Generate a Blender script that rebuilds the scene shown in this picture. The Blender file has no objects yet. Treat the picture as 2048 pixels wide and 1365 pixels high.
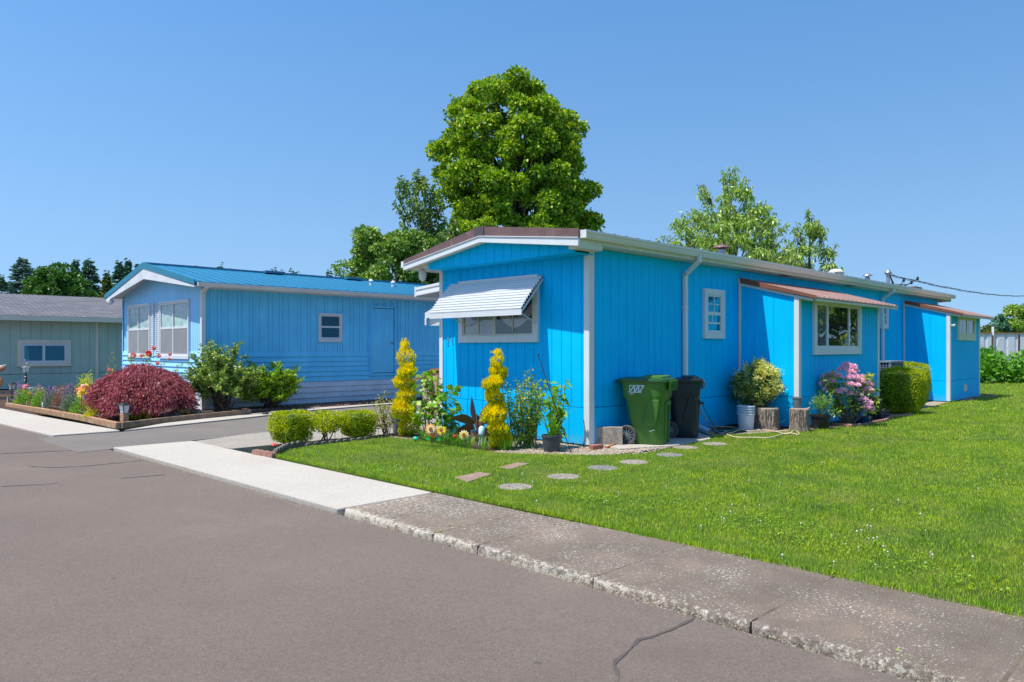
import bpy, bmesh, math
import numpy as np
from mathutils import Vector, Matrix, geometry
R_ = math.radians
scene = bpy.context.scene
COL = scene.collection
# ------------------------------------------------------------ camera, sky, sun, exposure
H = 1.5                                       # eye height; view runs at 45 degrees between the two wall directions
cam_d = bpy.data.cameras.new('camera'); cam = bpy.data.objects.new('camera', cam_d); COL.objects.link(cam)
cam.location = (0, 0, H); cam.rotation_euler = (R_(90), 0, R_(-45))
cam_d.sensor_width = 36; cam_d.lens = 36*1485/2048.0
cam_d.shift_y = (697-682.5)/2048.0; cam_d.clip_end = 3000; cam_d.clip_start = .05
scene.camera = cam
w = bpy.data.worlds.new('World'); scene.world = w; w.use_nodes = True
wn = w.node_tree.nodes; wl = w.node_tree.links
bg = wn['Background']; sky = wn.new('ShaderNodeTexSky'); sky.sky_type = 'NISHITA'; sky.sun_disc = False
sky.sun_elevation = R_(65); sky.sun_rotation = math.atan2(-.5, .14)
sky.air_density = 1.0; sky.dust_density = 0.25; sky.ozone_density = 1.6; sky.altitude = 0
hs = wn.new('ShaderNodeHueSaturation'); hs.inputs['Saturation'].default_value = 1.12; hs.inputs['Value'].default_value = 1.09; hs.inputs['Hue'].default_value = .5
tcw = wn.new('ShaderNodeTexCoord'); sx = wn.new('ShaderNodeSeparateXYZ'); cx = wn.new('ShaderNodeCombineXYZ'); mz = wn.new('ShaderNodeMath'); mz.operation = 'MULTIPLY_ADD'
mz.inputs[1].default_value = .80; mz.inputs[2].default_value = .24          # thin clear air: the pale horizon band starts lower than the model's
wl.new(tcw.outputs['Generated'], sx.inputs[0]); wl.new(sx.outputs[0], cx.inputs[0]); wl.new(sx.outputs[1], cx.inputs[1]); wl.new(sx.outputs[2], mz.inputs[0]); wl.new(mz.outputs[0], cx.inputs[2])
vn = wn.new('ShaderNodeVectorMath'); vn.operation = 'NORMALIZE'; wl.new(cx.outputs[0], vn.inputs[0]); wl.new(vn.outputs[0], sky.inputs['Vector'])
wl.new(sky.outputs[0], hs.inputs['Color']); rw = wn.new('ShaderNodeValToRGB'); rw.color_ramp.elements[0].position = 0; rw.color_ramp.elements[0].color = (1.0, .96, .82, 1); rw.color_ramp.elements[1].position = .42; rw.color_ramp.elements[1].color = (.74, .95, 1.0, 1)
q2_ = rw.color_ramp.elements.new(.9); q2_.color = (.86, 1.0, 1.0, 1); q_ = rw.color_ramp.elements.new(.15); q_.color = (.98, 1.0, .93, 1)
wl.new(sx.outputs[2], rw.inputs[0]); mw = wn.new('ShaderNodeMix'); mw.data_type = 'RGBA'; mw.blend_type = 'MULTIPLY'; mw.inputs[0].default_value = 1; wl.new(hs.outputs[0], mw.inputs[6]); wl.new(rw.outputs[0], mw.inputs[7]); wl.new(mw.outputs[2], bg.inputs[0]); bg.inputs[1].default_value = .15
sun_d = bpy.data.lights.new('sun', 'SUN'); sun = bpy.data.objects.new('sun', sun_d); COL.objects.link(sun)
sun_d.energy = 4.5; sun_d.angle = R_(.5); sun_d.color = (1, .945, .845)
sun.location = (-10, 5, 25)
sun.rotation_euler = Vector((-.5, .14, 1.14)).to_track_quat('Z', 'Y').to_euler()
vs = scene.view_settings; vs.view_transform = 'Standard'; vs.look = 'None'; vs.exposure = .5; vs.gamma = 1; vs.use_curve_mapping = False

# ------------------------------------------------------------ coordinates measured on the photograph's perspective
S2 = math.sqrt(.5)
def rd(r, d): return ((r+d)*S2, (d-r)*S2)
def G(u, v, z=0):                                # ground point seen at (u, v)
    d = 1485*(H-z)/(v-697.0); x, y = rd((u-1024)/1485.0*d, d); return (x, y)
def D(u, v, d):
    x, y = rd((u-1024)/1485.0*d, d); return (x, y, H-(v-697)/1485.0*d)
def onY(u, v, Y):
    k = (u-1024)/1485.0; d = Y/S2/(1-k); x, y = rd(k*d, d); return (x, y, H-(v-697)/1485.0*d)
def onX(u, v, X):
    k = (u-1024)/1485.0; d = X/S2/(1+k); x, y = rd(k*d, d); return (x, y, H-(v-697)/1485.0*d)

# ------------------------------------------------------------ helpers
def tag(o, label=None, cat=None, group=None, kind=None):
    if label: o['label'] = label
    if cat: o['category'] = cat
    if group: o['group'] = group
    if kind: o['kind'] = kind
    return o
WORLD = {}
def org(o):
    return WORLD.get(o.name, Vector((0, 0, 0))) if o else Vector((0, 0, 0))
def thing(name, label, cat, loc=(0, 0, 0), group=None):
    o = bpy.data.objects.new(name, None); COL.objects.link(o); o.empty_display_size = .2
    o.location = loc; WORLD[o.name] = Vector(loc); return tag(o, label, cat, group)
def link(name, me, mat, parent=None, origin=None, smooth=False, autos=None):
    o = bpy.data.objects.new(name, me); COL.objects.link(o)
    if mat: me.materials.append(mat)
    p = org(parent)
    og = Vector(origin) if origin is not None else p
    if parent: o.parent = parent
    o.location = og-p; WORLD[o.name] = og
    if smooth:
        me.polygons.foreach_set('use_smooth', np.ones(len(me.polygons), bool))
        if autos:
            try: me.set_sharp_from_angle(angle=R_(autos))
            except Exception: pass
    return o
def npmesh(name, V, F, mat, parent=None, origin=None, smooth=False, uvs=None):
    V = np.asarray(V, np.float32); F = np.asarray(F, np.int32); k = F.shape[1]
    og = Vector(origin) if origin is not None else org(parent)
    V = V-np.array(og, np.float32)
    me = bpy.data.meshes.new(name); me.vertices.add(len(V)); me.vertices.foreach_set('co', V.ravel())
    me.loops.add(F.size); me.loops.foreach_set('vertex_index', F.ravel())
    me.polygons.add(len(F)); me.polygons.foreach_set('loop_start', np.arange(0, F.size, k, dtype=np.int32))
    me.update(calc_edges=True)
    return link(name, me, mat, parent, og, smooth)
class MB:
    def __init__(s): s.v = []; s.f = []
    def add(s, vs, fs):
        n = len(s.v); s.v += [tuple(p) for p in vs]; s.f += [tuple(i+n for i in f) for f in fs]; return s
    def box(s, x0, y0, z0, x1, y1, z1, M=None):
        if x0 > x1: x0, x1 = x1, x0
        if y0 > y1: y0, y1 = y1, y0
        if z0 > z1: z0, z1 = z1, z0
        vs = [(x0,y0,z0),(x1,y0,z0),(x1,y1,z0),(x0,y1,z0),(x0,y0,z1),(x1,y0,z1),(x1,y1,z1),(x0,y1,z1)]
        if M: vs = [M@Vector(p) for p in vs]
        return s.add(vs, [(3,2,1,0),(4,5,6,7),(0,1,5,4),(1,2,6,5),(2,3,7,6),(3,0,4,7)])
    def hexa(s, b, t):                             # two quads, bottom and top, same winding (ccw from above)
        return s.add(list(b)+list(t), [(3,2,1,0),(4,5,6,7),(0,1,5,4),(1,2,6,5),(2,3,7,6),(3,0,4,7)])
    def bar(s, p, q, wd, ht, up=(0, 0, 1)):
        p = Vector(p); q = Vector(q); d = (q-p).normalized(); up = Vector(up)
        sd = d.cross(up); sd = sd.normalized() if sd.length > 1e-4 else Vector((1, 0, 0)); u = sd.cross(d).normalized()
        a = sd*wd/2; b = u*ht/2
        r0 = [p-a-b, p+a-b, p+a+b, p-a+b]; r1 = [x+(q-p) for x in r0]
        return s.add(r0+r1, [(0,1,2,3),(7,6,5,4),(1,0,4,5),(2,1,5,6),(3,2,6,7),(0,3,7,4)])
    def tube(s, pts, r, n=8, cap=True):
        pts = [Vector(p) for p in pts]; m = len(pts)
        rs = r if isinstance(r, (list, tuple)) else [r]*m
        base = len(s.v); prev = None
        for i, p in enumerate(pts):
            d = (pts[min(i+1, m-1)]-pts[max(i-1, 0)]).normalized()
            if prev is None:
                a = d.cross(Vector((0, 0, 1)))
                if a.length < 1e-3: a = Vector((1, 0, 0))
            else: a = prev-d*prev.dot(d)
            a.normalize(); prev = a; b = d.cross(a)
            for k in range(n):
                t = 2*math.pi*k/n; s.v.append(tuple(p+(a*math.cos(t)+b*math.sin(t))*rs[i]))
        for i in range(m-1):
            for k in range(n):
                k2 = (k+1) % n
                s.f.append((base+i*n+k, base+i*n+k2, base+(i+1)*n+k2, base+(i+1)*n+k))
        if cap:
            s.f.append(tuple(base+k for k in reversed(range(n)))); s.f.append(tuple(base+(m-1)*n+k for k in range(n)))
        return s
    def lathe(s, prof, c=(0, 0, 0), n=24, cap=(True, True), sq=None):
        base = len(s.v); m = len(prof)
        for (r, z) in prof:
            for k in range(n):
                t = 2*math.pi*k/n; s.v.append((c[0]+r*math.cos(t), c[1]+r*math.sin(t), c[2]+z))
        for i in range(m-1):
            for k in range(n):
                k2 = (k+1) % n; s.f.append((base+i*n+k, base+i*n+k2, base+(i+1)*n+k2, base+(i+1)*n+k))
        if cap[0]: s.f.append(tuple(base+k for k in reversed(range(n))))
        if cap[1]: s.f.append(tuple(base+(m-1)*n+k for k in range(n)))
        return s
    def loft(s, rings, cap=(True, True)):
        base = len(s.v); n = len(rings[0]); m = len(rings)
        for r in rings: s.v += [tuple(p) for p in r]
        for i in range(m-1):
            for k in range(n):
                k2 = (k+1) % n; s.f.append((base+i*n+k, base+i*n+k2, base+(i+1)*n+k2, base+(i+1)*n+k))
        if cap[0]: s.f.append(tuple(base+k for k in reversed(range(n))))
        if cap[1]: s.f.append(tuple(base+(m-1)*n+k for k in range(n)))
        return s
    def poly(s, pts, z0, z1):                       # prism over a plan polygon, ccw
        n = len(pts); b = [(p[0], p[1], z0) for p in pts]; t = [(p[0], p[1], z1) for p in pts]
        tris = geometry.tessellate_polygon([[Vector((p[0], p[1], 0)) for p in pts]])
        fs = []
        for a, bb, c in tris:
            A, B, C = (Vector((*pts[i][:2], 0)) for i in (a, bb, c))
            if (B-A).cross(C-A).z < 0: a, c = c, a
            fs.append((a+n, bb+n, c+n)); fs.append((c, bb, a))
        area = sum(pts[i][0]*pts[(i+1) % n][1]-pts[(i+1) % n][0]*pts[i][1] for i in range(n))
        for i in range(n):
            j = (i+1) % n
            fs.append((i, j, j+n, i+n) if area > 0 else (j, i, i+n, j+n))
        return s.add(b+t, fs)
    def xf(s, M, start=0):
        s.v = s.v[:start]+[tuple(M@Vector(p)) for p in s.v[start:]]; return s
    def build(s, name, mat, parent=None, origin=None, smooth=False, autos=None, bevel=0):
        og = Vector(origin) if origin is not None else org(parent)
        me = bpy.data.meshes.new(name); me.from_pydata([tuple(Vector(p)-og) for p in s.v], [], s.f); me.update()
        o = link(name, me, mat, parent, og, smooth, autos)
        if bevel:
            b = o.modifiers.new('bevel', 'BEVEL'); b.width = bevel; b.segments = 2; b.limit_method = 'ANGLE'
        return o
def ring(hx, hy, z, n=28, p=4.0, cx=0, cy=0):
    out = []
    for k in range(n):
        t = 2*math.pi*k/n+math.pi/n; c = math.cos(t); s_ = math.sin(t)
        out.append((cx+hx*math.copysign(abs(c)**(2/p), c), cy+hy*math.copysign(abs(s_)**(2/p), s_), z))
    return out
def copy_tree(o, parent=None):
    c = o.copy(); COL.objects.link(c); c.parent = parent
    for ch in list(o.children): copy_tree(ch, c)
    return c
def dup(o, loc, rz=0, label=None, sc=1):
    c = copy_tree(o); c.location = loc; c.rotation_euler = (0, 0, rz); c.scale = (sc, sc, sc)
    if label: c['label'] = label
    return c

# ------------------------------------------------------------ materials
def nd(m, t, **k):
    n = m.node_tree.nodes.new(t)
    for a, b in k.items():
        if a in n.inputs: n.inputs[a].default_value = b
        else: setattr(n, a, b)
    return n
def ramp(m, stops, interp='LINEAR'):
    r = m.node_tree.nodes.new('ShaderNodeValToRGB'); e = r.color_ramp.elements; r.color_ramp.interpolation = interp
    e[0].position = stops[0][0]; e[0].color = (*stops[0][1], 1)
    e[1].position = stops[-1][0]; e[1].color = (*stops[-1][1], 1)
    for p, c in stops[1:-1]:
        x = e.new(p); x.color = (*c, 1)
    return r
def newmat(name):
    m = bpy.data.materials.new(name); m.use_nodes = True; return m, m.node_tree.nodes['Principled BSDF'], m.node_tree.links
def mixc(c, k): return tuple(max(0, min(1, x*k)) for x in c)
def paint(name, c, rough=.55, var=.1, scale=2.5, bump=.15, bscale=60, metal=0, spec=.4, fine=.05, c2=None, dirt=None):
    """painted or plain surface: slow tone drift, fine grain, slight relief"""
    m, b, L = newmat(name)
    tc = nd(m, 'ShaderNodeNewGeometry')
    n1 = nd(m, 'ShaderNodeTexNoise', Scale=scale, Detail=5, Roughness=.6); L.new(tc.outputs['Position'], n1.inputs['Vector'])
    r1 = ramp(m, [(.3, mixc(c, 1-var)), (.7, c2 or mixc(c, 1+var))]); L.new(n1.outputs['Fac'], r1.inputs['Fac'])
    n2 = nd(m, 'ShaderNodeTexNoise', Scale=bscale, Detail=4, Roughness=.7); L.new(tc.outputs['Position'], n2.inputs['Vector'])
    mr = nd(m, 'ShaderNodeMapRange'); mr.inputs[3].default_value = 1-fine*2; mr.inputs[4].default_value = 1+fine*2
    L.new(n2.outputs['Fac'], mr.inputs[0])
    mx = nd(m, 'ShaderNodeMix', data_type='RGBA', blend_type='MULTIPLY'); mx.inputs[0].default_value = 1
    L.new(r1.outputs['Color'], mx.inputs[6]); L.new(mr.outputs[0], mx.inputs[7])
    out = mx.outputs[2]
    if dirt:
        n3 = nd(m, 'ShaderNodeTexNoise', Scale=dirt[1], Detail=8, Roughness=.75); L.new(tc.outputs['Position'], n3.inputs['Vector'])
        r3 = ramp(m, [(dirt[2], (0, 0, 0)), (dirt[2]+.12, (1, 1, 1))]); L.new(n3.outputs['Fac'], r3.inputs['Fac'])
        m3 = nd(m, 'ShaderNodeMix', data_type='RGBA'); L.new(r3.outputs['Color'], m3.inputs[0]); L.new(out, m3.inputs[6]); m3.inputs[7].default_value = (*dirt[0], 1); out = m3.outputs[2]
    L.new(out, b.inputs['Base Color'])
    b.inputs['Roughness'].default_value = rough; b.inputs['Metallic'].default_value = metal
    b.inputs['Specular IOR Level'].default_value = spec
    if bump:
        bp = nd(m, 'ShaderNodeBump', Strength=bump, Distance=.01); L.new(n2.outputs['Fac'], bp.inputs['Height']); L.new(bp.outputs[0], b.inputs['Normal'])
    return m
def leafmat(name, cols, trans=.3, rough=.45, spec=.35, tcol=None):
    """leaves: each leaf takes its own colour from the ramp; light passes through"""
    m, b, L = newmat(name)
    g = nd(m, 'ShaderNodeNewGeometry'); n = len(cols)
    r = ramp(m, [(i/(n-1.0), c) for i, c in enumerate(cols)]); L.new(g.outputs['Random Per Island'], r.inputs['Fac'])
    L.new(r.outputs['Color'], b.inputs['Base Color']); b.inputs['Roughness'].default_value = rough; b.inputs['Specular IOR Level'].default_value = spec
    t = nd(m, 'ShaderNodeBsdfTranslucent')
    hsn = nd(m, 'ShaderNodeHueSaturation', Saturation=1.1, Value=1.25); L.new(r.outputs['Color'], hsn.inputs['Color']); L.new(hsn.outputs[0], t.inputs['Color'])
    mx = nd(m, 'ShaderNodeMixShader'); mx.inputs[0].default_value = trans
    L.new(b.outputs[0], mx.inputs[1]); L.new(t.outputs[0], mx.inputs[2]); L.new(mx.outputs[0], m.node_tree.nodes['Material Output'].inputs[0])
    return m
def s2l(r, g, b_):
    f = lambda c: (c/255/12.92) if c/255 <= .04045 else ((c/255+.055)/1.055)**2.4
    return (f(r), f(g), f(b_))
def weathered(name, c, **k):
    """house paint: faded upright streaks and a splash-dirt band of its own ragged shape at the foot of the wall"""
    m = paint(name, c, **k); L = m.node_tree.links; b = m.node_tree.nodes['Principled BSDF']; src = b.inputs['Base Color'].links[0].from_socket
    g = nd(m, 'ShaderNodeNewGeometry'); mp = nd(m, 'ShaderNodeMapping'); mp.inputs['Scale'].default_value = (1, 1, .08); L.new(g.outputs['Position'], mp.inputs[0])
    n = nd(m, 'ShaderNodeTexNoise', Scale=9, Detail=5, Roughness=.7); L.new(mp.outputs[0], n.inputs['Vector']); r = ramp(m, [(.40, (.90, .93, .95)), (.60, (1.0, 1.0, 1.0))]); L.new(n.outputs['Fac'], r.inputs['Fac'])
    x = nd(m, 'ShaderNodeMix', data_type='RGBA', blend_type='MULTIPLY'); x.inputs[0].default_value = 1; L.new(src, x.inputs[6]); L.new(r.outputs['Color'], x.inputs[7])
    s = nd(m, 'ShaderNodeSeparateXYZ'); L.new(g.outputs['Position'], s.inputs[0]); n2 = nd(m, 'ShaderNodeTexNoise', Scale=14, Detail=7, Roughness=.75); L.new(g.outputs['Position'], n2.inputs['Vector'])
    q = nd(m, 'ShaderNodeMapRange'); q.inputs[1].default_value = .02; q.inputs[2].default_value = .30; q.inputs[3].default_value = .30; q.inputs[4].default_value = 0; L.new(s.outputs[2], q.inputs[0])
    ad = nd(m, 'ShaderNodeMath', operation='ADD'); L.new(q.outputs[0], ad.inputs[0]); L.new(n2.outputs['Fac'], ad.inputs[1]); r2 = ramp(m, [(.62, (0, 0, 0)), (.95, (.55, .55, .55))]); L.new(ad.outputs[0], r2.inputs['Fac'])
    y = nd(m, 'ShaderNodeMix', data_type='RGBA'); L.new(r2.outputs['Color'], y.inputs[0]); L.new(x.outputs[2], y.inputs[6]); y.inputs[7].default_value = (.20, .22, .18, 1); L.new(y.outputs[2], b.inputs['Base Color']); return m
SKYB = weathered('sky_blue_paint', (.15, .63, .99), rough=.6, var=.1, scale=1.6, bump=.2, bscale=40, fine=.06, spec=.25)
BLUE = weathered('turquoise_blue_paint', (.0005, .50, .97), rough=.55, var=.08, scale=.9, bump=.22, bscale=55, fine=.05, spec=.06)
SKYB2 = paint('pale_sky_blue_paint', (.32, .66, .93), rough=.6, var=.06, scale=2, bump=.15, bscale=40, spec=.25)
SAGE = paint('grey_green_paint', (.42, .52, .44), rough=.7, var=.09, scale=1.2, bump=.2, bscale=50)
WHITE = paint('white_trim_paint', (.64, .66, .68), rough=.5, var=.035, bump=.06, bscale=30, fine=.03, dirt=((.52, .51, .46), 3.5, .66))
CREAM = paint('cream_soffit_paint', (.60, .60, .50), rough=.6, var=.1, scale=3, bump=.1, dirt=((.42, .40, .30), 2.2, .62))
TAN = paint('tan_trim_paint', (.74, .66, .53), rough=.6, var=.06)
GUTW = paint('white_gutter_enamel', (.66, .67, .66), rough=.35, var=.05, bump=.03, fine=.03, dirt=((.40, .39, .35), 4, .66))
BROWNM = paint('brown_roof_metal', (.15, .082, .074), rough=.42, var=.18, scale=3, bump=.05, metal=0, spec=.5, dirt=((.24, .15, .14), 2.5, .58))
TEALM = paint('teal_roof_metal', (.010, .17, .27), rough=.4, var=.06, scale=2, bump=.03, spec=.5)
TEALT = paint('light_teal_roof_metal', (.012, .165, .30), rough=.45, var=.07, scale=1.5, bump=.03, spec=.5)
WMETAL = paint('white_awning_metal', (.60, .62, .65), rough=.4, var=.04, bump=.03, dirt=((.5, .5, .5), 5, .68))
GMETAL = paint('galvanised_metal', (.35, .38, .42), rough=.35, metal=.6, var=.1)
SKIRT = paint('pale_blue_grey_skirting', (.58, .66, .76), rough=.6, var=.12, scale=3)
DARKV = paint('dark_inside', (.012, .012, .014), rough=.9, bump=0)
BLACKP = paint('black_plastic', (.018, .019, .021), rough=.45, var=.2, bump=.05)
BLACKM = paint('black_metal', (.015, .015, .016), rough=.5)
def shingle():
    m, b, L = newmat('grey_shingles')
    tc = nd(m, 'ShaderNodeNewGeometry'); mp = nd(m, 'ShaderNodeMapping'); mp.inputs['Scale'].default_value = (1, 1.05, 1)
    L.new(tc.outputs['Position'], mp.inputs[0])
    bk = nd(m, 'ShaderNodeTexBrick', Scale=1.0); bk.inputs['Color1'].default_value = (.11, .108, .125, 1); bk.inputs['Color2'].default_value = (.19, .185, .21, 1); bk.inputs['Mortar'].default_value = (.05, .05, .06, 1)
    bk.inputs['Mortar Size'].default_value = .02; bk.inputs['Brick Width'].default_value = .35; bk.inputs['Row Height'].default_value = .14; bk.inputs['Bias'].default_value = 0
    L.new(mp.outputs[0], bk.inputs['Vector'])
    n = nd(m, 'ShaderNodeTexNoise', Scale=80, Detail=3); L.new(tc.outputs['Position'], n.inputs['Vector'])
    mx = nd(m, 'ShaderNodeMix', data_type='RGBA', blend_type='OVERLAY'); mx.inputs[0].default_value = .5
    L.new(bk.outputs['Color'], mx.inputs[6]); L.new(n.outputs['Fac'], mx.inputs[7]); L.new(mx.outputs[2], b.inputs['Base Color']); b.inputs['Roughness'].default_value = .9
    bp = nd(m, 'ShaderNodeBump', Strength=.5, Distance=.02); L.new(bk.outputs['Fac'], bp.inputs['Height']); bp.invert = True; L.new(bp.outputs[0], b.inputs['Normal'])
    return m
SHING = shingle()
BROWNP = paint('brown_roof_metal_sheen', (.42, .27, .235), rough=.38, var=.15, scale=3, bump=.05, spec=.5, dirt=((.20, .10, .08), 2.5, .62))  # brown metal made paler: its shine at grazing angles is put into the colour
def glassmat(name='window_glass', tint=(.75, .8, .82), refl=.12):
    m, b, L = newmat(name)
    gl = nd(m, 'ShaderNodeBsdfGlossy', Roughness=.02); tr = nd(m, 'ShaderNodeBsdfTransparent'); tr.inputs[0].default_value = (*tint, 1)
    fr = nd(m, 'ShaderNodeFresnel', IOR=1.5); mr = nd(m, 'ShaderNodeMapRange'); mr.inputs[3].default_value = refl; mr.inputs[4].default_value = 1
    L.new(fr.outputs[0], mr.inputs[0])
    n = nd(m, 'ShaderNodeTexNoise', Scale=1.3, Detail=1); g = nd(m, 'ShaderNodeNewGeometry'); L.new(g.outputs['Position'], n.inputs['Vector'])
    bp = nd(m, 'ShaderNodeBump', Strength=.06, Distance=.1); L.new(n.outputs['Fac'], bp.inputs['Height']); L.new(bp.outputs[0], gl.inputs['Normal'])
    mx = nd(m, 'ShaderNodeMixShader'); iv = nd(m, 'ShaderNodeMath', operation='SUBTRACT'); iv.inputs[0].default_value = 1; L.new(g.outputs['Backfacing'], iv.inputs[1]); ml = nd(m, 'ShaderNodeMath', operation='MULTIPLY'); L.new(mr.outputs[0], ml.inputs[0]); L.new(iv.outputs[0], ml.inputs[1]); L.new(ml.outputs[0], mx.inputs[0]); L.new(tr.outputs[0], mx.inputs[1]); L.new(gl.outputs[0], mx.inputs[2])
    L.new(mx.outputs[0], m.node_tree.nodes['Material Output'].inputs[0]); return m
GLASS = glassmat(tint=(.93, .95, .96), refl=.07); GLASSR = glassmat('reflective_window_glass', (.6, .7, .75), .3)
CURT = paint('teal_curtain_cloth', (.50, .68, .66), rough=.9, var=.25, scale=6, bump=0)
CURTG = paint('grey_curtain_cloth', (.30, .29, .30), rough=.9, var=.2, scale=5, bump=0)
CURTP = paint('pinkish_curtain_cloth', (.36, .30, .30), rough=.9, var=.15, scale=5, bump=0)
SCREEN = paint('insect_screen', (.25, .255, .27), rough=.8, var=.1, bump=.2, bscale=400)
WOOD = paint('cedar_wood', (.34, .19, .10), rough=.75, var=.25, scale=9, bump=.5, bscale=40, fine=.15)
WOODO = paint('orange_stained_wood', (.42, .17, .05), rough=.5, var=.2, scale=9, bump=.2, bscale=40)
WOODG = paint('weathered_wood', (.30, .24, .18), rough=.85, var=.3, scale=8, bump=.5, bscale=40, fine=.15)
# ============================================================ GROUND
def noise_mat(name, stops, scale, detail=8, rough_=.9, bump=.4, bscale=90, specks=None, sp_scale=40, extra=None, dist=.01):
    m, b, L = newmat(name)
    g = nd(m, 'ShaderNodeNewGeometry'); n = nd(m, 'ShaderNodeTexNoise', Scale=scale, Detail=detail, Roughness=.65); L.new(g.outputs['Position'], n.inputs['Vector'])
    r = ramp(m, stops); L.new(n.outputs['Fac'], r.inputs['Fac']); out = r.outputs['Color']
    n2 = nd(m, 'ShaderNodeTexNoise', Scale=bscale, Detail=6, Roughness=.75); L.new(g.outputs['Position'], n2.inputs['Vector'])
    mr = nd(m, 'ShaderNodeMapRange'); mr.inputs[1].default_value = .3; mr.inputs[2].default_value = .7; mr.inputs[3].default_value = .5; mr.inputs[4].default_value = 1.5; L.new(n2.outputs['Fac'], mr.inputs[0])
    mx = nd(m, 'ShaderNodeMix', data_type='RGBA', blend_type='MULTIPLY'); mx.inputs[0].default_value = 1; L.new(out, mx.inputs[6]); L.new(mr.outputs[0], mx.inputs[7]); out = mx.outputs[2]
    n7 = nd(m, 'ShaderNodeTexNoise', Scale=bscale*.22, Detail=5, Roughness=.8); L.new(g.outputs['Position'], n7.inputs['Vector'])
    m7 = nd(m, 'ShaderNodeMapRange'); m7.inputs[1].default_value = .3; m7.inputs[2].default_value = .7; m7.inputs[3].default_value = .80; m7.inputs[4].default_value = 1.20; L.new(n7.outputs['Fac'], m7.inputs[0])
    x7 = nd(m, 'ShaderNodeMix', data_type='RGBA', blend_type='MULTIPLY'); x7.inputs[0].default_value = 1; L.new(out, x7.inputs[6]); L.new(m7.outputs[0], x7.inputs[7]); out = x7.outputs[2]
    for (col, sc, thr, wd) in (specks or []):
        n3 = nd(m, 'ShaderNodeTexNoise', Scale=sc, Detail=3, Roughness=.6); L.new(g.outputs['Position'], n3.inputs['Vector'])
        r3 = ramp(m, [(thr, (0, 0, 0)), (thr+wd, (1, 1, 1))]); L.new(n3.outputs['Fac'], r3.inputs['Fac'])
        m3 = nd(m, 'ShaderNodeMix', data_type='RGBA'); L.new(r3.outputs['Color'], m3.inputs[0]); L.new(out, m3.inputs[6]); m3.inputs[7].default_value = (*col, 1); out = m3.outputs[2]
    L.new(out, b.inputs['Base Color']); b.inputs['Roughness'].default_value = rough_; b.inputs['Specular IOR Level'].default_value = .25
    bp = nd(m, 'ShaderNodeBump', Strength=bump, Distance=dist); L.new(n2.outputs['Fac'], bp.inputs['Height']); L.new(bp.outputs[0], b.inputs['Normal'])
    return m
ASPH = noise_mat('asphalt', [(.3, (.146, .115, .098)), (.55, (.165, .130, .110)), (.75, (.195, .149, .120))], .5, bump=.6, bscale=170, specks=[((.125, .098, .082), .7, .58, .35), ((.20, .157, .125), 2.3, .64, .25), ((.085, .075, .07), 7, .72, .05), ((.09, .078, .068), 95, .61, .08), ((.30, .245, .20), 110, .63, .07)])
DRIVE = noise_mat('driveway_asphalt', [(.3, (.150, .132, .120)), (.7, (.195, .170, .150))], .9, bump=.6, bscale=150, specks=[((.30, .28, .26), 150, .66, .05)])
TAR = noise_mat('crack_tar', [(.3, (.07, .062, .058)), (.7, (.115, .10, .09))], 5, bump=.3, bscale=120)
CONC = noise_mat('new_concrete', [(.3, (.40, .36, .315)), (.7, (.45, .41, .36))], .9, bump=.25, bscale=120, specks=[((.33, .30, .25), 5, .70, .15)])
CONCG = noise_mat('pad_concrete', [(.3, (.26, .235, .20)), (.7, (.34, .30, .26))], 1.3, bump=.3, bscale=100, specks=[((.36, .33, .29), 3, .62, .1)])
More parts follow.
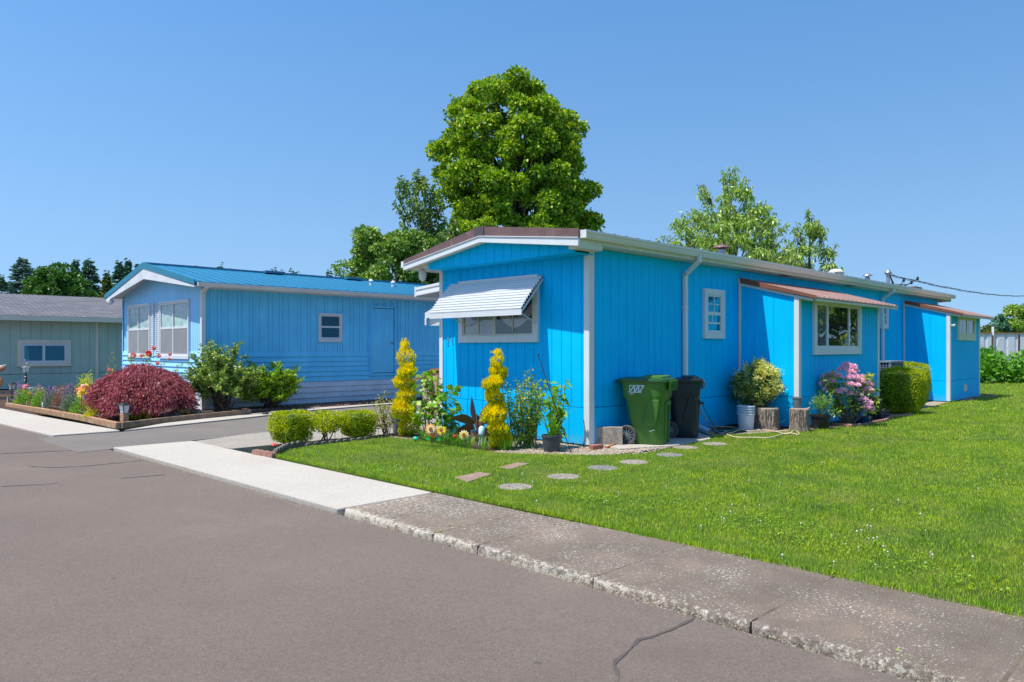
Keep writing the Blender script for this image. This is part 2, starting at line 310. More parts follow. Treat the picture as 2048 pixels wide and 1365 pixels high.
def lichen_concrete():
    m, b, L = newmat('old_lichen_concrete')
    g = nd(m, 'ShaderNodeNewGeometry'); sep = nd(m, 'ShaderNodeSeparateXYZ'); L.new(g.outputs['Position'], sep.inputs[0])
    n = nd(m, 'ShaderNodeTexNoise', Scale=1.6, Detail=8, Roughness=.7); L.new(g.outputs['Position'], n.inputs['Vector'])
    r = ramp(m, [(.28, (.145, .115, .092)), (.5, (.195, .158, .128)), (.7, (.27, .205, .155))]); L.new(n.outputs['Fac'], r.inputs['Fac'])
    n2 = nd(m, 'ShaderNodeTexNoise', Scale=110, Detail=6, Roughness=.8); L.new(g.outputs['Position'], n2.inputs['Vector'])
    mr = nd(m, 'ShaderNodeMapRange'); mr.inputs[1].default_value = .3; mr.inputs[2].default_value = .7; mr.inputs[3].default_value = .4; mr.inputs[4].default_value = 1.6; L.new(n2.outputs['Fac'], mr.inputs[0])
    mx = nd(m, 'ShaderNodeMix', data_type='RGBA', blend_type='MULTIPLY'); mx.inputs[0].default_value = 1; L.new(r.outputs['Color'], mx.inputs[6]); L.new(mr.outputs[0], mx.inputs[7])
    # lichen: blotches with ragged edges; thicker on the worn kerb edge and in some slabs
    n3 = nd(m, 'ShaderNodeTexNoise', Scale=26, Detail=9, Roughness=.75); L.new(g.outputs['Position'], n3.inputs['Vector'])
    n4 = nd(m, 'ShaderNodeTexNoise', Scale=.75, Detail=2); L.new(g.outputs['Position'], n4.inputs['Vector'])
    edge = nd(m, 'ShaderNodeMapRange'); edge.inputs[1].default_value = 3.80; edge.inputs[2].default_value = 3.90; edge.inputs[3].default_value = .135; edge.inputs[4].default_value = 0; L.new(sep.outputs[0], edge.inputs[0])
    yy = nd(m, 'ShaderNodeMapRange'); yy.inputs[1].default_value = 1.5; yy.inputs[2].default_value = 6; yy.inputs[3].default_value = -.025; yy.inputs[4].default_value = .06; L.new(sep.outputs[1], yy.inputs[0])
    a1 = nd(m, 'ShaderNodeMath', operation='ADD'); L.new(n3.outputs['Fac'], a1.inputs[0]); L.new(edge.outputs[0], a1.inputs[1])
    a2 = nd(m, 'ShaderNodeMath', operation='ADD'); L.new(a1.outputs[0], a2.inputs[0]); L.new(yy.outputs[0], a2.inputs[1])
    a3 = nd(m, 'ShaderNodeMath', operation='MULTIPLY_ADD'); L.new(n4.outputs['Fac'], a3.inputs[0]); a3.inputs[1].default_value = .22; L.new(a2.outputs[0], a3.inputs[2])
    r3 = ramp(m, [(.700, (0, 0, 0)), (.80, (1, 1, 1))]); L.new(a3.outputs[0], r3.inputs['Fac'])
    m3 = nd(m, 'ShaderNodeMix', data_type='RGBA'); L.new(r3.outputs['Color'], m3.inputs[0]); L.new(mx.outputs[2], m3.inputs[6]); m3.inputs[7].default_value = (.48, .435, .365, 1)
    n8 = nd(m, 'ShaderNodeTexNoise', Scale=48, Detail=5, Roughness=.6); L.new(g.outputs['Position'], n8.inputs['Vector']); n9 = nd(m, 'ShaderNodeTexNoise', Scale=2.6, Detail=3); L.new(g.outputs['Position'], n9.inputs['Vector'])
    a8 = nd(m, 'ShaderNodeMath', operation='MULTIPLY_ADD'); L.new(n9.outputs['Fac'], a8.inputs[0]); a8.inputs[1].default_value = .30; L.new(n8.outputs['Fac'], a8.inputs[2]); r8 = ramp(m, [(.75, (0, 0, 0)), (.81, (.8, .8, .8))]); L.new(a8.outputs[0], r8.inputs['Fac'])
    m8 = nd(m, 'ShaderNodeMix', data_type='RGBA'); L.new(r8.outputs['Color'], m8.inputs[0]); L.new(m3.outputs[2], m8.inputs[6]); m8.inputs[7].default_value = (.56, .53, .47, 1); m3 = m8
    L.new(m3.outputs[2], b.inputs['Base Color']); b.inputs['Roughness'].default_value = .95; b.inputs['Specular IOR Level'].default_value = .1
    bp = nd(m, 'ShaderNodeBump', Strength=.8, Distance=.012); L.new(n2.outputs['Fac'], bp.inputs['Height']); L.new(bp.outputs[0], b.inputs['Normal'])
    return m
LICH = lichen_concrete()
SOIL = noise_mat('lawn_soil', [(.3, (.05, .085, .008)), (.5, (.09, .15, .010)), (.7, (.17, .20, .03))], 2.2, bump=1, bscale=45, dist=.03)
FAR = noise_mat('far_grass', [(.3, (.06, .10, .02)), (.7, (.11, .15, .03))], .4, bump=.6, bscale=20)
MULCH = noise_mat('dark_mulch', [(.3, (.05, .032, .025)), (.7, (.12, .07, .05))], 6, bump=1, bscale=60, dist=.03, specks=[((.22, .12, .09), 45, .6, .08)])
GRAVB = noise_mat('gravel_bed_sand', [(.3, (.30, .24, .17)), (.7, (.46, .38, .29))], 8, bump=1, bscale=70, dist=.02)
rng = np.random.default_rng(7)
def struct(o): return tag(o, kind='structure')
mb = MB(); mb.box(-400, -400, -.5, 900, 900, -.14); struct(mb.build('ground', FAR))
mb = MB(); mb.poly([(3.80, -60), (3.72, 6), (3.64, 12.3), (3.30, 18), (3.0, 30), (3, 140), (-14, 140), (-14, -60)], -.3, -.034); struct(mb.build('road', ASPH))
# driveway: asphalt lane between the two homes
dr = [(3.2, 12.23), G(500, 866), (10.5, 12.9), (26, 12.9), (26, 16.9), G(742, 811), G(620, 821), G(500, 834.5), (4.53, 14.66), (3.2, 14.72)]
mb = MB(); mb.poly(dr, -.28, -.030); struct(mb.build('driveway', DRIVE))
mb = MB(); mb.poly([G(371, 883.5), (4.93, 10.9), (8.2, 10.78), (26, 10.78), (26, 12.88), (10.5, 12.88), G(500, 866.4)], -.28, -.012); struct(mb.build('concrete_pad', CONCG))
mb = MB(); mb.poly([G(500, 834), G(620, 820.5), G(742, 810.5), (26, 16.92), (26, 17.1), G(745, 806), G(620, 815), G(500, 827), G(330, 846), (4.6, 14.67)], -.28, -.004); struct(mb.build('driveway_edge_strip', CONC))
mb = MB()
mb.poly([(3.68, 12.22), (3.75, 6.06), (4.88, 6.06), (4.84, 12.19)], -.28, 0); struct(mb.build('sidewalk', CONC, bevel=.012))
mb = MB(); mb.poly([(3.46, 14.69), (4.53, 14.67), (4.25, 19), (4.1, 34), (2.9, 34), (3.27, 18)], -.28, 0); struct(mb.build('sidewalk', CONC, bevel=.012))
# old lichen-covered slabs, worn kerb edge
def old_walk():
    mb = MB(); joints = [6.04, 4.72, 4.19, 3.07, 1.96, .80, -.4, -1.6, -2.8, -4, -5.2, -6.4, -20, -60]
    for a, b_ in zip(joints[:-1], joints[1:]):
        gap = .006 if a in (4.72, 1.96) else .003
        y1 = a-gap; y0 = b_+gap; n = max(2, int((y1-y0)/.035)) if y0 > -7 else 2
        ys = np.linspace(y0, y1, n+1); rings = []
        for i, y in enumerate(ys):
            e = 3.80+.0*y + rng.normal(0, .006)+.012*math.sin(y*2.1)+(.02 if i in (0, n) else 0); h = rng.normal(0, .003)
            je = .004 if i in (0, n) else 0
            bx = 4.90+.03*math.sin(y*.9)+(5.0-4.90)*max(0, min(1, (6-y)/4))*.8
            rings.append([(e-.012, y, -.28), (e-.006+rng.normal(0, .004), y, -.035), (e+.004+rng.normal(0, .006), y, -.010+h), (e+.020+rng.normal(0, .006), y, -.001-je), (4.4, y, -je), (bx, y, -je), (bx, y, -.28)][::-1])
        mb.loft(rings)
    return mb.build('sidewalk', LICH, smooth=True, autos=40)
struct(old_walk())
mb = MB(); mb.poly([(3.86, -60), (5.0, -60), (4.9, 6.03), (3.9, 6.03)], -.29, -.004); struct(mb.build('joint_soil', noise_mat('joint_dirt', [(.3, (.09, .07, .05)), (.7, (.18, .14, .10))], 9)))
# tar-filled cracks in the road
def crack(pts, wd):
    P = [Vector((*G(u, v, -.034), 0)) for u, v in pts]; L_ = []; out = []
    for a, b_ in zip(P[:-1], P[1:]):
        k = max(2, int((b_-a).length/.06)); out += [a.lerp(b_, i/k) for i in range(k)]
    out.append(P[-1]); vs = []; fs = []; off = 0
    for i, p in enumerate(out):
        d = (out[min(i+1, len(out)-1)]-out[max(0, i-1)]).normalized(); s_ = Vector((-d.y, d.x, 0)); off = off*.75+rng.normal(0, .016)
        w0 = wd*(.25+.9*rng.random())*(.25 if i in (0, len(out)-1) else 1)
        vs += [(*(p+s_*(off+w0/2)).xy, -.0305), (*(p+s_*(off-w0/2)).xy, -.0305)]
        if i: fs.append((2*i-2, 2*i-1, 2*i+1, 2*i))
    mb = MB(); mb.add(vs, fs); return struct(mb.build('road_crack', TAR))
crack([(1222, 1365), (1228, 1320), (1245, 1298), (1300, 1275), (1360, 1255), (1400, 1238)], .03)
crack([(0, 908), (80, 905), (140, 902), (200, 896)], .05)
crack([(55, 932), (110, 937), (160, 935), (205, 930), (290, 920)], .045)
crack([(240, 958), (290, 954), (330, 949)], .05)
crack([(0, 974), (60, 972), (120, 968)], .03)
crack([(130, 878), (170, 888), (225, 897)], .03)
# beds
mb = MB(); mb.poly([G(20, 811), G(235, 851), G(330, 843), G(500, 825.5), G(620, 814), (11, 16.9), (24, 17.2), (24, 17.86), (7.36, 17.86), (7.36, 23.5), (10, 29.8), (1, 29.8), (3.4, 28), (4.1, 22), (4.25, 19)], -.2, .015); struct(mb.build('garden_bed', MULCH))
mb = MB(); mb.poly([G(548, 911), G(760, 868), (8.1, 10.77), (8.95, 10.77), (8.95, 7.15), (13.6, 7.15), (13.6, 6.0), (17.8, 6.0), (17.8, 7.2), (27, 7.2), (27, 5.6), G(1680, 856), G(1420, 884), G(1180, 915), G(980, 912), G(840, 888), G(640, 898)], -.2, -.002); struct(mb.build('gravel_bed', GRAVB))
mb = MB(); mb.poly([G(765, 869.5), G(840, 880), G(900, 892), G(985, 904), G(1010, 895), (8.3, 8.3), (8.86, 8.7), (8.86, 10.74), (8.1, 10.75)], -.1, .008); struct(mb.build('planting_bed', MULCH))
mb = MB(); mb.poly([(11.5, 7.17), (11.5, 6.7), G(1440, 868), G(1560, 860), G(1660, 855), G(1720, 849), (17.9, 5.6), (17.75, 6.0), (13.6, 6.0), (13.6, 7.17)], -.1, .006); struct(mb.build('wall_bed', MULCH))
LAWN = [(4.93, G(552, 908)[1]), G(560, 904), G(620, 893), G(700, 881), G(760, 873), G(840, 881), G(900, 893), G(980, 905), G(1060, 909), G(1120, 910), G(1200, 911), G(1290, 908), G(1345, 897), G(1405, 882), G(1432, 871), G(1500, 868), G(1560, 864), G(1640, 859), G(1690, 853), G(1720, 853), G(1800, 832), G(1850, 818), G(1900, 804), G(1957, 800), (27.2, 7.2), (27.2, 14), (60, 14), (60, -45), (4.98, -45), (5.0, 2), (4.92, 6.0)]
def sheet(name, pts, z, mat):
    tris = geometry.tessellate_polygon([[Vector((p[0], p[1], 0)) for p in pts]]); fs = []
    for a, b_, c in tris:
        A, B, C = (Vector((*pts[i][:2], 0)) for i in (a, b_, c))
        fs.append((a, b_, c) if (B-A).cross(C-A).z > 0 else (c, b_, a))
    mb = MB(); mb.add([(p[0], p[1], z) for p in pts], fs); return mb.build(name, mat)
mbl = MB(); mbl.poly(LAWN, -.2, .004); struct(mbl.build('lawn_ground', SOIL))
def inpoly(x, y, poly):
    ins = np.zeros(len(x), bool); n = len(poly); j = n-1
    for i in range(n):
        xi, yi = poly[i][:2]; xj, yj = poly[j][:2]
        c = ((yi > y) != (yj > y)) & (x < (xj-xi)*(y-yi)/((yj-yi) if yj != yi else 1e-9)+xi); ins ^= c; j = i
    return ins
def camspace(x, y): return (x-y)*S2, (x+y)*S2          # right, depth
# value noise for colour and height patches
def vnoise(x, y, sc, seed):
    g = np.random.default_rng(seed).random((64, 64)); xx = (x*sc) % 63; yy = (y*sc) % 63
    i = np.floor(xx).astype(int); j = np.floor(yy).astype(int); fx = xx-i; fy = yy-j; fx = fx*fx*(3-2*fx); fy = fy*fy*(3-2*fy)
    return (g[i, j]*(1-fx)+g[i+1, j]*fx)*(1-fy)+(g[i, j+1]*(1-fx)+g[i+1, j+1]*fx)*fy
def grassmat():
    m, b, L = newmat('grass_blades')
    g = nd(m, 'ShaderNodeNewGeometry'); r = ramp(m, [(0, (.22, .37, .010)), (.35, (.41, .59, .020)), (.7, (.58, .72, .04)), (.92, (.72, .74, .09)), (1, (.55, .50, .20))]); L.new(g.outputs['Random Per Island'], r.inputs['Fac'])
    n = nd(m, 'ShaderNodeTexNoise', Scale=1.5, Detail=7, Roughness=.75); L.new(g.outputs['Position'], n.inputs['Vector'])
    r2 = ramp(m, [(.36, (.45, .66, .9)), (.47, (.74, .88, 1)), (.56, (1, 1, 1)), (.72, (1.0, .95, 1.0))]); L.new(n.outputs['Fac'], r2.inputs['Fac'])
    n5 = nd(m, 'ShaderNodeTexNoise', Scale=.55, Detail=5, Roughness=.7); L.new(g.outputs['Position'], n5.inputs['Vector'])
    r5 = ramp(m, [(.52, (0, 0, 0)), (.70, (.75, .75, .75))]); L.new(n5.outputs['Fac'], r5.inputs['Fac'])
    mx = nd(m, 'ShaderNodeMix', data_type='RGBA', blend_type='MULTIPLY'); mx.inputs[0].default_value = 1; L.new(r.outputs['Color'], mx.inputs[6]); L.new(r2.outputs['Color'], mx.inputs[7])
    m5 = nd(m, 'ShaderNodeMix', data_type='RGBA'); L.new(r5.outputs['Color'], m5.inputs[0]); L.new(mx.outputs[2], m5.inputs[6]); m5.inputs[7].default_value = (.34, .36, .13, 1)
    L.new(m5.outputs[2], b.inputs['Base Color']); b.inputs['Roughness'].default_value = .55; b.inputs['Specular IOR Level'].default_value = .3
    t = nd(m, 'ShaderNodeBsdfTranslucent'); L.new(m5.outputs[2], t.inputs['Color']); ms = nd(m, 'ShaderNodeMixShader'); ms.inputs[0].default_value = .42
    L.new(b.outputs[0], ms.inputs[1]); L.new(t.outputs[0], ms.inputs[2]); L.new(ms.outputs[0], m.node_tree.nodes['Material Output'].inputs[0]); return m
GRASS = grassmat()
STONES = [(1030, 975), (1127, 954.5), (1205, 937), (1268, 925.5), (1340, 911), (1371, 896), (1430, 889)]
SQUARE = [[(908, 957), (958, 946), (984, 950), (936, 966)], [(997, 937), (1034, 927), (1060, 929), (1020, 940)]]
def blades(n, x, y, L, W, lean=.5):
    n = len(x); a = rng.random(n)*2*np.pi; ld = rng.random(n)*2*np.pi; le = np.abs(rng.normal(0, lean, n))
    b0 = np.stack([x, y, np.full(n, .0)], 1); sx = np.stack([np.cos(a), np.sin(a), np.zeros(n)], 1)*(W/2)[:, None]
    lv = np.stack([np.cos(ld), np.sin(ld), np.zeros(n)], 1)*le[:, None]; up = np.array([0, 0, 1.])
    d1 = lv*.5+up; d1 /= np.linalg.norm(d1, axis=1)[:, None]; d2 = lv*1.6+up*.75; d2 /= np.linalg.norm(d2, axis=1)[:, None]
    m1 = b0+d1*(L*.55)[:, None]; tp = m1+d2*(L*.5)[:, None]
    V = np.stack([b0-sx, b0+sx, m1+sx*.8, tp, m1-sx*.8], 1).reshape(-1, 3)
    return V, np.arange(5*n).reshape(-1, 5)
def make_grass():
    X = []; Y = []; LL = []; WW = []
    for d0, d1, dens, L0, W0 in ((3.2, 5.5, 7000, .030, .0032), (5.5, 8, 4200, .032, .0042), (8, 12, 2400, .034, .0055), (12, 18, 900, .040, .0085), (18, 26, 330, .048, .013), (26, 36, 120, .055, .02)):
        rm = d1*.90+2.0; N = int(dens*(d1-d0)*2*rm); r = (rng.random(N)*2-1)*rm; d = d0+(d1-d0)*rng.random(N)
        x = (r+d)*S2; y = (d-r)*S2; k = inpoly(x, y, LAWN)
        k &= ~((x > 8.85) & (y > 7.15) & (x < 27)); k &= (r < d*.88+2.0) & (r > -d*.78-1.0)
        for u, v in STONES:
            gx, gy = G(u, v); k &= ((x-gx)**2+(y-gy)**2) > .185**2*rng.uniform(.7, 1.15, N)
        for q in SQUARE: k &= ~inpoly(x, y, [G(*p) for p in q])
        x = x[k]; y = y[k]; keep = rng.random(len(x)) < .55+.6*vnoise(x, y, 1.3, 3); x = x[keep]; y = y[keep]
        h = .6+.8*vnoise(x, y, .9, 5)*vnoise(x, y, 3.1, 6)+.35*rng.random(len(x))
        X.append(x); Y.append(y); LL.append(L0*h); WW.append(W0*rng.uniform(.7, 1.3, len(x)))
    x = np.concatenate(X); y = np.concatenate(Y); L = np.concatenate(LL); Wd = np.concatenate(WW)
    # taller ragged fringe along the kerb and stones' edges
    n = 9000; yy = rng.uniform(-3, 10.2, n); xx = 4.93+np.abs(rng.normal(0, .035, n)); x = np.concatenate([x, xx]); y = np.concatenate([y, yy]); L = np.concatenate([L, rng.uniform(.03, .06, n)]); Wd = np.concatenate([Wd, np.full(n, .004)])
    print('grass blades', len(x)); V, F = blades(0, x, y, L, Wd)
    return npmesh('grass', V, F, GRASS)
tag(make_grass(), 'mown green lawn grass with straw-coloured patches', 'grass', kind='stuff')
# clover patches: round leaflets close to the kerb and white flower heads
CLOV = leafmat('clover_leaves', [(.09, .21, .006), (.18, .34, .008), (.28, .42, .012)], trans=.25)
CLOVF = paint('clover_flower_white', (.62, .56, .5), rough=.9, var=.2, scale=30)
def clover():
    P = []
    for (u, v, s_, n) in ((1480, 1035, .5, 900), (1400, 1015, .35, 250), (1700, 1100, .4, 350), (1900, 1160, .3, 200), (1180, 1000, .25, 500), (760, 940, .3, 500)):
        x, y = G(u, v); P.append(np.stack([rng.normal(x, s_*.5, n), rng.normal(y, s_, n)], 1))
    P = np.concatenate(P); k = inpoly(P[:, 0], P[:, 1], LAWN) | ((P[:, 0] > 4.88) & (P[:, 0] < 5)); P = P[k]; n = len(P)
    a = rng.random(n)*6.28; r = rng.uniform(.005, .009, n); z = rng.uniform(.015, .038, n); V = []; t = np.linspace(0, 2*np.pi, 7)[:-1]
    tx = rng.normal(0, .35, n); ty = rng.normal(0, .35, n)
    for q in t: V.append(np.stack([P[:, 0]+r*np.cos(q+a), P[:, 1]+r*np.sin(q+a), z+r*(tx*np.cos(q+a)+ty*np.sin(q+a))], 1))
    return npmesh('clover', np.stack(V, 1).reshape(-1, 3), np.arange(6*n).reshape(-1, 6), CLOV)
tag(clover(), 'low round-leaved clover spreading in the lawn beside the old sidewalk', 'clover', kind='stuff')
def cloverflowers():
    mb = MB()
    spots = [(rng.uniform(1040, 2040), rng.uniform(905, 1170)) for _ in range(28)]+[(rng.normal(1480, 60), rng.normal(1025, 25)) for _ in range(13)]+[(rng.normal(1720, 60), rng.normal(1100, 18)) for _ in range(13)]+[(rng.uniform(580, 1100), rng.uniform(900, 980)) for _ in range(25)]
    for u, v in spots:
        x, y = G(u, v)
        if not inpoly(np.array([x]), np.array([y]), LAWN)[0]: continue
        r = rng.uniform(.004, .008); z = rng.uniform(.035, .055)
        mb.lathe([(.3*r, -r), (r, -.4*r), (.95*r, .4*r), (.3*r, r)], (x, y, z), n=6)
        mb.tube([(x, y, 0), (x, y, z-r)], .0012, n=3)
    return mb.build('clover_flowers', CLOVF)
tag(cloverflowers(), 'small white clover flower heads dotted over the lawn', 'flowers', kind='stuff')
# stepping stones
STN = noise_mat('exposed_aggregate', [(.3, (.27, .235, .20)), (.7, (.40, .35, .29))], 6, bump=1, bscale=60, dist=.02, specks=[((.11, .10, .10), 45, .55, .08), ((.5, .46, .4), 55, .6, .06)])
STND = noise_mat('dark_exposed_aggregate', [(.3, (.20, .19, .185)), (.7, (.30, .28, .265))], 6, bump=1, bscale=60, dist=.02, specks=[((.07, .07, .08), 45, .55, .08), ((.36, .35, .36), 55, .62, .06)])
PAVB = noise_mat('brown_paver', [(.3, (.22, .15, .115)), (.7, (.32, .22, .17))], 5, bump=.5, bscale=80)
sl = ['round pebbled stepping stone nearest the sidewalk, second paving piece after the square ones', 'pale round stepping stone next after the nearest round one', 'dark grey round stepping stone in the middle of the lawn row', 'thin pale round stepping stone just beyond the middle dark grey one', 'dark round stepping stone in front of the green bin', 'large beige round stepping stone beside the concrete pad under the dark bin', 'farthest grey round stepping stone, near the white pipe']
for i, (u, v) in enumerate(STONES):
    x, y = G(u, v); mb = MB(); rr = .19
    mb.lathe([(rr*.98, -.04), (rr, 0), (rr, .006), (rr*.95, .011)], (x, y, 0), n=36)
    tag(mb.build('stepping_stone', STND if i in (2, 4) else STN, origin=(x, y, 0)), sl[i], 'stepping stone', 'round stepping stones across the lawn')
for i, q in enumerate(SQUARE):
    pts = [G(*p) for p in q][::-1]; mb = MB(); mb.poly(pts, -.04, .012); c = np.mean(pts, axis=0)
    tag(mb.build('square_paver', PAVB, origin=(c[0], c[1], 0), bevel=.004), ['brown rectangular paver sunk in the grass closest to the white sidewalk', 'brown rectangular paver behind the first one, toward the potted plants'][i], 'paver', 'rectangular pavers sunk in the lawn')
# pebbles on the gravel bed
def pebbles():
    V = []; F = []; n = 0; base = np.array([(1, 0, 0), (0, 1, 0), (-1, 0, 0), (0, -1, 0), (0, 0, 1), (.7, .7, .55), (-.7, .7, .55), (-.7, -.7, .55), (.7, -.7, .55)]); faces = [(4, 8, 5), (4, 5, 6), (4, 6, 7), (4, 7, 8), (0, 5, 8), (1, 6, 5), (2, 7, 6), (3, 8, 7), (0, 1, 5), (1, 2, 6), (2, 3, 7), (3, 0, 8)]
    reg = [G(1010, 885), G(1180, 893), G(1300, 880), G(1350, 893), G(1290, 909), G(1180, 912), G(1000, 904)]
    xs = [p[0] for p in reg]; ys = [p[1] for p in reg]; c = 0
    while c < 3500:
        x = rng.uniform(min(xs)-.1, max(xs)+.1); y = rng.uniform(min(ys)-.1, max(ys)+.1); c += 1
        if not inpoly(np.array([x]), np.array([y]), reg)[0] or (x > 8.85 and y > 7.18): continue
        s_ = rng.uniform(.007, .018); sc = np.array([s_*rng.uniform(.7, 1.3), s_*rng.uniform(.7, 1.3), s_*.7]); a = rng.random()*6.28; ca, sa = math.cos(a), math.sin(a)
        b_ = base*sc*rng.uniform(.85, 1.15, (9, 1)); b_ = np.stack([b_[:, 0]*ca-b_[:, 1]*sa+x, b_[:, 0]*sa+b_[:, 1]*ca+y, b_[:, 2]], 1); V.append(b_); F += [tuple(q+n for q in f) for f in faces]; n += 9
    return npmesh('pebbles', np.concatenate(V), F, leafmat('pebble_stone', [(.30, .22, .15), (.42, .35, .27), (.55, .5, .44), (.38, .22, .15)], trans=0, rough=.8), smooth=False)
tag(pebbles(), 'tan and white pebbles on the bed at the corner of the blue house', 'pebbles', kind='stuff')
def lavarock():
    pts = [G(480, 827), G(620, 816), (11, 16.85), (13, 16.95), (13, 17.75), (8.6, 17.75), G(480, 815)]; n = 9000
    xs = np.array([p[0] for p in pts]); ys = np.array([p[1] for p in pts]); x = rng.uniform(xs.min(), xs.max(), n); y = rng.uniform(ys.min(), ys.max(), n); k = inpoly(x, y, pts); x = x[k]; y = y[k]; n = len(x)
    base = np.array([(1, 0, 0), (-.5, .9, 0), (-.5, -.9, 0), (0, 0, 1.)]); s_ = rng.uniform(.015, .04, n)
    V = base[None]*s_[:, None, None]*rng.uniform(.6, 1.3, (n, 4, 3)); a = rng.random(n)*6.28; ca = np.cos(a)[:, None]; sa = np.sin(a)[:, None]
    W = np.stack([V[:, :, 0]*ca-V[:, :, 1]*sa+x[:, None], V[:, :, 0]*sa+V[:, :, 1]*ca+y[:, None], V[:, :, 2]+.012], 2).reshape(-1, 3)
    f = np.array([(0, 1, 3), (1, 2, 3), (2, 0, 3)]); F = (f[None]+4*np.arange(n)[:, None, None]).reshape(-1, 3)
    return npmesh('lava_rock', W, F, leafmat('red_lava_rock', [(.10, .05, .04), (.20, .10, .08), (.30, .18, .15)], trans=0, rough=.9))
tag(lavarock(), 'reddish brown lava rock mulch under the long wall of the pale blue home', 'rock mulch', kind='stuff')

# ============================================================ WALLS AND WINDOWS
def frame_of(P, a):
    a = Vector((a[0], a[1], 0)).normalized(); nrm = a.cross(Vector((0, 0, 1))); M = Matrix.Identity(4)
    M.col[0] = (*a, 0); M.col[1] = (*(-nrm), 0); M.col[2] = (0, 0, 1, 0); M.col[3] = (P[0], P[1], 0, 1); return M
def wb(mb, M, t0, t1, n0, n1, z0, z1): return mb.box(t0, -n1, z0, t1, -n0, z1, M=M)
def wall(name, p0, p1, z0, zt, mat, parent, grooves, gw=.012, gd=.009, th=.06, off=0):
    """board wall seen from outside going p0 -> p1; grooves = distances of the cut lines"""
    a = Vector((p1[0]-p0[0], p1[1]-p0[1], 0)); Ln = a.length; M = frame_of(p0, a)
    zt_ = zt if callable(zt) else (lambda t: zt); z0_ = z0 if callable(z0) else (lambda t: z0)
    ts = [(0, 0)]
    for g in grooves:
        if .03 < g < Ln-.03: ts += [(g-gw/2, 0), (g-gw/2+.002, gd), (g+gw/2-.002, gd), (g+gw/2, 0)]
    ts.append((Ln, 0)); vs = []; fs = []
    for (t, d) in ts: vs += [(t, d-off, z0_(t)), (t, d-off, zt_(t))]
    for i in range(len(ts)-1): fs.append((2*i, 2*i+2, 2*i+3, 2*i+1))
    n = len(vs); vs += [(0, th, z0_(0)), (0, th, zt_(0)), (Ln, th, z0_(Ln)), (Ln, th, zt_(Ln))]
    fs += [(n+2, n, n+1, n+3), (n, 0, 1, n+1), (n-2, n+2, n+3, n-1)]
    fs.append((n+1,)+tuple(range(1, n, 2))+(n+3,)); mb = MB(); mb.add([M@Vector(v) for v in vs], fs)
    return mb.build(name, mat, parent)
def window(parent, P, a, wd, z0, z1, trim=.09, tm=WHITE, vbars=(.5,), hbars=(), sash=.035, bar=.03, glass=GLASS, back=DARKV, curtain=None, depth=.055, trimbottom=None, name='window', sashm=None, label=None, muntin=()):
    M = frame_of(P, a); tb = trimbottom or trim; sashm = sashm or tm
    f = MB()
    wb(f, M, -trim, wd+trim, -.002, depth, z1, z1+trim); wb(f, M, -trim, wd+trim, -.002, depth, z0-tb, z0)
    wb(f, M, -trim, 0, -.002, depth-.002, z0, z1); wb(f, M, wd, wd+trim, -.002, depth-.002, z0, z1)
    F = f.build(name, tm, parent, bevel=.003)
    if label: F['label'] = label
    s = MB(); d1 = depth-.016
    wb(s, M, 0, wd, .004, d1, z1-sash, z1); wb(s, M, 0, wd, .004, d1, z0, z0+sash); wb(s, M, 0, sash, .004, d1-.001, z0+sash, z1-sash); wb(s, M, wd-sash, wd, .004, d1-.001, z0+sash, z1-sash)
    for v in vbars: wb(s, M, v*wd-bar/2, v*wd+bar/2, .004, d1-.002, z0+sash, z1-sash)
    for h in hbars: wb(s, M, sash, wd-sash, .004, d1-.003, z0+h*(z1-z0)-bar/2, z0+h*(z1-z0)+bar/2)
    for (q0, q1, r0, r1) in muntin: wb(s, M, q0*wd, q1*wd, .018, d1-.004, z0+r0*(z1-z0), z0+r1*(z1-z0))
    s.build('sash', sashm, F)
    g = MB(); g.add([M@Vector(p) for p in ((sash*.5, -.022, z0+sash*.5), (wd-sash*.5, -.022, z0+sash*.5), (wd-sash*.5, -.022, z1-sash*.5), (sash*.5, -.022, z1-sash*.5))], [(0, 1, 2, 3)]); g.build('pane', glass, F)
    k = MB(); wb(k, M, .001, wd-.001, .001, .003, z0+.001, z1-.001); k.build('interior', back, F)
    for (t0, t1, ca, cb, cm, sag) in (curtain or []):
        c = MB(); N = 40; vs = []; fs = []
        for i in range(N+1):
            t = (t0+(t1-t0)*i/N)*wd; o = -.010-.005*math.sin(i*1.9)-.002*math.sin(i*.7); z_lo = z0+ca*(z1-z0); z_lo -= sag*math.sin(math.pi*i/N); z_hi = z0+cb*(z1-z0)-(sag*1.0*math.sin(math.pi*i/N) if sag else 0)
            vs += [M@Vector((t, o, max(z_lo, z0+.01))), M@Vector((t, o, z_hi))]
            if i: fs.append((2*i-2, 2*i, 2*i+1, 2*i-1))
        c.add(vs, fs); c.build('curtain', cm, F, smooth=True)
    return F
def gr(L, step, jit=0, seed=1, start=.1):
    r = np.random.default_rng(seed); out = []; t = start
    while t < L: out.append(t); t += step*(1+jit*r.uniform(-1, 1))
    return out
def slope(mb, x0, x1, ya, za0, za1, yb, zb0, zb1):
    return mb.hexa([(x0, ya, za0), (x1, ya, za0), (x1, yb, zb0), (x0, yb, zb0)], [(x0, ya, za1), (x1, ya, za1), (x1, yb, zb1), (x0, yb, zb1)])

# ============================================================ TURQUOISE HOUSE
bh = thing('mobile_home', 'bright turquoise mobile home with white trim, brown metal roof and striped awning window', 'house', (8.87, 7.20, 0))
X0, Y0, X1, Y1 = 8.87, 7.20, 26.5, 10.73; SE = .59
def gable(y): return 3.18-.006*(y-9.05)-abs(y-9.05)*.13
zt_front = lambda t: 2.99
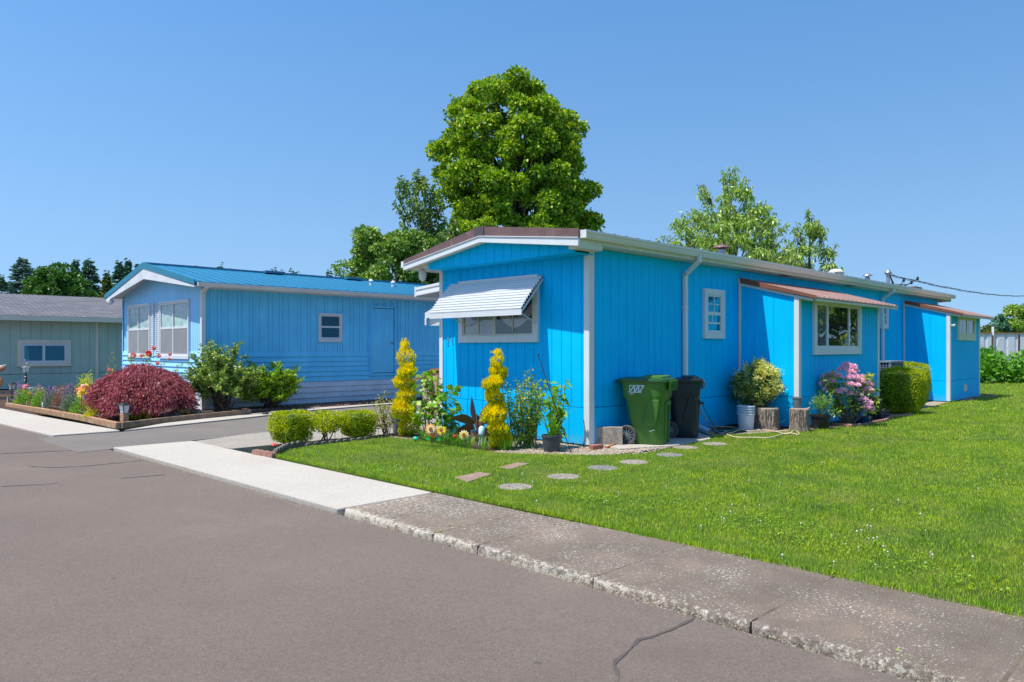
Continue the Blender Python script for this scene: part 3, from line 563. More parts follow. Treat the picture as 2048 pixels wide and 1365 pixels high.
# front (faces the road)
wall('front_wall', (X0, Y1), (X0, Y0), SE, 2.95, BLUE, bh, gr(3.53, .204, .05, 2, .14))
wall('front_skirt', (X0, Y1), (X0, Y0), .02, SE-.008, BLUE, bh, gr(3.53, .40, .02, 3, .35), off=.012)
wall('side_wall', (X0, Y0), (X1, Y0), SE, 3.04, BLUE, bh, gr(17.6, .2035, .04, 4, .13))
wall('side_skirt', (X0, Y0), (X1, Y0), .02, SE-.008, BLUE, bh, gr(17.6, .61, .02, 5, .5), off=.012)
wall('back_wall', (X1, Y0), (X1, Y1), .02, 3.0, BLUE, bh, gr(3.5, .2))
wall('far_side_wall', (X1, Y1), (X0, Y1), .02, 2.98, BLUE, bh, gr(17.6, .4))
# projecting gable face
wall('gable_wall', (8.45, 10.60), (8.45, 7.165), 2.925, lambda t: gable(10.60-t)-.0+.04 if False else min(3.275, 3.275-abs((10.60-t)-9.05)*.135), BLUE, bh, gr(3.43, .204, .05, 6, .1)+[], gw=.01)
mb = MB(); mb.box(8.462, 7.17, 2.926, 8.93, 10.60, 2.945); mb.build('gable_soffit', BLUE, bh)
# roof
def zr(y): return 3.49-abs(y-9.05)*(.245/2.1) if y < 9.05 else 3.49-(y-9.05)*(.36/2.08)
mb = MB()
slope(mb, 8.32, 27.0, 6.93, 3.17, 3.215, 9.05, 3.44, 3.487); slope(mb, 8.32, 27.0, 9.05, 3.44, 3.487, 11.13, 3.08, 3.13)
x = 8.5
while x < 26.95:
    slope(mb, x, x+.035, 6.90, 3.205, 3.245, 9.04, 3.486, 3.515); slope(mb, x, x+.035, 9.06, 3.486, 3.515, 11.13, 3.12, 3.15); x += .305
mb.box(8.32, 8.95, 3.49, 27.0, 9.15, 3.512); mb.build('roof', BROWNM, bh)
mb = MB()
slope(mb, 8.29, 8.318, 6.93, 3.10, 3.24, 8.97, 3.345, 3.50); slope(mb, 8.29, 8.318, 9.13, 3.345, 3.50, 11.13, 3.035, 3.13)
mb.build('roof_edge_flashing', BROWNM, bh)
mb = MB(); slope(mb, 8.275, 8.30, 8.94, 3.335, 3.495, 9.05, 3.348, 3.505); slope(mb, 8.275, 8.30, 9.05, 3.348, 3.505, 9.17, 3.333, 3.49)
mb.build('ridge_cap', paint('dark_brown_cap', (.115, .085, .085), rough=.4, metal=.3), bh)
mb = MB(); slope(mb, 8.285, 8.34, 6.93, 2.985, 3.112, 9.05, 3.25, 3.358); slope(mb, 8.285, 8.34, 9.05, 3.25, 3.358, 11.13, 2.94, 3.048)
slope(mb, 8.27, 8.285, 6.93, 3.10, 3.112, 9.05, 3.343, 3.355); slope(mb, 8.27, 8.285, 9.05, 3.343, 3.355, 11.13, 3.034, 3.045)
mb.build('gable_fascia', WHITE, bh, bevel=.003)
mb = MB(); slope(mb, 8.342, 8.46, 6.95, 3.02, 3.03, 9.05, 3.26, 3.27); slope(mb, 8.342, 8.46, 9.05, 3.26, 3.27, 11.1, 2.97, 2.98); 
mb.box(8.345, 6.94, 2.965, 8.865, 7.163, 3.13); mb.box(8.46, 7.163, 3.02, 8.9, 10.6, 3.045); slope(mb, 8.46, 8.9, 10.605, 3.02, 3.05, 11.1, 2.96, 2.985); mb.build('eave_soffit_front', CREAM, bh)
mb = MB(); mb.box(8.87, 6.935, 3.045, 27.0, 7.26, 3.062); mb.box(8.87, 10.70, 2.965, 27.0, 11.12, 2.98); mb.box(26.51, 7.2, 2.99, 27.0, 10.73, 3.0); mb.box(8.872, 6.934, 3.062, 27.0, 6.955, 3.165)
mb.build('soffit', CREAM, bh)
BRV = paint('brown_vent', (.12, .07, .055))
for xx in (15.0, 18.6):
    mb = MB(); mb.box(xx, 6.98, 3.038, xx+.45, 7.12, 3.046); mb.build('soffit_vent', BRV, bh)
mb = MB(); mb.box(26.97, 6.93, 3.0, 27.0, 11.13, 3.12); mb.box(8.34, 11.10, 2.95, 27.0, 11.13, 3.08); mb.build('rear_fascia', WHITE, bh)
def gutter(parent, xa, xb, y, z, w_=.12, h_=.115, mat=GUTW, out=-1):
    """K-style trough along x; y = wall side, opening on top"""
    prof = [(0, h_), (0, 0), (w_*.5*out, 0), (w_*.75*out, h_*.35), (w_*.8*out, h_*.55), (w_*out, h_*.75), (w_*out, h_), (w_*out*.94, h_), (w_*.92*out, h_*.8), (w_*.45*out, .008), (.008*out, .008), (.008*out, h_)]
    r = [[(xx, y+p[0], z+p[1]) for p in prof] for xx in (xa, xb)]
    if out > 0: r = r[::-1]
    mb = MB(); mb.loft(r); mb.box(xa-.004, y, z, xa, y+w_*out, z+h_); mb.box(xb, y, z, xb+.004, y+w_*out, z+h_)
    return mb.build('gutter', mat, parent)
gutter(bh, 8.33, 27.05, 6.932, 3.10); gutter(bh, 8.33, 27.0, 11.132, 3.0, out=1)
def pipe_rect(mb, pts, w_, d_):
    for p, q in zip(pts[:-1], pts[1:]):
        P = Vector(p); Q = Vector(q); dd = (Q-P).normalized(); mb.bar(P-dd*w_*.25, Q+dd*w_*.25, w_, d_, up=(0, 1, .01) if abs(dd.z) > .8 else (0, 0, 1))
mb = MB(); pipe_rect(mb, [(11.5, 6.865, 3.10), (11.5, 6.865, 3.02)], .075, .06)
mb.bar((11.5, 6.86, 3.03), (11.5, 7.15, 2.80), .08, .06); mb.box(11.46, 7.115, .12, 11.54, 7.18, 2.83); mb.box(11.45, 7.112, 2.2, 11.55, 7.19, 2.23); mb.box(11.45, 7.112, .9, 11.55, 7.19, .93)
mb.build('downspout', GUTW, bh, bevel=.006)
mb = MB(); mb.box(21.36, 6.84, 3.0, 21.44, 6.90, 3.1); mb.bar((21.4, 6.87, 3.03), (21.4, 7.15, 2.84), .08, .06); mb.box(21.36, 7.115, .12, 21.44, 7.18, 2.86)
mb.build('downspout', GUTW, bh, bevel=.006)
# corner boards
def corner(name, x, y, z0, z1, wa, wb_, mat=WHITE, sx=1, sy=1):
    mb = MB(); mb.box(x-.02*sx, y-.02*sy, z0, x+wb_*sx, y-.0*sy+.0, z1); mb.box(x-.02*sx, y, z0, x-.0, y+wa*sy, z1-.001); return mb.build(name, mat, bh, bevel=.003)
mb = MB(); mb.box(X0-.025, Y0-.022, .02, X0+.10, Y0+.0, 3.03); mb.box(X0-.025, Y0+.0, .02, X0-.0, Y0+.085, 2.924); mb.build('corner_trim', WHITE, bh, bevel=.003)
mb = MB(); mb.box(X0-.022, Y1-.055, .02, X0-.0, Y1+.02, 2.924); mb.box(X0-.022, Y1+.02, .02, X0+.08, Y1+.042, 2.924); mb.build('corner_trim', WHITE, bh, bevel=.003)
mb = MB(); mb.box(X1-.07, Y0-.022, .02, X1+.02, Y0, 3.03); mb.build('corner_trim', WHITE, bh)
mb = MB(); mb.box(13.49, Y0-.035, .02, 13.575, Y0-.013, 2.88); mb.build('wall_batten', WHITE, bh); mb = MB(); mb.box(23.2, Y0-.035, .02, 23.29, Y0-.013, 2.88); mb.build('wall_batten', WHITE, bh)
# front window with aluminium awning
def sl_win():
    M = frame_of((X0, 10.19), (0, -1)); w_ = 1.95-.2
    F = window(bh, (X0, 10.09), (0, -1), 1.75, 1.715, 2.60, trim=.105, vbars=(.47,), sash=.03, bar=.055, glass=GLASS, trimbottom=.115, muntin=((.232, .238, .03, .97), (.72, .726, .03, .97)),
               curtain=[(.02, .46, .02, .98, CURTG, 0), (.5, .98, .42, .62, CURTP, .24)], sashm=CREAM)
    return F
sl_win()
def awning():
    yl, yr = 10.42, 8.14; prof = []                      # (distance out from the wall, z)
    N = 12
    for i in range(N+1):
        t = i/N; out = .02+.50*t+.03*math.sin(math.pi*t); z = 2.66-.56*t
        prof.append((out, z))
        if i < N: prof.append((out+.032, z-.006))
    prof2 = []
    for i in range(N):
        t0 = i/N; t1 = (i+1)/N
        a = (.02+.50*t0+.03*math.sin(math.pi*t0), 2.66-.56*t0); b_ = (.02+.50*t1+.03*math.sin(math.pi*t1), 2.66-.56*t1)
        prof2 += [a, (a[0]+.022, a[1]+.010), (a[0]+.036, a[1]+.004), (a[0]+.040, a[1]-.012), (b_[0]-.010, b_[1]+.004)]
    prof2.append(b_); vs = []; fs = []
    for (o, z) in prof2: vs += [(X0-o, yr, z), (X0-o, yl, z)]
    for i in range(len(prof2)-1): fs.append((2*i, 2*i+2, 2*i+3, 2*i+1))
    mb = MB(); mb.add(vs, fs); o, z = prof2[-1]
    aw = mb.build('window_awning', WMETAL, bh)
    s = aw.modifiers.new('thickness', 'SOLIDIFY'); s.thickness = .004
    mb = MB(); mb.box(X0-o-.012, yr-.01, z-.075, X0-o, yl+.01, z+.01); mb.bar((X0-o, yl-.004, z-.03), (X0-.02, yl-.004, 2.62), .012, .03); mb.bar((X0-o, yr+.004, z-.03), (X0-.02, yr+.004, 2.62), .012, .03)
    mb.build('valance', WMETAL, aw)
    for yy in (yl-.45, yr+.06):
        mb = MB(); mb.tube([(X0-o+.01, yy, z-.02), (X0-.05, yy-.02 if yy > 9 else yy+.05, 1.90)], .009, n=6); mb.build('support_arm', WMETAL, aw)
awning()
# house number "21"
def stroke(mb, pts, M, r=.006): mb.tube([M@Vector(p) for p in pts], r, n=5)
M = frame_of((X0, 10.56), (0, -1)); mb = MB()
stroke(mb, [(0, -.012, 1.66), (.015, -.012, 1.685), (.04, -.012, 1.685), (.05, -.012, 1.66), (.045, -.012, 1.63), (0, -.012, 1.57), (.055, -.012, 1.57)], M); mb.build('number_two', GMETAL, bh)
mb = MB(); stroke(mb, [(.12, -.012, 1.665), (.14, -.012, 1.685), (.14, -.012, 1.57)], M); mb.build('number_one', GMETAL, bh)
# side windows
xa = onY(1411, 600, Y0)[0]; xb = onY(1440, 600, Y0)[0]
F = window(bh, (xa, Y0), (1, 0), xb-xa, 1.80, 2.50, trim=.105, vbars=(), hbars=(.5,), bar=.06, sash=.035, glass=GLASSR, trimbottom=.12, back=paint('blue_blind', (.02, .10, .22)), muntin=((.48, .51, .53, .97), (.06, .94, .74, .76), (.36, .38, .25, .47), (.06, .9, .22, .27)), sashm=WHITE)
xa = onY(1762, 600, Y0)[0]; xb = onY(1771, 600, Y0)[0]; window(bh, (xa, Y0), (1, 0), xb-xa, 2.13, 2.66, trim=.09, vbars=(), hbars=(.55,), glass=GLASSR, back=paint('blue_blind2', (.05, .30, .45)))
# additions (bump-outs) with shed roofs
def addition(xa, xb, win, name):
    Ya = 6.02; ct = lambda t: 2.80-t*(.30/1.18)
    wall('addition_wall', (xa, Y0), (xa, Ya), SE, ct, BLUE, bh, gr(1.18, .4, 0, 1, .3), off=0)
    wall('addition_skirt', (xa, Y0), (xa, Ya), .02, SE-.008, BLUE, bh, [], off=.01)
    wall('addition_wall', (xa, Ya), (xb, Ya), SE, 2.48, BLUE, bh, gr(xb-xa, .2035, .03, 8, .12)); wall('addition_skirt', (xa, Ya), (xb, Ya), .02, SE-.008, BLUE, bh, gr(xb-xa, .61, 0, 1, .4), off=.012)
    wall('addition_wall', (xb, Ya), (xb, Y0), .02, lambda t: 2.50+t*(.30/1.18), BLUE, bh, gr(1.18, .2))
    mb = MB(); mb.box(xa-.022, Ya-.02, .02, xa+.085, Ya-.0, 2.46); mb.box(xa-.022, Ya, .02, xa, Ya+.075, 2.47); mb.build('corner_trim', WHITE, bh, bevel=.003)
    mb = MB(); mb.box(xb-.085, Ya-.02, .02, xb+.02, Ya, 2.46); mb.build('corner_trim', WHITE, bh, bevel=.003)
    # white rake board under the roof edge, brown rake flashing, ribbed roof
    mb = MB(); mb.hexa([(xa-.03, 5.74, 2.37), (xa-.002, 5.74, 2.37), (xa-.002, Y0-.002, 2.79-.05), (xa-.03, Y0-.002, 2.79-.05)], [(xa-.03, 5.74, 2.41), (xa-.002, 5.74, 2.41), (xa-.002, Y0-.002, 2.80), (xa-.03, Y0-.002, 2.80)]); mb.build('rake_board', WHITE, bh)
    mb = MB(); x_ = xa-.05; z_f, z_b = 2.43, 2.86
    mb.hexa([(x_, 5.66, z_f-.01), (xb+.22, 5.66, z_f-.01), (xb+.22, Y0-.002, z_b-.01), (x_, Y0-.002, z_b-.01)], [(x_, 5.66, z_f+.01), (xb+.22, 5.66, z_f+.01), (xb+.22, Y0-.002, z_b+.01), (x_, Y0-.002, z_b+.01)])
    q = x_+.08
    while q < xb+.2: mb.hexa([(q, 5.65, z_f+.008), (q+.03, 5.65, z_f+.008), (q+.03, Y0-.004, z_b+.008), (q, Y0-.004, z_b+.008)], [(q, 5.65, z_f+.035), (q+.03, 5.65, z_f+.035), (q+.03, Y0-.004, z_b+.035), (q, Y0-.004, z_b+.035)]); q += .23
    mb.build('addition_roof', BROWNP, bh)
    mb = MB(); mb.hexa([(x_-.02, 5.655, z_f-.02), (x_-.001, 5.655, z_f-.02), (x_-.001, Y0-.003, z_b-.065), (x_-.02, Y0-.003, z_b-.065)], [(x_-.02, 5.655, z_f+.035), (x_-.001, 5.655, z_f+.035), (x_-.001, Y0-.003, z_b+.04), (x_-.02, Y0-.003, z_b+.04)])
    mb.build('rake_flashing', paint('rust_brown_flashing', (.20, .075, .045), rough=.5, var=.15), bh)
    mb = MB(); mb.hexa([(xa, 5.70, 2.40), (xb+.2, 5.70, 2.40), (xb+.2, Ya-.021, 2.475), (xa, Ya-.021, 2.475)], [(xa, 5.70, 2.419), (xb+.2, 5.70, 2.419), (xb+.2, Ya-.021, 2.49), (xa, Ya-.021, 2.49)]); mb.box(xa, 5.68, 2.37, xb+.2, 5.70, 2.418); mb.build('addition_soffit', CREAM, bh)
    mb = MB(); mb.box(xa+.086, Ya-.018, 2.40, xb-.086, Ya, 2.47); mb.build('frieze_board', CREAM, bh)
    return Ya
addition(13.58, 17.75, None, 'a'); addition(23.3, 26.46, None, 'b')
xa = onY(1629, 600, 6.02)[0]; xb = onY(1715, 600, 6.02)[0]
window(bh, (xa, 6.02), (1, 0), xb-xa, 1.50, 2.385, trim=.10, vbars=(.25, .755), bar=.07, sash=.05, glass=GLASSR, trimbottom=.125, curtain=[(.02, .24, .05, .98, CURTG, 0)])
xa = onY(1916, 650, 6.02)[0]; xb = onY(1946, 650, 6.02)[0]
window(bh, (xa, 6.02), (1, 0), xb-xa, 1.92, 2.36, trim=.12, trimbottom=.19, vbars=(.5,), tm=CREAM, curtain=[(.02, .2, .02, .98, CURTG, 0), (.3, .6, .02, .98, CURTG, 0), (.72, .97, .02, .98, CURTG, 0)])
xv, yv, zv = onY(1930, 776, 6.005); mb = MB(); mb.box(xv-.14, 5.99, zv-.10, xv+.14, 6.006, zv+.10)
for i in range(3):
    for j in range(3): mb.box(xv-.125+.09*i, 5.982, zv-.085+.06*j, xv-.055+.09*i, 5.991, zv-.04+.06*j)
mb.build('crawl_vent', TAN, bh)
mb = MB(); x_, y_, z_ = onY(1903, 652, 5.98); mb.lathe([(.02, 0), (.035, .02), (.04, .05), (.02, .075)], (x_, y_-.06, z_-.03), n=10); mb.tube([(x_, y_-.06, z_), (x_, 6.01, z_+.02)], .015); mb.build('wall_lamp', CREAM, bh)
# roof fittings
def vent(px, y, ztop, r, mat, name='roof_vent'):
    x_, y_, z_ = onY(px, 500, y); z0 = zr(y)-.02; mb = MB(); mb.lathe([(r, z0), (r, ztop-.12)], (x_, y_, 0), n=16); V = mb.build(name, mat, bh, smooth=True, autos=40)
    mb = MB(); mb.lathe([(r*.7, ztop-.13), (r*.7, ztop-.08), (r*2.1, ztop-.08), (r*1.9, ztop-.05), (r*.5, ztop), (.01, ztop+.01)], (x_, y_, 0), n=20); mb.build('vent_cap', BROWNM if r > .08 else GMETAL, V, smooth=True, autos=40); return V
vent(1443, 8.5, 3.84, .095, GMETAL); vent(1735, 8.4, 3.80, .07, GMETAL)
x_, y_, z_ = onY(1672, 548, 7.9); mb = MB(); mb.lathe([(.11, -.10), (.18, -.05), (.20, .03), (.13, .1), (.02, .12)], (x_, y_, 3.50), n=18); mb.box(x_-.34, y_-.1, 3.34, x_-.1, y_+.1, 3.52); mb.build('turbine_vent', CREAM, bh, smooth=True, autos=40)
x_, y_, z_ = onY(1825, 575, 8.3); mb = MB(); mb.box(x_-.35, y_-.2, 3.35, x_+.35, y_+.2, 3.60); mb.build('chimney_box', BROWNM, bh, bevel=.01)
# service mast and cable
ms = Vector((23.2, 7.6, 3.25)); mb = MB(); mb.tube([ms, ms+Vector((0, 0, .47))], .05, n=10); mb.lathe([(.09, 0), (.10, .05), (.05, .13), (.02, .15)], tuple(ms+Vector((0, 0, .42))), n=12)
mb.build('service_mast', GMETAL, bh, smooth=True, autos=40)
m0 = ms+Vector((0, -.05, .40)); cb = thing('power_cable', 'twisted overhead power line running from the roof mast out to the right', 'power cable', tuple(m0))
e = Vector(D(2048, 597, 44)); far = e+(e-m0)*.6+Vector((0, 0, .9)); mb = MB()
for k in range(3):
    pts = []
    for i in range(61):
        t = i/60; p = m0.lerp(far, t); p.z -= 1.1*4*t*(1-t)*.42; a = t*60+k*2.09; p += Vector((0, .02*math.cos(a), .02*math.sin(a)))*(1.5 if k else .5); pts.append(p)
    mb.tube(pts, .009, n=4)
mb.build('conductors', BLACKM, cb)
mb = MB()
for k, (dx, dz) in enumerate(((.5, .26), (.75, .2), (.95, .32))):
    q = ms+Vector((dx*.8, -dx*.6, dz-.02)); mb.tube([ms+Vector((.02, -.03, .42)), ms+Vector((.15, -.12, .0+.06*k)), ms+Vector((dx*.5, -dx*.4, .02+.05*k)), q], .014, n=5); mb.lathe([(.03, -.04), (.04, .0), (.025, .06)], tuple(q), n=8)
mb.build('drip_loops', BLACKM, cb)
# porch roof, small side awning, lamp and pipes on the driveway side
px_, py_, pz_ = onX(836, 575, 10.0)
pr = MB(); slope(pr, 10.0, 22, 10.78, 2.93, 2.97, py_, 2.76, 2.80); pr.build('porch_roof', CREAM, bh)
pr = MB(); slope(pr, 9.96, 9.998, 10.78, 2.80, 2.985, py_+.02, 2.64, 2.82); slope(pr, 9.945, 9.96, 10.78, 2.93, 2.985, py_+.02, 2.765, 2.82); slope(pr, 9.945, 9.96, 10.78, 2.80, 2.84, py_+.02, 2.64, 2.68); pr.box(9.95, py_+.02, 2.62, 22, py_+.06, 2.84); pr.build('porch_fascia', WHITE, bh)
pr = MB(); pr.box(10.0, 10.80, 2.70, 22, 11.0, 2.80); pr.build('porch_beam', WOODO, bh)
for xx in (10.6, 16, 21.5):
    mb = MB(); mb.box(xx, py_-.12, 0, xx+.08, py_-.04, 2.7); mb.build('porch_post', WHITE, bh)
qx, qy, qz = onX(851, 625, 9.25)
mb = MB(); slope(mb, 9.25, 10.5, 10.78, 2.50, 2.515, qy, 2.19, 2.205); mb.box(9.25, qy-.02, 2.14, 10.5, qy, 2.21); slope(mb, 9.235, 9.25, 10.78, 2.30, 2.515, qy, 2.08, 2.205); mb.box(9.23, qy-.05, 1.96, 9.27, qy, 2.10); mb.box(9.30, qy-.38, 1.95, 9.9, qy-.06, 2.15)
mb.build('side_awning', WMETAL, bh)
mb = MB(); mb.tube([(8.98, 10.83, 2.9), (8.98, 10.83, .95)], .028, n=8); mb.tube([(9.1, 10.86, 2.6), (9.1, 10.86, 1.1)], .02, n=8); mb.build('drain_pipe', WHITE, bh)
lx, ly, lz = onX(845, 540, 8.62); mb = MB(); mb.lathe([(.02, .02), (.055, .0), (.07, -.02), (.075, -.10), (.055, -.17), (.015, -.20)][::-1], (lx, ly, 2.95), n=14); mb.tube([(lx, ly, 2.93), (lx, ly, 3.02)], .03); mb.build('porch_lamp', WHITE, bh, smooth=True, autos=40)
# steps railing beside the porch
st = thing('porch_railing', 'turned orange wood newel post and rail at the side porch steps', 'railing', (*onX(864, 800, 10.15)[:2], 0)); sx_, sy_ = st.location.x, st.location.y
mb = MB(); mb.lathe([(.045, 0), (.045, .22), (.03, .25), (.045, .30), (.03, .34), (.028, .42), (.05, .58), (.04, .75), (.025, .84), (.045, .87), (.045, 1.0), (.05, 1.02), (.03, 1.05)], (sx_, sy_, 0), n=14); mb.build('newel_post', WOODO, st, smooth=True, autos=45)
mb = MB(); mb.bar((sx_-.02, sy_+.03, 1.03), (sx_+.35, sy_-.45, 1.06), .09, .045); mb.bar((sx_, sy_, 1.02), (sx_-.35, sy_+.22, .80), .09, .04); mb.build('handrail', WOODO, st)
for k in range(5):
    mb = MB(); t = .2+.17*k; mb.lathe([(.02, .15), (.03, .4), (.02, .7), (.025, 1.02)], (sx_+.35*t, sy_-.45*t, 0), n=8); mb.build('baluster', WOODO, st, smooth=True)
pp = thing('porch_steps', 'pinkish boarded steps side beside the wood newel post', 'steps', (*onX(852, 800, 10.6)[:2], 0)); ax_, ay_ = pp.location.x, pp.location.y
PINKB = paint('pinkish_board', (.42, .30, .28), rough=.8, var=.15)
mb = MB(); mb.hexa([(ax_, ay_-.45, 0), (ax_+.9, ay_-.45, 0), (ax_+.9, ay_+.12, 0), (ax_, ay_+.12, 0)], [(ax_, ay_-.45, .98), (ax_+.9, ay_-.45, .98), (ax_+.9, ay_+.12, .80), (ax_, ay_+.12, .80)]); mb.build('side_board', PINKB, pp)
mb = MB(); mb.hexa([(ax_-.03, ay_-.45, .985), (ax_+.9, ay_-.45, .985), (ax_+.9, ay_+.16, .79), (ax_-.03, ay_+.16, .79)], [(ax_-.03, ay_-.45, 1.01), (ax_+.9, ay_-.45, 1.01), (ax_+.9, ay_+.16, .815), (ax_-.03, ay_+.16, .815)]); mb.build('slanted_top', paint('dark_red_board', (.16, .04, .04)), pp)

# ============================================================ PALE BLUE HOME
lh = thing('mobile_home', 'pale sky blue mobile home with teal metal roof behind the red maple', 'house', (7.34, 17.84, 0))
LX, LY0, LY1, LX1 = 7.34, 17.84, 23.45, 24.0; yc = 20.62
ztg = lambda t: 3.0+max(0, (1-abs((LY1-t)-yc)/2.83))*.55
wall('gable_wall', (LX, LY1), (LX, LY0), 1.42, ztg, SKYB2, lh, sum([[q, q+.05] for q in gr(5.6, .145, 0, 1, .1)], []), gw=.012, gd=.02)
def lap(name, p0, p1, z0, z1, n, mat, parent, d=.030):
    a = Vector((p1[0]-p0[0], p1[1]-p0[1], 0)); M = frame_of(p0, a); L_ = a.length; mb = MB(); h = (z1-z0)/n
    for i in range(n):
        z = z0+i*h; g_ = .012; mb.add([M@Vector(p) for p in ((0, -d, z+g_), (L_, -d, z+g_), (L_, -.006, z+h), (0, -.006, z+h), (0, .03, z+h), (L_, .03, z+h), (0, .0, z+g_), (L_, .0, z+g_), (0, .0, z), (L_, .0, z))], [(0, 1, 2, 3), (3, 2, 5, 4), (6, 7, 1, 0), (0, 3, 4, 6), (1, 7, 5, 2), (8, 9, 7, 6)])
    return mb.build(name, mat, parent)
lap('gable_lap_siding', (LX, LY1), (LX, LY0), .62, 1.42, 6, SKYB2, lh); lap('gable_skirting', (LX, LY1), (LX, LY0), .02, .62, 5, WMETAL, lh)
g2 = []; q = .06
for k in range(200):
    g2.append(q); q += (.11, .19, .10, .17, .24)[k % 5]
wall('long_wall', (LX, LY0), (LX1, LY0), 1.40, 2.93, SKYB, lh, g2, gw=.016, gd=.014)
lap('long_lap_siding', (LX, LY0), (LX1, LY0), .60, 1.40, 6, SKYB, lh, .03); lap('long_skirting', (LX, LY0), (LX1, LY0), .02, .60, 4, SKIRT, lh, .03)
wall('far_wall', (LX1, LY0), (LX1, LY1), .02, 3.0, SKYB, lh, []); wall('back_wall', (LX1, LY1), (LX, LY1), .02, 3.0, SKYB, lh, [])
gx = 6.95
mb = MB(); slope(mb, gx, LX1+.3, 17.30, 3.02, 3.05, yc, 3.69, 3.72); slope(mb, gx, LX1+.3, yc, 3.69, 3.72, 23.75, 3.02, 3.05)
q = gx+.1
while q < LX1+.3: slope(mb, q, q+.03, 17.27, 3.045, 3.060, yc, 3.715, 3.728); slope(mb, q, q+.03, yc, 3.715, 3.728, 23.75, 3.045, 3.060); q += .305
mb.box(gx, yc-.12, 3.70, LX1+.3, yc+.12, 3.752); mb.build('roof', TEALT, lh)
mb = MB(); slope(mb, gx-.03, gx, 17.28, 2.97, 3.09, yc, 3.60, 3.76); slope(mb, gx-.03, gx, yc, 3.60, 3.76, 23.76, 2.93, 3.07); mb.build('rake_trim', TEALM, lh)
mb = MB(); slope(mb, gx-.015, gx+.03, 17.33, 2.92, 2.965, yc, 3.32, 3.60); slope(mb, gx-.015, gx+.03, yc, 3.32, 3.60, 23.70, 2.86, 2.93)
mb.build('gable_fascia', paint('white_ribbed_board', (.62, .64, .67), rough=.6), lh)
mb = MB(); slope(mb, gx+.03, LX+.05, 17.35, 2.95, 2.96, yc, 3.57, 3.58); slope(mb, gx+.03, LX+.05, yc, 3.57, 3.58, 23.7, 2.95, 2.96); mb.box(LX, 17.36, 2.93, LX1+.2, 17.86, 2.945); mb.build('soffit', WHITE, lh)
mb = MB(); mb.box(LX-.3, 17.33, 2.93, LX1+.2, 17.36, 3.04); mb.build('eave_fascia', WHITE, lh)
gutter(lh, gx+.05, LX1+.2, 17.33, 2.94, w_=.10, h_=.09)
mb = MB(); mb.bar((LX-.13, 17.28, 2.93), (LX-.03, 17.74, 2.80), .08, .06); mb.box(LX-.075, 17.70, .1, LX+.02, 17.80, 2.84); mb.build('downspout', WHITE, lh, bevel=.005)
mb = MB(); mb.box(LX-.022, LY0-.022, .02, LX+.06, LY0+.06, 2.93); mb.build('corner_trim', WHITE, lh)
mb = MB(); mb.box(LX-.03, LY1-.02, .02, LX, LY1+.03, 2.93); mb.build('corner_trim', SKYB2, lh)
def lwin(u0, u1, zt_, zb_, shut):
    ya = onX(u0, 660, LX)[1]; yb = onX(u1, 660, LX)[1]; wd = ya-yb
    F = window(lh, (LX, ya), (0, -1), wd, zb_, zt_, trim=.05, vbars=(.47,), hbars=(.52,), bar=.05, sash=.04, glass=GLASS, trimbottom=.09, back=paint('pale_blind', (.20, .24, .25)),
               curtain=[(.03, .46, .54, .97, CURT, 0), (.5, .97, .54, .97, CURT, 0)], sashm=WHITE)
    M = frame_of((LX, ya), (0, -1)); k = MB(); wb(k, M, .04, wd-.04, .028, .030, zb_+.04, zb_+.50*(zt_-zb_)); k.build('insect_screen', SCREEN, F)
    s0 = onX(shut[0], 660, LX)[1]; s1 = onX(shut[1], 660, LX)[1]; M = frame_of((LX, s0), (0, -1)); w2 = s0-s1; k = MB()
    wb(k, M, 0, .03, 0, .04, zb_-.05, zt_+.05); wb(k, M, w2-.03, w2, 0, .04, zb_-.05, zt_+.05); wb(k, M, .03, w2-.03, .0, .012, zb_-.05, zt_+.05); z = zb_-.04
    while z < zt_+.03:
        k.add([M@Vector(p) for p in ((.03, -.034, z), (w2-.03, -.034, z), (w2-.03, -.014, z+.045), (.03, -.014, z+.045))], [(0, 1, 2, 3)]); z += .05
    k.build('shutter', WMETAL, lh)
lwin(260, 301, 2.68, 1.32, (302.5, 309.5)); lwin(323, 379, 2.67, 1.32, (314, 321.5))
xa = onY(636, 660, LY0)[0]; xb = onY(683, 660, LY0)[0]; window(lh, (xa+.05, LY0), (1, 0), xb-xa-.1, 1.76, 2.40, trim=.05, vbars=(), hbars=(.5,), bar=.05, glass=GLASSR, back=paint('grey_blind', (.16, .18, .20)), trimbottom=.09)
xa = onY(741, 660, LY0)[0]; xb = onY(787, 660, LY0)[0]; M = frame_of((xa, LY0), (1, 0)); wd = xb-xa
mb = MB(); wb(mb, M, .025, wd-.025, .026, .040, .80, 2.64); dr_ = mb.build('door', SKYB, lh); mb = MB(); wb(mb, M, .0, wd, .021, .0235, .78, 2.66); mb.build('door_gap_shadow', paint('dark_blue_gap_shade', (.01, .06, .12)), dr_)  # dark blue sheet behind the door paints in the shadowed gap around it
mb = MB(); wb(mb, M, -.05, 0, 0, .07, .72, 2.72); wb(mb, M, wd, wd+.05, 0, .07, .72, 2.72); wb(mb, M, 0, wd, 0, .05, 2.66, 2.72); wb(mb, M, 0, wd, 0, .06, .72, .78); mb.build('door_frame', SKYB, dr_)
mb = MB(); wb(mb, M, .18*wd, .8*wd, .04, .052, 1.92, 2.56); 
for k in range(5): wb(mb, M, .21*wd, .77*wd, .052, .066, 1.96+k*.12, 2.03+k*.12)
mb.build('louvre_window', SKYB, dr_)
mb = MB(); mb.tube([M@Vector((.88*wd, -.04, 1.65)), M@Vector((.88*wd, -.09, 1.65))], .03, n=8); mb.build('door_knob', GMETAL, dr_)
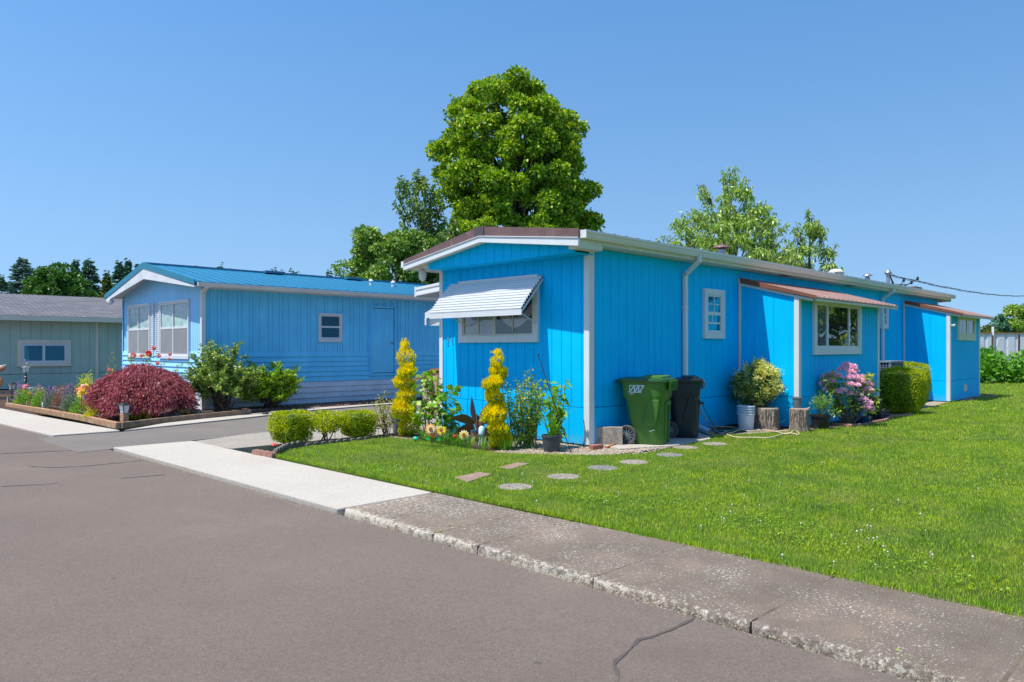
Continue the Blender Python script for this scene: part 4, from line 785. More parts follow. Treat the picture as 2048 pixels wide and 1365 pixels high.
for (u, zc) in ((742, 0), (786, 0)):
    x_, y_, z_ = onY(u, 570, 19.3); mb = MB(); mb.lathe([(.05, 3.35), (.05, 3.56), (.075, 3.58), (.02, 3.64)], (x_, y_, 0), n=10); mb.build('vent_pipe', WHITE, lh)
x_, y_, z_ = onX(222, 604, 6.98); mb = MB(); mb.lathe([(.04, -.08), (.09, -.03), (.09, .05), (.03, .08)], (x_, y_+.05, z_), n=12); mb.build('eave_lamp', WHITE, lh)
x_, y_, z_ = onY(548, 545, 20.4); mb = MB(); mb.box(x_-.3, y_-.1, 3.7, x_+.3, y_+.1, 3.765); mb.build('roof_vent', TEALM, lh)
x_, y_, z_ = onY(708, 545, 20.4); mb = MB(); mb.box(x_-.3, y_-.1, 3.7, x_+.3, y_+.1, 3.765); mb.build('roof_vent', TEALM, lh)

# ============================================================ GREY-GREEN HOUSE
gh = thing('green_house', 'low grey-green house with shingle roof and tan window trim at far left', 'house', (3.0, 29.9, 0))
GY = 29.9
wall('front_wall', (1.0, GY), (13.5, GY), .62, 2.50, SAGE, gh, gr(12.5, .305, .01, 1, .2), gw=.02, gd=.014)
wall('lower_wall', (1.0, GY), (13.5, GY), .12, .605, SAGE, gh, gr(12.5, .61, .01, 1, .2), gw=.02, off=-.004)
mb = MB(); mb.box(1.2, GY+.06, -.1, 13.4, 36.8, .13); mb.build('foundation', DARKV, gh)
wall('side_wall', (13.5, GY), (13.5, 37), .0, 2.5, SAGE, gh, []); wall('back_wall', (13.5, 37), (1.0, 37), 0, 2.5, SAGE, gh, []); wall('side_wall', (1.0, 37), (1.0, GY), 0, 2.5, SAGE, gh, [])
mb = MB(); slope(mb, .6, 13.9, 29.45, 2.56, 2.61, 33.4, 3.52, 3.57); slope(mb, .6, 13.9, 33.4, 3.52, 3.57, 37.4, 2.56, 2.61); mb.build('roof', SHING, gh)
for xx in (1, 13.5):
    mb = MB(); mb.add([(xx, GY, 2.5), (xx, 37, 2.5), (xx, 33.4, 3.5)], [(0, 1, 2)]); mb.build('gable_wall', SAGE, gh)
mb = MB(); mb.box(.6, 29.40, 2.44, 13.9, 29.46, 2.60); mb.build('fascia', TAN, gh); mb = MB(); mb.box(.6, 29.46, 2.49, 13.9, GY, 2.51); mb.build('soffit', TAN, gh)
xa = onY(191, 660, GY-.02)[0]; xb = onY(197, 660, GY-.02)[0]; mb = MB(); mb.box(xa, GY-.03, .12, xb, GY+.0, 2.44); mb.build('wall_batten', TAN, gh)
xa = onY(43, 700, GY)[0]; xb = onY(133, 700, GY)[0]; F = window(gh, (xa, GY), (1, 0), xb-xa, 1.00, 1.66, trim=.13, tm=TAN, vbars=(.48,), bar=.08, sash=.07, sashm=WHITE, glass=GLASSR, depth=.07, back=paint('dim_room', (.03, .035, .05)))

WEED = leafmat('weed_leaves', [(.10, .24, .01), (.24, .40, .02), (.36, .46, .06)], trans=.3)
for (u, v, n, r, lab) in ((1815, 1332, 90, .07, 'leafy green weed tuft in the gutter near the bottom right corner'), (1478, 1241, 34, .03, 'small green weed at the kerb beside the wide slab joint'), (1623, 1284, 30, .03, 'tiny weed at the kerb between the slab joint and the leafy tuft'), (884, 1074, 80, .07, 'moss and weed patch where the kerb edge is broken near the white sidewalk'), (905, 1062, 40, .05, 'thin green weeds growing in the first slab joint')):
    x, y = G(u, v, -.04); q = rng.normal(0, r*.5, (n, 3)); q[:, 2] = np.abs(q[:, 2])*.3-.035; a = rng.random(n)*6.283; V = []; F = []
    for i in range(n):
        L_ = rng.uniform(.012, .04); w_ = L_*.3; dx, dy = math.cos(a[i]), math.sin(a[i]); p = np.array([x, y, 0])+q[i]; V += [p, p+[dx*L_*.5-dy*w_, dy*L_*.5+dx*w_, L_*.5], p+[dx*L_, dy*L_, L_*.6], p+[dx*L_*.5+dy*w_, dy*L_*.5-dx*w_, L_*.5]]; F.append((4*i, 4*i+1, 4*i+2, 4*i+3))
    tag(npmesh('weed', V, F, WEED, origin=(x, y, -.04)), lab, 'weed', 'weeds along the kerb')
def grit():
    n = 2600; y = rng.uniform(.4, 12, n); x = np.where(y < 6.05, 3.79, 3.71)-np.abs(rng.normal(0, .05, n)); s_ = rng.uniform(.0015, .006, n); base = np.array([(1, 0, 0), (-.5, .9, 0), (-.5, -.9, 0), (0, 0, .8)]); V = base[None]*s_[:, None, None]*rng.uniform(.6, 1.4, (n, 4, 3)); V[:, :, 0] += x[:, None]; V[:, :, 1] += y[:, None]; V[:, :, 2] += -.033
    f = np.array([(0, 1, 3), (1, 2, 3), (2, 0, 3)]); return npmesh('grit', V.reshape(-1, 3), (f[None]+4*np.arange(n)[:, None, None]).reshape(-1, 3), leafmat('road_grit', [(.12, .10, .08), (.30, .24, .17), (.45, .38, .28)], trans=0, rough=.9))
tag(grit(), 'fine tan grit and dry bits gathered along the kerb line', 'grit', kind='stuff')
# ============================================================ PLANTS: tools
def unit(v): return v/np.maximum(np.linalg.norm(v, axis=1), 1e-9)[:, None]
def leafmesh(name, pts, dirs, L, W, mat, parent=None, fold=.12, origin=None, wide=.45, curl=0.):
    """every leaf is a small pointed blade of its own: base, two shoulders, tip"""
    n = len(pts); dirs = unit(dirs); L = np.broadcast_to(L, n).astype(float); W = np.broadcast_to(W, n).astype(float)
    sd = unit(np.cross(dirs, unit(rng.normal(size=(n, 3))))); nm = np.cross(sd, dirs)
    mid = pts+dirs*(L*wide)[:, None]; tip = pts+dirs*L[:, None]; tip[:, 2] -= curl*L
    l = mid+sd*(W/2)[:, None]+nm*(fold*W)[:, None]; r = mid-sd*(W/2)[:, None]+nm*(fold*W)[:, None]
    return npmesh(name, np.stack([pts, r, tip, l], 1).reshape(-1, 3), np.arange(4*n).reshape(-1, 4), mat, parent, origin)
def sph(n): return unit(rng.normal(size=(n, 3)))
def limb(mb, p, q, r0, r1, sag=0., wob=.06, n=6, k=5):
    p = Vector(p); q = Vector(q); L = (q-p).length; pts = []
    o = Vector((0, 0, 0))
    for i in range(k+1):
        t = i/k; x = p.lerp(q, t); x.z += sag*math.sin(math.pi*t)
        if 0 < i < k: o = o*.5+Vector(rng.normal(0, wob*L/k, 3)); x += o
        pts.append(x)
    mb.tube(pts, [r0+(r1-r0)*i/k for i in range(k+1)], n=n)
BARK = paint('grey_brown_bark', (.10, .075, .055), rough=.95, var=.3, scale=8, bump=.9, bscale=30, fine=.2)
STEM = paint('green_stem', (.10, .16, .04), rough=.7)
def tree(name, label, base, h, prof, mat, ncl, cr, per, L, W, trunk=.2, cb=.2, shell=.5, droop=.3, fill=1, flat=.8, group=None, leader=False, cat='tree', gap=0, asp=1.0, limbs=30, cols=None, bark=None, lowcut=.35, lobes=0, lobe_r=1.0, sprays=0, spray_len=1.0):
    """prof = [(height fraction, left reach, right reach)] across the view; clumps of leaves fill that outline"""
    x0, y0, z0 = base if len(base) == 3 else (*base, 0); T = thing(name, label, cat, (x0, y0, z0), group)
    hs_ = np.array([p[0] for p in prof]); wl_ = np.array([p[1] for p in prof]); wr_ = np.array([p[2] for p in prof])
    zz = np.linspace(0, 1, 400); ww = np.interp(zz, hs_, wl_+wr_); cdf = np.cumsum(ww**1.25*np.where(zz < lowcut, .25, 1.)); cdf /= cdf[-1]; C_ = []; tries = 0
    LB = []
    def outline(f, c, s, rr):
        l_, r_ = np.interp(f, hs_, wl_), np.interp(f, hs_, wr_); lat = (r_ if c > 0 else l_)*c*rr; dep = (l_+r_)/2*s*rr*asp; return np.array([x0+lat*S2+dep*S2, y0-lat*S2+dep*S2, z0+f*h])
    for _ in range(lobes*60):
        if len(LB) >= lobes: break
        f = min(np.interp(rng.random(), cdf, zz), 1-lobe_r*.55/h); a = rng.random()*6.283; l_, r_ = np.interp(f, hs_, wl_), np.interp(f, hs_, wr_); wd_ = (l_+r_)/2; q = outline(f, math.cos(a), math.sin(a), max(.0, 1-lobe_r*.62/max(wd_, .01))*rng.uniform(.8, 1.06)); s_ = lobe_r*rng.uniform(.6, 1.15)
        if any(np.linalg.norm(q-o[0]) < .46*(s_+o[1]) for o in LB): continue
        LB.append((q, s_))
    if LB:
        m_ = ncl//len(LB)+1
        for q, s_ in LB:
            for _ in range(max(4, int(m_*(s_/lobe_r)**2))):
                v = sph(1)[0]; v[2] = abs(v[2])*1.0-.25; C_.append((q+v*s_*rng.uniform(.45, .98)*np.array([1, 1, .9]), cr*rng.uniform(.6, 1.25)))
    while len(C_) < ncl and tries < ncl*40:
        tries += 1; f = np.interp(rng.random(), cdf, zz); a = rng.random()*2*math.pi; rr = (shell+(1-shell)*rng.random())**1.0
        l_, r_ = np.interp(f, hs_, wl_), np.interp(f, hs_, wr_); c = math.cos(a); lat = (r_ if c > 0 else l_)*c*rr; dep = (l_+r_)/2*math.sin(a)*rr*asp
        s_ = cr*rng.uniform(.65, 1.25)*min(1, .45+(l_+r_)/(4*cr+1e-6)*.5)
        p = np.array([x0+lat*S2+dep*S2, y0-lat*S2+dep*S2, z0+f*h])
        if gap and any(np.linalg.norm(p-q[0]) < gap*(s_+q[1]) for q in C_[-60:]): continue
        C_.append((p, s_))
    P = []; Dr = []; SZ = []
    for p, s_ in C_:
        n = int(per*(s_/cr)**2); d = sph(n); d[:, 2] = np.abs(d[:, 2])*rng.choice([1, 1, 1, -1], n); r = s_*(.55+.5*rng.random(n))[:, None]
        q = p+d*r*np.array([1, 1, flat]); P.append(q); dd = d*.8+rng.normal(0, .55, (n, 3)); dd[:, 2] -= droop; Dr.append(dd); SZ.append(np.full(n, rng.uniform(.85, 1.15)))
    SP = []
    for _ in range(sprays):
        f = min(.98, max(.3, np.interp(rng.random(), cdf, zz)+.08)); a = rng.random()*6.283; e_ = outline(f, math.cos(a), math.sin(a), rng.uniform(.9, 1.12)); e_[2] += spray_len*rng.uniform(.1, .5); i_ = e_+(np.array([x0, y0, e_[2]])-e_)*.35; i_[2] -= spray_len*.9; SP.append((i_, e_)); n = int(26*spray_len+10); t = rng.random(n)**.7
        P.append(i_+(e_-i_)*t[:, None]+rng.normal(0, .05, (n, 3))); v = rng.normal(0, .7, (n, 3)); v[:, 2] -= droop*.8; Dr.append(v); SZ.append(np.ones(n))
    P = np.concatenate(P); Dr = np.concatenate(Dr); SZ = np.concatenate(SZ)*rng.uniform(.7, 1.25, len(P))
    leafmesh('crown', P, Dr, L*SZ, W*SZ, mat, T)
    mb = MB(); n = 9; pts = [Vector((x0+rng.normal(0, .015*h*(i > 0)), y0+rng.normal(0, .015*h*(i > 0)), z0-.05+h*.92*i/n)) for i in range(n+1)]
    mb.tube(pts, [trunk*(1-.88*i/n)+.008 for i in range(n+1)], n=9)
    idx = rng.permutation(len(C_))[:limbs]
    for i in idx:
        p, s_ = C_[i]; hz = max(cb*h, (p[2]-z0)-abs(rng.normal(.16, .05))*h-.25*math.hypot(p[0]-x0, p[1]-y0)); t = hz/(h*.92); k = min(n-1, int(t*n)); q = pts[k].lerp(pts[k+1], t*n-k)
        limb(mb, q, Vector(p), trunk*(1-.88*t)*.45+.006, .012, wob=.12)
    for i_, e_ in SP: limb(mb, tuple(i_), tuple(e_), .025, .006, k=3, n=4)
    mb.build('trunk', bark or BARK, T, smooth=True)
    return T
def conifer(name, label, base, h, r, mat, group=None, dens=1, tip=None, cat='conifer', wh=22):
    x0, y0 = base[:2]; z0 = base[2] if len(base) > 2 else 0; T = thing(name, label, cat, (x0, y0, z0), group); P = []; Dd = []; Ls = []; mb = MB()
    mb.tube([(x0, y0, z0), (x0, y0, z0+h*.5), (x0, y0, z0+h)], [h*.018, h*.009, .01], n=6)
    for i in range(wh):
        f = .10+.88*(i/(wh-1))**.9; z = z0+h*f; zb_ = z; rr = r*1.15*(1-f)**.85*rng.uniform(.8, 1.1)+.02*r; nb = int(7*dens)+2
        for b_ in range(nb):
            z = zb_+rng.normal(0, .55*h/wh); a = rng.random()*6.283; d = np.array([math.cos(a), math.sin(a), 0]); ln = rr*rng.uniform(.65, 1.15); e = np.array([x0, y0, z])+d*ln; up = rng.uniform(-.22, .08)*ln; e[2] += up
            n = max(8, int(60*dens*ln/r+6)); t = np.sqrt(rng.random(n)); q = np.array([x0, y0, z])+(e-np.array([x0, y0, z]))*t[:, None]; sd = np.array([-d[1], d[0], 0]); off = rng.normal(0, .16, n)*ln*(1.15-t); q += sd*off[:, None]; q[:, 2] -= np.abs(off)*.3
            P.append(q); v = d*.9+sd*np.sign(off)[:, None]*.6+rng.normal(0, .25, (n, 3)); v[:, 2] -= .25; Dd.append(v); Ls.append(np.full(n, h*.026*rng.uniform(.7, 1.2)))
            if b_ % 3 == 0: mb.tube([(x0, y0, z-.1*ln), tuple(e)], [h*.004, .006], n=3)
    P = np.concatenate(P); leafmesh('crown', P, np.concatenate(Dd), np.concatenate(Ls), np.concatenate(Ls)*.42, mat, T); mb.build('trunk', BARK, T)
    return T
L_TREE = leafmat('sweetgum_leaves', [(.07, .17, .012), (.17, .33, .014), (.33, .47, .02), (.52, .60, .06)], trans=.28, rough=.5, spec=.3)
L_TREE2 = leafmat('plum_leaves', [(.05, .12, .02), (.11, .22, .03), (.20, .31, .05), (.36, .40, .13)], trans=.2, rough=.5, spec=.3)
L_CHERRY = leafmat('cherry_leaves', [(0.112, 0.223, 0.032), (0.208, 0.367, 0.047), (0.351, 0.495, 0.079), (0.526, 0.590, 0.191)], trans=.35, rough=.4, spec=.5)
L_BUSHT = leafmat('bushy_tree_leaves', [(0.060, 0.150, 0.018), (0.135, 0.270, 0.030), (0.240, 0.375, 0.045), (0.420, 0.510, 0.150)], trans=.25, rough=.5, spec=.3)
L_CON = leafmat('fir_needles', [(0.041, 0.121, 0.073), (0.081, 0.203, 0.112), (0.131, 0.284, 0.121)], trans=.12, rough=.7)
L_CONB = leafmat('blue_fir_needles', [(0.085, 0.169, 0.144), (0.126, 0.236, 0.186), (0.169, 0.288, 0.203)], trans=.1, rough=.7)
L_CONY = leafmat('yellow_green_needles', [(.09, .13, .02), (.15, .19, .03)], trans=.2, rough=.7)
L_MAPG = leafmat('round_maple_leaves', [(0.033, 0.098, 0.016), (0.065, 0.169, 0.026), (0.117, 0.247, 0.039)], trans=.2, rough=.45)
def ground_at(u, d): x, y = rd((u-1024)/1485*d, d); return (x, y)
def hz(v, d): return H-(v-697)/1485*d
# the big broadleaf behind the turquoise house
d = 39; c = 1040
def prof_px(rows, h, d, c): return [(((H-(v-697)/1485*d))/h, (c-l)/(1485/d), (r-c)/(1485/d)) for v, l, r in rows]
h = hz(166, d)
rows = [(560, 900, 1180), (480, 885, 1195), (455, 895, 1200), (430, 895, 1185), (400, 885, 1180), (370, 872, 1165), (340, 870, 1155), (310, 868, 1150), (280, 870, 1142), (250, 880, 1136), (225, 895, 1122), (200, 915, 1100), (190, 945, 1080), (178, 970, 1062), (167, 1000, 1045)]
tree('broadleaf_tree', 'tall dense round-topped broadleaf tree rising behind the turquoise house', ground_at(c, d), h, prof_px(rows, h, d, c)[::1], L_TREE, 560, .50, 300, .19, .13, trunk=.3, cb=.15, shell=.45, droop=.5, limbs=110, lobes=90, lobe_r=1.25, sprays=110, spray_len=.9)
d = 36; c = 850; h = hz(352, d)
rows = [(600, 790, 905), (500, 800, 905), (470, 805, 895), (440, 795, 885), (415, 790, 880), (390, 788, 868), (370, 790, 835), (353, 805, 828)]
tree('upright_tree', 'narrow dark upright tree with jagged branches left of the tall broadleaf tree', ground_at(c, d), h, prof_px(rows, h, d, c), L_TREE2, 85, .30, 130, .20, .09, trunk=.12, shell=.2, flat=1.6, droop=.9, limbs=50, gap=.35, sprays=75, spray_len=1.1)
d = 35; c = 905; h = hz(440, d)
tree('small_leafy_tree', 'loose leafy tree between the upright tree and the tall broadleaf tree', ground_at(c, d), h, prof_px([(600, 870, 940), (520, 872, 935), (480, 880, 925), (441, 902, 908)], h, d, c), L_TREE2, 22, .30, 130, .20, .10, trunk=.08, flat=1.3, droop=.8, gap=.4, sprays=30, spray_len=.8)
d = 35; c = 775; h = hz(468, d)
rows = [(610, 680, 920), (570, 690, 900), (540, 690, 880), (520, 695, 870), (500, 700, 860), (485, 712, 850), (469, 730, 780)]
tree('bushy_tree', 'broad bushy green tree just over the far end of the pale blue home roof', ground_at(c, d), h, prof_px(rows, h, d, c), L_BUSHT, 170, .42, 230, .19, .09, trunk=.14, droop=.7, limbs=40, lobes=20, lobe_r=.95, sprays=60, spray_len=.7)
# cherry-like tree on the right, behind the roof
d = 27; c = 1460; h = hz(345, d)
rows = [(620, 1335, 1600), (560, 1320, 1600), (520, 1325, 1590), (490, 1325, 1580), (470, 1335, 1565), (450, 1345, 1540), (430, 1385, 1530), (410, 1392, 1520), (395, 1400, 1505), (375, 1402, 1500), (362, 1440, 1480), (346, 1455, 1462)]
tree('cherry_tree', 'light green drooping-leaved fruit tree with a spire top behind the turquoise house roof', ground_at(c, d), h, prof_px(rows, h, d, c), L_CHERRY, 190, .26, 130, .19, .055, trunk=.09, droop=1.3, shell=.2, limbs=60, gap=.2, sprays=150, spray_len=.8)
d = 28; c = 1622; h = hz(425, d)
rows = [(640, 1560, 1700), (560, 1570, 1690), (530, 1565, 1688), (500, 1575, 1675), (475, 1590, 1650), (455, 1592, 1640), (440, 1600, 1625), (426, 1602, 1612)]
tree('cherry_tree', 'smaller sparse fruit tree right of the spire-topped one, above the white roof vent', ground_at(c, d), h, prof_px(rows, h, d, c), L_CHERRY, 55, .24, 120, .19, .055, trunk=.06, droop=1.3, shell=.2, limbs=35, gap=.35, sprays=75, spray_len=.8)
# left horizon
con = [(45, 515, 75, 42, L_CONB, 'tall blue-green fir left of the round tree, above the grey-green house', 24), (3, 553, 62, 25, L_CON, 'fir cut by the left edge of the photo above the shingle roof', 18), (152, 523, 80, 22, L_CON, 'slim fir peeking over the left shoulder of the round tree', 18), (178, 520, 78, 34, L_CON, 'dark fir directly right of the round tree', 22), (214, 546, 60, 20, L_CONY, 'yellow-green small fir between the round tree and the pale blue home', 18), (238, 524, 85, 24, L_CON, 'first of three dark firs touching the pale blue home roof', 20), (256, 522, 88, 20, L_CON, 'middle of three dark firs touching the pale blue home roof', 18), (277, 528, 86, 22, L_CON, 'rightmost of three dark firs touching the pale blue home roof', 18)]
for u, v, d, wpx, m_, lab, wh in con:
    conifer('fir_tree', lab, ground_at(u, d), hz(v, d), wpx*2.0/1485*d, m_, 'firs on the left skyline', dens=2.0, wh=int(wh*1.6))
for i, (u, v) in enumerate(((337, 530), (387, 534), (441, 531), (463, 541), (502, 543), (548, 540), (567, 545), (583, 540), (594, 545), (658, 541))):
    conifer('distant_fir', ['tiny distant fir tip poking over the front end of the teal metal roof', 'second distant fir tip along the teal roof ridge', 'third distant fir tip, a taller one, along the teal roof ridge', 'fourth distant fir tip, small, right after the taller one', 'fifth distant fir tip standing alone mid-ridge', 'distant fir tip beside the dark ridge vent', 'short distant fir tip right of the dark ridge vent', 'leading fir tip of the close trio over the teal roof', 'last fir tip of the close trio over the teal roof', 'lone fir tip near the broad bushy tree over the teal roof'][i], ground_at(u, 130), hz(v, 130), 3.6, L_CON, 'distant fir tips over the teal roof', dens=1.0, wh=26)
d = 50; c = 122; h = hz(532, d)
rows = [(640, 70, 175), (610, 65, 182), (590, 68, 180), (570, 72, 170), (550, 82, 160), (538, 95, 145), (532, 108, 125)]
tree('round_tree', 'dense round dark green tree behind the grey-green house', ground_at(c, d), h, prof_px(rows, h, d, c), L_MAPG, 170, .5, 330, .19, .13, trunk=.3, droop=.3)
# right horizon trees
d = 90
for u, v, wl_, wr_, m_, lab in ((1996, 630, 18, 20, L_CON, 'dark rounded evergreen above the white fence'), (2046, 596, 36, 60, L_CHERRY, 'yellow-green tree cut by the right edge above the white fence'), (1975, 655, 25, 30, L_CONY, 'low olive bush tops left of the dark evergreen above the fence'), (2020, 658, 20, 25, L_BUSHT, 'low green bush tops right of the dark evergreen above the fence')):
    h = hz(v, d); rows = [(700, u-wl_, u+wr_), (680, u-wl_*1.05, u+wr_), (v+.45*(697-v), u-wl_*.9, u+wr_*.9), (v+.15*(697-v), u-wl_*.5, u+wr_*.5), (v, u-2, u+2)]
    tree('background_tree', lab, ground_at(u, d), h, prof_px(rows, h, d, u), m_, 70, .6, 160, .34, .20, trunk=.15, limbs=14, group='trees beyond the white fence')
# trees across the lawn and street, seen only as reflections in the windows
tree('broadleaf_tree', 'spreading tree standing across the lawn, mirrored in the large window', (44, -6.5), 9, [(.1, 2.5, 2.5), (.4, 4, 4), (.7, 3, 3), (1, .5, .5)], L_BUSHT, 60, 1.0, 160, .4, .22, trunk=.3)
tree('broadleaf_tree', 'second spreading tree standing across the lawn, farther toward the corner', (53, -11), 10, [(.05, 4, 4), (.4, 5, 5), (.7, 4, 4), (1, .5, .5)], L_MAPG, 60, 1.2, 160, .5, .28, trunk=.3)
# white corrugated fence, posts, brambles, leafy hedge row on the right
wf = thing('metal_fence', 'white corrugated metal fence with rusty top rail beyond the leafy hedge', 'fence', (*G(1985, 726), 0))
a0 = Vector((*ground_at(1950, 58), 0)); a1 = Vector((*ground_at(2250, 58), 0)); ztop = hz(668, 58); WF = paint('white_corrugated_sheet', (.60, .62, .70), rough=.5, var=.05)
dv = (a1-a0); N = int(dv.length/.10); dn = dv.normalized(); nn = Vector((-dn.y, dn.x, 0)); vs_ = []; fs_ = []
for i in range(N+1):
    q = a0+dn*(i*.10)+nn*(.05 if (i % 8) in (0, 1) else 0); vs_ += [(q.x, q.y, -.1), (q.x, q.y, ztop)]
    if i: fs_.append((2*i-2, 2*i, 2*i+1, 2*i-1))
mb = MB(); mb.add(vs_, fs_); mb.build('panel', WF, wf); mb = MB(); mb.bar(a0+Vector((0, 0, ztop+.03)), a1+Vector((0, 0, ztop+.03)), .1, .10); mb.build('top_rail', paint('rusty_rail', (.28, .17, .13)), wf)
mb = MB(); mb.box(-.08, -.08, 0, .08, .08, ztop+.55); q = a0.lerp(a1, .12); 
mb.xf(Matrix.Translation(q)); mb.build('pole', WHITE, wf)
for u, vt, lab in ((1985, 671, 'thin dark metal stake standing in the brambles'), (2037, 669, 'slightly leaning dark metal stake right of the first, by the white fence')):
    x, y, z = D(u, vt, 36); mb = MB(); mb.tube([(x, y, -.05), (x+(.12 if u > 2000 else 0), y, z)], .05, n=5); tag(mb.build('fence_post', paint('dark_red_steel', (.10, .05, .05)), origin=(x, y, 0)), lab, 'post', 'metal stakes behind the leafy hedge')
# bramble: dry reddish twigs
c0 = Vector((*ground_at(1985, 37), 0)); mb = MB()
for i in range(420):
    t = rng.normal(0, 1.1); q = c0+Vector((S2*t, -S2*t, 0))+Vector(rng.normal(0, .4, 3)); q.z = rng.uniform(.1, 1.3)*max(.25, 1-abs(t+.4)*.33); e = q+Vector(rng.normal(0, .35, 3))+Vector((0, 0, .2)); limb(mb, q, e, .012, .006, n=3, k=3, wob=.2)
tag(mb.build('bramble', paint('dry_twigs', (.40, .26, .22), rough=.9, var=.3), origin=tuple(c0)), 'heap of dry reddish brushwood against the white fence', 'brushwood')
L_HEDGE = leafmat('big_hedge_leaves', [(0.056, 0.182, 0.017), (0.126, 0.336, 0.028), (0.224, 0.476, 0.056)], trans=.3, rough=.4)
hr = thing('leafy_hedge', 'row of large-leaved green bushes at the far edge of the lawn', 'hedge', (*G(2000, 765), 0)); P = []; Dd = []
for i in range(130):
    u = rng.uniform(1935, 2200); d = rng.uniform(31.5, 35); x, y = ground_at(u, d); z = rng.uniform(.1, 1.15)*(.85+.15*math.sin(u*.08)); n = 70; s_ = sph(n); P.append(np.array([x, y, z])+s_*rng.uniform(.2, .38)); v = s_+rng.normal(0, .4, (n, 3)); v[:, 2] -= .3; Dd.append(v)
P = np.concatenate(P); Dd = np.concatenate(Dd); k = P[:, 2] > 0; leafmesh('foliage', P[k], Dd[k], rng.uniform(.14, .26, k.sum()), rng.uniform(.10, .17, k.sum()), L_HEDGE, hr)

# ============================================================ CLIPPED HEDGES AND SHRUBS
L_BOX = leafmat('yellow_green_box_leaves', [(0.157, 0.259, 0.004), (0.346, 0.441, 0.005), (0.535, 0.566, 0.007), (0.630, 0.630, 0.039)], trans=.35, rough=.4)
L_BOXD = leafmat('box_hull_shade_green', [(.03, .09, .004), (.05, .12, .006)], trans=.1)
def boxwood(label, c, hx, hy, h, z0=.04, n=9000, L=.026, p=6, cat='shrub', group=None, rz=0, loose=0., mat=None, W=None, gr_=None):
    T = thing('clipped_shrub', label, cat, (c[0], c[1], 0), group); d = sph(n); k = (np.abs(d)**p).sum(1)**(-1/p); q = d*k[:, None]
    bulge = 1+.035*np.sin(q[:, 0]*5+q[:, 2]*4)+.03*np.sin(q[:, 1]*7+1); q = q*bulge[:, None]*rng.uniform(.90-loose, 1.03+loose*.6, n)[:, None]
    ca, sa = math.cos(rz), math.sin(rz); X = q[:, 0]*hx; Y = q[:, 1]*hy; Z = q[:, 2]*(h-z0)/2
    tp = 1-.10*(Z < -.3*(h-z0)/2); P = np.stack([c[0]+(X*ca-Y*sa)*tp, c[1]+(X*sa+Y*ca)*tp, Z+(h+z0)/2], 1); dd = q*.8+rng.normal(0, .7, (n, 3)); dd[:, 2] += .25
    leafmesh('foliage', P, dd, L*rng.uniform(.7, 1.3, n), (W or L*.6)*rng.uniform(.8, 1.2, n), mat or L_BOX, T)
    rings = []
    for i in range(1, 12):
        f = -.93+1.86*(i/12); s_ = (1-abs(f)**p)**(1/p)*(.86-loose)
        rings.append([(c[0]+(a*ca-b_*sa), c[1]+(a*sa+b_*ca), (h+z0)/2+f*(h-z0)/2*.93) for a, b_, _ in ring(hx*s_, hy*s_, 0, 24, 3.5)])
    if not loose: mb = MB(); mb.loft(rings); mb.build('dark_inner_hull', L_BOXD, T, smooth=True)  # dense interior as a solid hull, shade between leaves painted as dark green
    ns_ = 60; st_ = sph(ns_); st_[:, 2] = np.abs(st_[:, 2]); st_ *= ((np.abs(st_)**p).sum(1)**(-1/p))[:, None]; leafmesh('stray_shoots', np.stack([c[0]+st_[:, 0]*hx, c[1]+st_[:, 1]*hy, (h+z0)/2+st_[:, 2]*(h-z0)/2], 1), st_+rng.normal(0, .4, (ns_, 3)), L*2.0, L*.6, mat or L_BOX, T)['kind'] = 'stuff'
    mb = MB()
    for i in range(7):
        limb(mb, (c[0]+rng.normal(0, .03), c[1]+rng.normal(0, .03), -.02), (c[0]+rng.normal(0, hx*.4), c[1]+rng.normal(0, hy*.4), h*.6), .012, .006, k=3)
    mb.build('stems', BARK, T); return T
hg = 'clipped shrubs along the concrete pad'
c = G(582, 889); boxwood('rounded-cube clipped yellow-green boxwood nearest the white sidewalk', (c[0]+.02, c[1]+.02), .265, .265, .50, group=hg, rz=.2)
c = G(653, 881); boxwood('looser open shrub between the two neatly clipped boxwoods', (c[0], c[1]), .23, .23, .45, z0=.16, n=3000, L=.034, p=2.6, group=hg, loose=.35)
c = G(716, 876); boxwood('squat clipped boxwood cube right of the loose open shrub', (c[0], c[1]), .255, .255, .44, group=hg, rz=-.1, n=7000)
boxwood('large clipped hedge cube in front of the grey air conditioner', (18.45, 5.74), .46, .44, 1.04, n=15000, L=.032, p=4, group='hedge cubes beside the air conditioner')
boxwood('hedge cube farther right, half hidden behind the large one', (20.6, 6.24), .50, .42, 1.12, n=11000, L=.034, p=4, group='hedge cubes beside the air conditioner')
